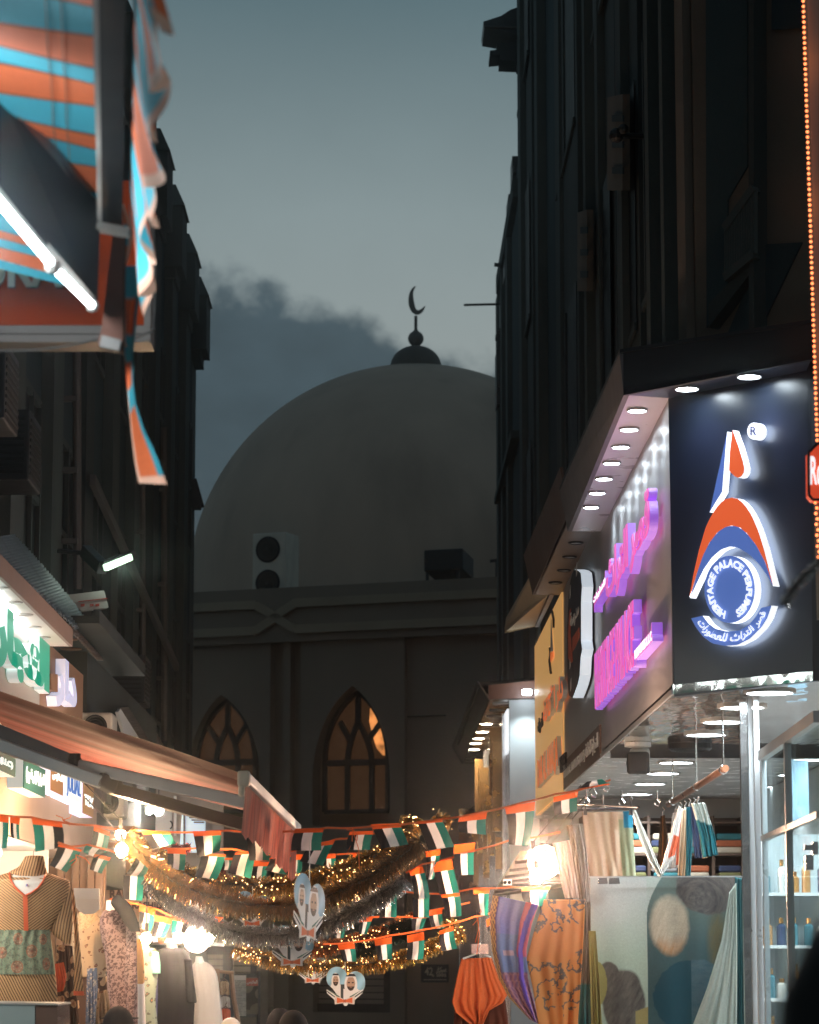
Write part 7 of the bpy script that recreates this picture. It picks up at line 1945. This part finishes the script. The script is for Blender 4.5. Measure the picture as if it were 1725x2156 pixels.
b = MB(); b.tube([on_y(1468, 1692, 17.6), on_y(1468, 1684, 17.6), on_y(1472, 1678, 17.6)], .006, 6); b.build('hook', M_chrome, t)
for i, (x, y) in enumerate(((1252, 1672), (1236, 1688), (1278, 1660), (1270, 1700), (1310, 1690), (1385, 1690))):
    Y = 16.8 + .3 * i
    b = MB(); b.tube([on_y(x, y - 26, Y), on_y(x, y - 8, Y), on_y(x + 5, y, Y), on_y(x + 2, y + 7, Y), on_y(x - 5, y + 5, Y), on_y(x - 6, y, Y)], .004, 6)
    tag(b.build('wire_hook', M_chrome, origin=on_y(x, y, Y)), 'bare wire hook under the shop ceiling near the sheer beige scarf', 'hook', 'bare hooks under the shop ceiling')
b = MB(); b.tube([on_y(1180, 1690, 17.4), on_y(1345, 1700, 16.2)], .006, 8); b.tube([on_y(1215, 1706, 16.97), on_y(1345, 1702, 16.97)], .008, 8)
tag(b.build('hanging_rail', M_steel, origin=on_y(1280, 1700, 16)), 'thin dark rail carrying the hooks and the sheer beige scarf', 'rail')
# pinkish drapes by the flood light
panel_cloth('pink_drape', 'pale pinkish drape in the glare right of the flood light', 'drape', [(1164, 1776), (1176, 1830), (1190, 1892)], [(1204, 1768), (1218, 1830), (1226, 1890)], 16.9, lambda u, v: (.58, .50, .46), M_sheer, nf=3, fold=.02)
panel_cloth('brown_drape', 'brown and grey drape hanging from the yellow sign corner', 'drape', [(1194, 1738), (1204, 1790), (1214, 1850), (1222, 1900)], [(1226, 1734), (1236, 1790), (1240, 1850), (1243, 1900)], 16.4, lambda u, v: (.20, .13, .08) if u < .35 else (.22, .21, .19), nf=3, fold=.02)
def ofl(u, v):
    return (.66, .27, .065)
Mof, n_, l_, p_ = newmat('orange_floral_fabric')
f1 = noise(n_, l_, 9, 6); f2 = noise(n_, l_, 3.2, 2)
sw = mth(n_, l_, 'MULTIPLY', mth(n_, l_, 'LESS_THAN', mth(n_, l_, 'ABSOLUTE', mth(n_, l_, 'SUBTRACT', f1, .5)), .022), mth(n_, l_, 'GREATER_THAN', f2, .47))
c_ = mixc(n_, l_, sw, (.66, .265, .065), (.13, .10, .085)); l_.new(c_, p_.inputs['Base Color']); p_.inputs['Roughness'].default_value = .75
tl = n_.new('ShaderNodeBsdfTranslucent'); l_.new(c_, tl.inputs[0]); mx = n_.new('ShaderNodeMixShader'); mx.inputs[0].default_value = .3
l_.new(p_.outputs[0], mx.inputs[1]); l_.new(tl.outputs[0], mx.inputs[2]); l_.new(mx.outputs[0], n_['Material Output'].inputs[0])
panel_cloth('orange_fabric', 'orange fabric with grey scrolling flowers hanging beside the purple scarf', 'fabric', [(1146, 1894), (1128, 1950), (1109, 2020), (1122, 2080), (1136, 2170)], [(1232, 1894), (1230, 1950), (1226, 2020), (1222, 2080), (1216, 2170)], 16.3, mt=Mof, nf=2, fold=.012)
def sari(u, v):
    if u < .13:
        return (.45, .27, .11) if math.sin(v * 130) * math.sin(u * 90) > -.1 else (.16, .10, .08)
    if u < .16: return (.10, .08, .25)
    if abs(u - .93 + v * .25) < .07: return (.09, .05, .36)
    if v > .56: return (.17, .075, .16) if math.sin(u * 40 + 3 * math.sin(v * 30)) * math.sin(v * 55) > .1 else (.30, .15, .20)
    if u > .72 and v < .45: return (.45, .09, .15)
    if .3 < u < .62 and .40 < v < .44: return (.4, .3, .35)
    return (.15, .17, .42) if v < .3 else (.12, .18, .36)
panel_cloth('purple_scarf', 'shiny blue and purple scarf with gold braided edge', 'scarf', [(1038, 1885), (1031, 1930), (1036, 2000), (1050, 2060), (1072, 2100), (1115, 2146)], [(1134, 1905), (1120, 1945), (1108, 2000), (1112, 2060), (1124, 2110), (1135, 2156)], 17.2, sari, nf=2, fold=.014, nu=70, nv=110)
t = thing('hanging_blouse', 'orange blouse on a wire hanger left of the purple scarf', 'garment', on_y(1005, 2156, 20.0))
def oc(u, v): return (.52, .10, .022)
panel_cloth('top', '', '', [(972, 2019), (962, 2060), (952, 2110), (960, 2132), (990, 2156), (998, 2170)], [(1035, 2016), (1050, 2060), (1068, 2096), (1058, 2112), (1030, 2128), (1012, 2170)], 20.0, oc, nf=4, fold=.035, parent=t)
panel_cloth('under_layer', '', '', [(958, 2120), (956, 2150), (958, 2190)], [(1064, 2105), (1070, 2150), (1072, 2190)], 20.08, lambda u, v: (.07, .014, .006), nf=3, fold=.02, parent=t)
b = MB(); b.tube([on_y(975, 2019, 19.95), on_y(1010, 2006, 19.95), on_y(1034, 2016, 19.95)], .007, 6); b.tube([on_y(1010, 2006, 19.95), on_y(1010, 1998, 19.95), on_y(1014, 1992, 19.95), on_y(1010, 1986, 19.95)], .006, 6); b.build('hanger', M_alu, t)
b = MB(); b.prism([on_y(x, y, 19.93) for x, y in ((993, 2009), (1029, 2009), (1029, 1988), (993, 1988))], (0, .004, 0)); b.build('clear_tag', glassmat('tag_plastic', (.9, .75, .65), .25, .2), t)
# lit beige roof panel round the flood light
t = thing('stall_roof', 'warm-lit ribbed roof panel above the flood light on the right', 'roof', (1.3, 22, EYE + .62))
q = [on_z(x, y, EYE + .60) for x, y in ((1040, 1884), (1096, 1802), (1190, 1796), (1192, 1862))]
b = MB(); b.prism(q, (0, 0, .03)); b.build('panel', mat('beige_roof', (.45, .34, .24), .6, var=.15), t)
b = MB()
for k in range(7): 
    a = q[0] + (q[1] - q[0]) * (k / 6.5); c = q[3] + (q[2] - q[3]) * (k / 6.5); b.bar(a + Vector((0, 0, -.012)), c + Vector((0, 0, -.012)), .03, .02)
b.build('rib', M_copper, t)
b = MB(); b.prism([on_y(x, y, 18.5) for x, y in ((1060, 1852), (1078, 1852), (1078, 1864), (1060, 1864))], (0, .04, 0)); b.ball(on_y(1064, 1858, 18.49), .012, 8, 1); b.ball(on_y(1073, 1858, 18.49), .012, 8, 1)
tag(b.build('socket', [M_white, M_black], origin=on_y(1069, 1864, 18.5)), 'white double power socket left of the right flood light', 'socket')
# ---------------------------------------------------------------- people
M_skin = mat('skin', (.32, .18, .12), .55, var=.1)
def person(x, y, h, label, hair, shirt, trouser, face_dir=1, cap=False, base=0.0):
    t = thing('person', label, 'person', (x, y, base)); k = h / 1.75
    J = {'pelvis': (0, 0, .95), 'spine': (0, .01, 1.15), 'chest': (0, .02, 1.35), 'neck': (0, .0, 1.50), 'head0': (0, -.005, 1.56)}
    E_ = [('pelvis', 'spine'), ('spine', 'chest'), ('chest', 'neck'), ('neck', 'head0')]
    R_ = {'pelvis': .15, 'spine': .135, 'chest': .15, 'neck': .058, 'head0': .055}
    for s, n_ in ((-1, 'l'), (1, 'r')):
        J.update({'sh' + n_: (.18 * s, .01, 1.42), 'el' + n_: (.24 * s, .03, 1.13), 'wr' + n_: (.25 * s, -.04, .88), 'pa' + n_: (.25 * s, -.055, .80),
                  'hip' + n_: (.09 * s, 0, .90), 'kn' + n_: (.10 * s, -.02 + .03 * s, .50), 'an' + n_: (.10 * s, .02 + .03 * s, .09), 'to' + n_: (.11 * s, -.13 + .03 * s, .04)})
        R_.update({'sh' + n_: .068, 'el' + n_: .045, 'wr' + n_: .028, 'pa' + n_: .035, 'hip' + n_: .095, 'kn' + n_: .06, 'an' + n_: .042, 'to' + n_: .035})
        E_ += [('chest', 'sh' + n_), ('sh' + n_, 'el' + n_), ('el' + n_, 'wr' + n_), ('wr' + n_, 'pa' + n_), ('pelvis', 'hip' + n_), ('hip' + n_, 'kn' + n_), ('kn' + n_, 'an' + n_), ('an' + n_, 'to' + n_)]
        for f in range(5):
            a, c = 'f%d%s' % (f, n_), 'g%d%s' % (f, n_)
            off = (f - 2) * .017
            J[a] = (.25 * s, -.055 + off, .765 - .003 * abs(f - 2)) if f else (.245 * s, -.10, .80)
            J[c] = (.243 * s, -.06 + off, .715 + .006 * abs(f - 2)) if f else (.24 * s, -.118, .765)
            R_[a] = .009; R_[c] = .008; E_ += [('pa' + n_, a), (a, c)]
    names = list(J); me = bpy.data.meshes.new('body')
    me.from_pydata([tuple(c * k for c in (J[q][0] * face_dir, J[q][1] * face_dir, J[q][2])) for q in names], [(names.index(a), names.index(c)) for a, c in E_], [])
    o = bpy.data.objects.new('body', me); C.objects.link(o); o.parent = t
    sk = o.modifiers.new('skin', 'SKIN'); sd = me.skin_vertices[0].data
    for i, q in enumerate(names): sd[i].radius = (R_[q] * k * (1.25 if q in ('chest', 'pelvis') else 1), R_[q] * k * .9); sd[i].use_root = q == 'pelvis'
    ss = o.modifiers.new('smooth', 'SUBSURF'); ss.levels = 1; ss.render_levels = 2
    m, n, l, p = newmat('clothes')
    tc_ = n.new('ShaderNodeTexCoord'); s_p = n.new('ShaderNodeSeparateXYZ'); l.new(tc_.outputs['Object'], s_p.inputs[0])
    c1 = mixc(n, l, mth(n, l, 'GREATER_THAN', s_p.outputs[2], .93 * k), trouser, shirt)
    c1 = mixc(n, l, mth(n, l, 'GREATER_THAN', s_p.outputs[2], 1.47 * k), c1, (.32, .18, .12))
    l.new(c1, p.inputs['Base Color']); p.inputs['Roughness'].default_value = .8
    me.materials.append(m)
    b = MB(); hz = 1.635 * k; W = Vector((x, y, base))
    b.ball(W + Vector((0, 0, hz)), .078 * k, 20, 0, .92, 1.12, 1.42)
    fd = -face_dir
    b.lathe([(.014 * k, -.02 * k), (.018 * k, 0), (.006 * k, .022 * k)], W + Vector((0, fd * .088 * k, hz - .012 * k)), 10, 0, (0, fd, .2))
    for s in (-1, 1): b.ball(W + Vector((s * .076 * k, 0, hz - .01 * k)), .024 * k, 10, 0, .4, .8, 1.3); b.ball(W + Vector((s * .03 * k, fd * .078 * k, hz + .012 * k)), .011 * k, 8, 1)
    b.bar(W + Vector((-.024 * k, fd * .083 * k, hz - .05 * k)), W + Vector((.024 * k, fd * .083 * k, hz - .05 * k)), .008, .008, 2)
    b.build('head', [M_skin, M_rubber, mat('lips', (.3, .1, .08), .5)], t, smooth=True)
    b = MB(); b.ball(W + Vector((0, -fd * .014 * k, hz + .022 * k)), .086 * k, 22, 0, .96, 1.12, 1.22)
    if cap: b.lathe([(.10 * k, 0), (.10 * k, .006), (.02, .01)], W + Vector((0, fd * .06 * k, hz + .06 * k)), 20)
    b.build('cap' if cap else 'hair', hair, t, smooth=True)
    return t
M_hair = mat('black_hair', (.008, .008, .009), .8, var=.3, vs=30, spec=.05)
def at_head(px, py_top, Y): p = on_y(px, py_top, Y); return p.x, p.z
x, z = at_head(250, 2123, 15.0); person(x, 15.0, z / 1.0, 'person in a black cap at the bottom left in front of the leopard print', mat('black_cap', (.008, .009, .013), .8, spec=.05), (.03, .03, .04), (.02, .02, .03), -1, True)
x, z = at_head(590, 2126, 17.0); person(x, 17.0, z, 'dark-haired person whose head top shows at the bottom middle, the farther of two', M_hair, (.10, .08, .08), (.03, .03, .04), -1)
x, z = at_head(618, 2131, 15.5); person(x, 15.5, z, 'dark-haired person whose head top shows at the bottom middle, the nearer of two', M_hair, (.08, .06, .05), (.03, .03, .04), -1)
x, z = at_head(486, 2146, 18.0); person(x, 18.0, z, 'person in a pale cap at the bottom edge below the notice board', mat('pale_cap', (.45, .42, .38), .7), (.2, .2, .2), (.05, .05, .06), -1)
# dark figure close to the lens at the right edge
x, z = at_head(1905, 1925, 2.6)
b = MB(); b.box(x - .5, x + .8, 2.1, 3.4, 0, .26)
tag(b.build('door_step', M_beige, origin=(x, 2.6, 0), bevel=.015), 'stone door step under the dark veiled figure', 'step')
z -= .26
pn = person(x, 2.6, z, 'dark veiled person standing close at the bottom right corner, out of focus', mat('black_veil', (.008, .011, .012), .8), (.008, .011, .012), (.01, .01, .012), -1, base=.26)
b = MB(); W = Vector((x, 2.6, .26)); s_ = z / 1.78
b.lathe([(.30 * s_, .1), (.27 * s_, .6), (.235 * s_, 1.1), (.225 * s_, 1.36), (.19 * s_, 1.47), (.135 * s_, 1.545), (.122 * s_, 1.62), (.112 * s_, 1.70), (.08 * s_, 1.765), (.01, 1.79)], W, 32, 0, None, 1.0, .8)
b.build('veil', mat('black_cloth_veil', (.006, .010, .011), .9, var=.3), pn, smooth=True)
# ---------------------------------------------------------------- haze volume added to make the glow round the lamps
hz_m = bpy.data.materials.new('bloom_air'); hz_m.use_nodes = True
hn, hl = hz_m.node_tree.nodes, hz_m.node_tree.links
hn.remove(hn['Principled BSDF'])
pv = hn.new('ShaderNodeVolumePrincipled')
pv.inputs['Color'].default_value = (.86, .92, .95, 1); pv.inputs['Density'].default_value = BLOOM_D; pv.inputs['Anisotropy'].default_value = BLOOM_G
hl.new(pv.outputs[0], hn['Material Output'].inputs['Volume'])
b = MB(); b.box(-320, 320, -220, 420, -1.3, 22)
tag(b.build('bloom_haze', hz_m), kind='stuff')
scene.cycles.volume_bounces = 0
try:
    hz_m.cycles.volume_sampling = 'EQUIANGULAR'
    hz_m.cycles.homogeneous_volume = True
except Exception:
    pass
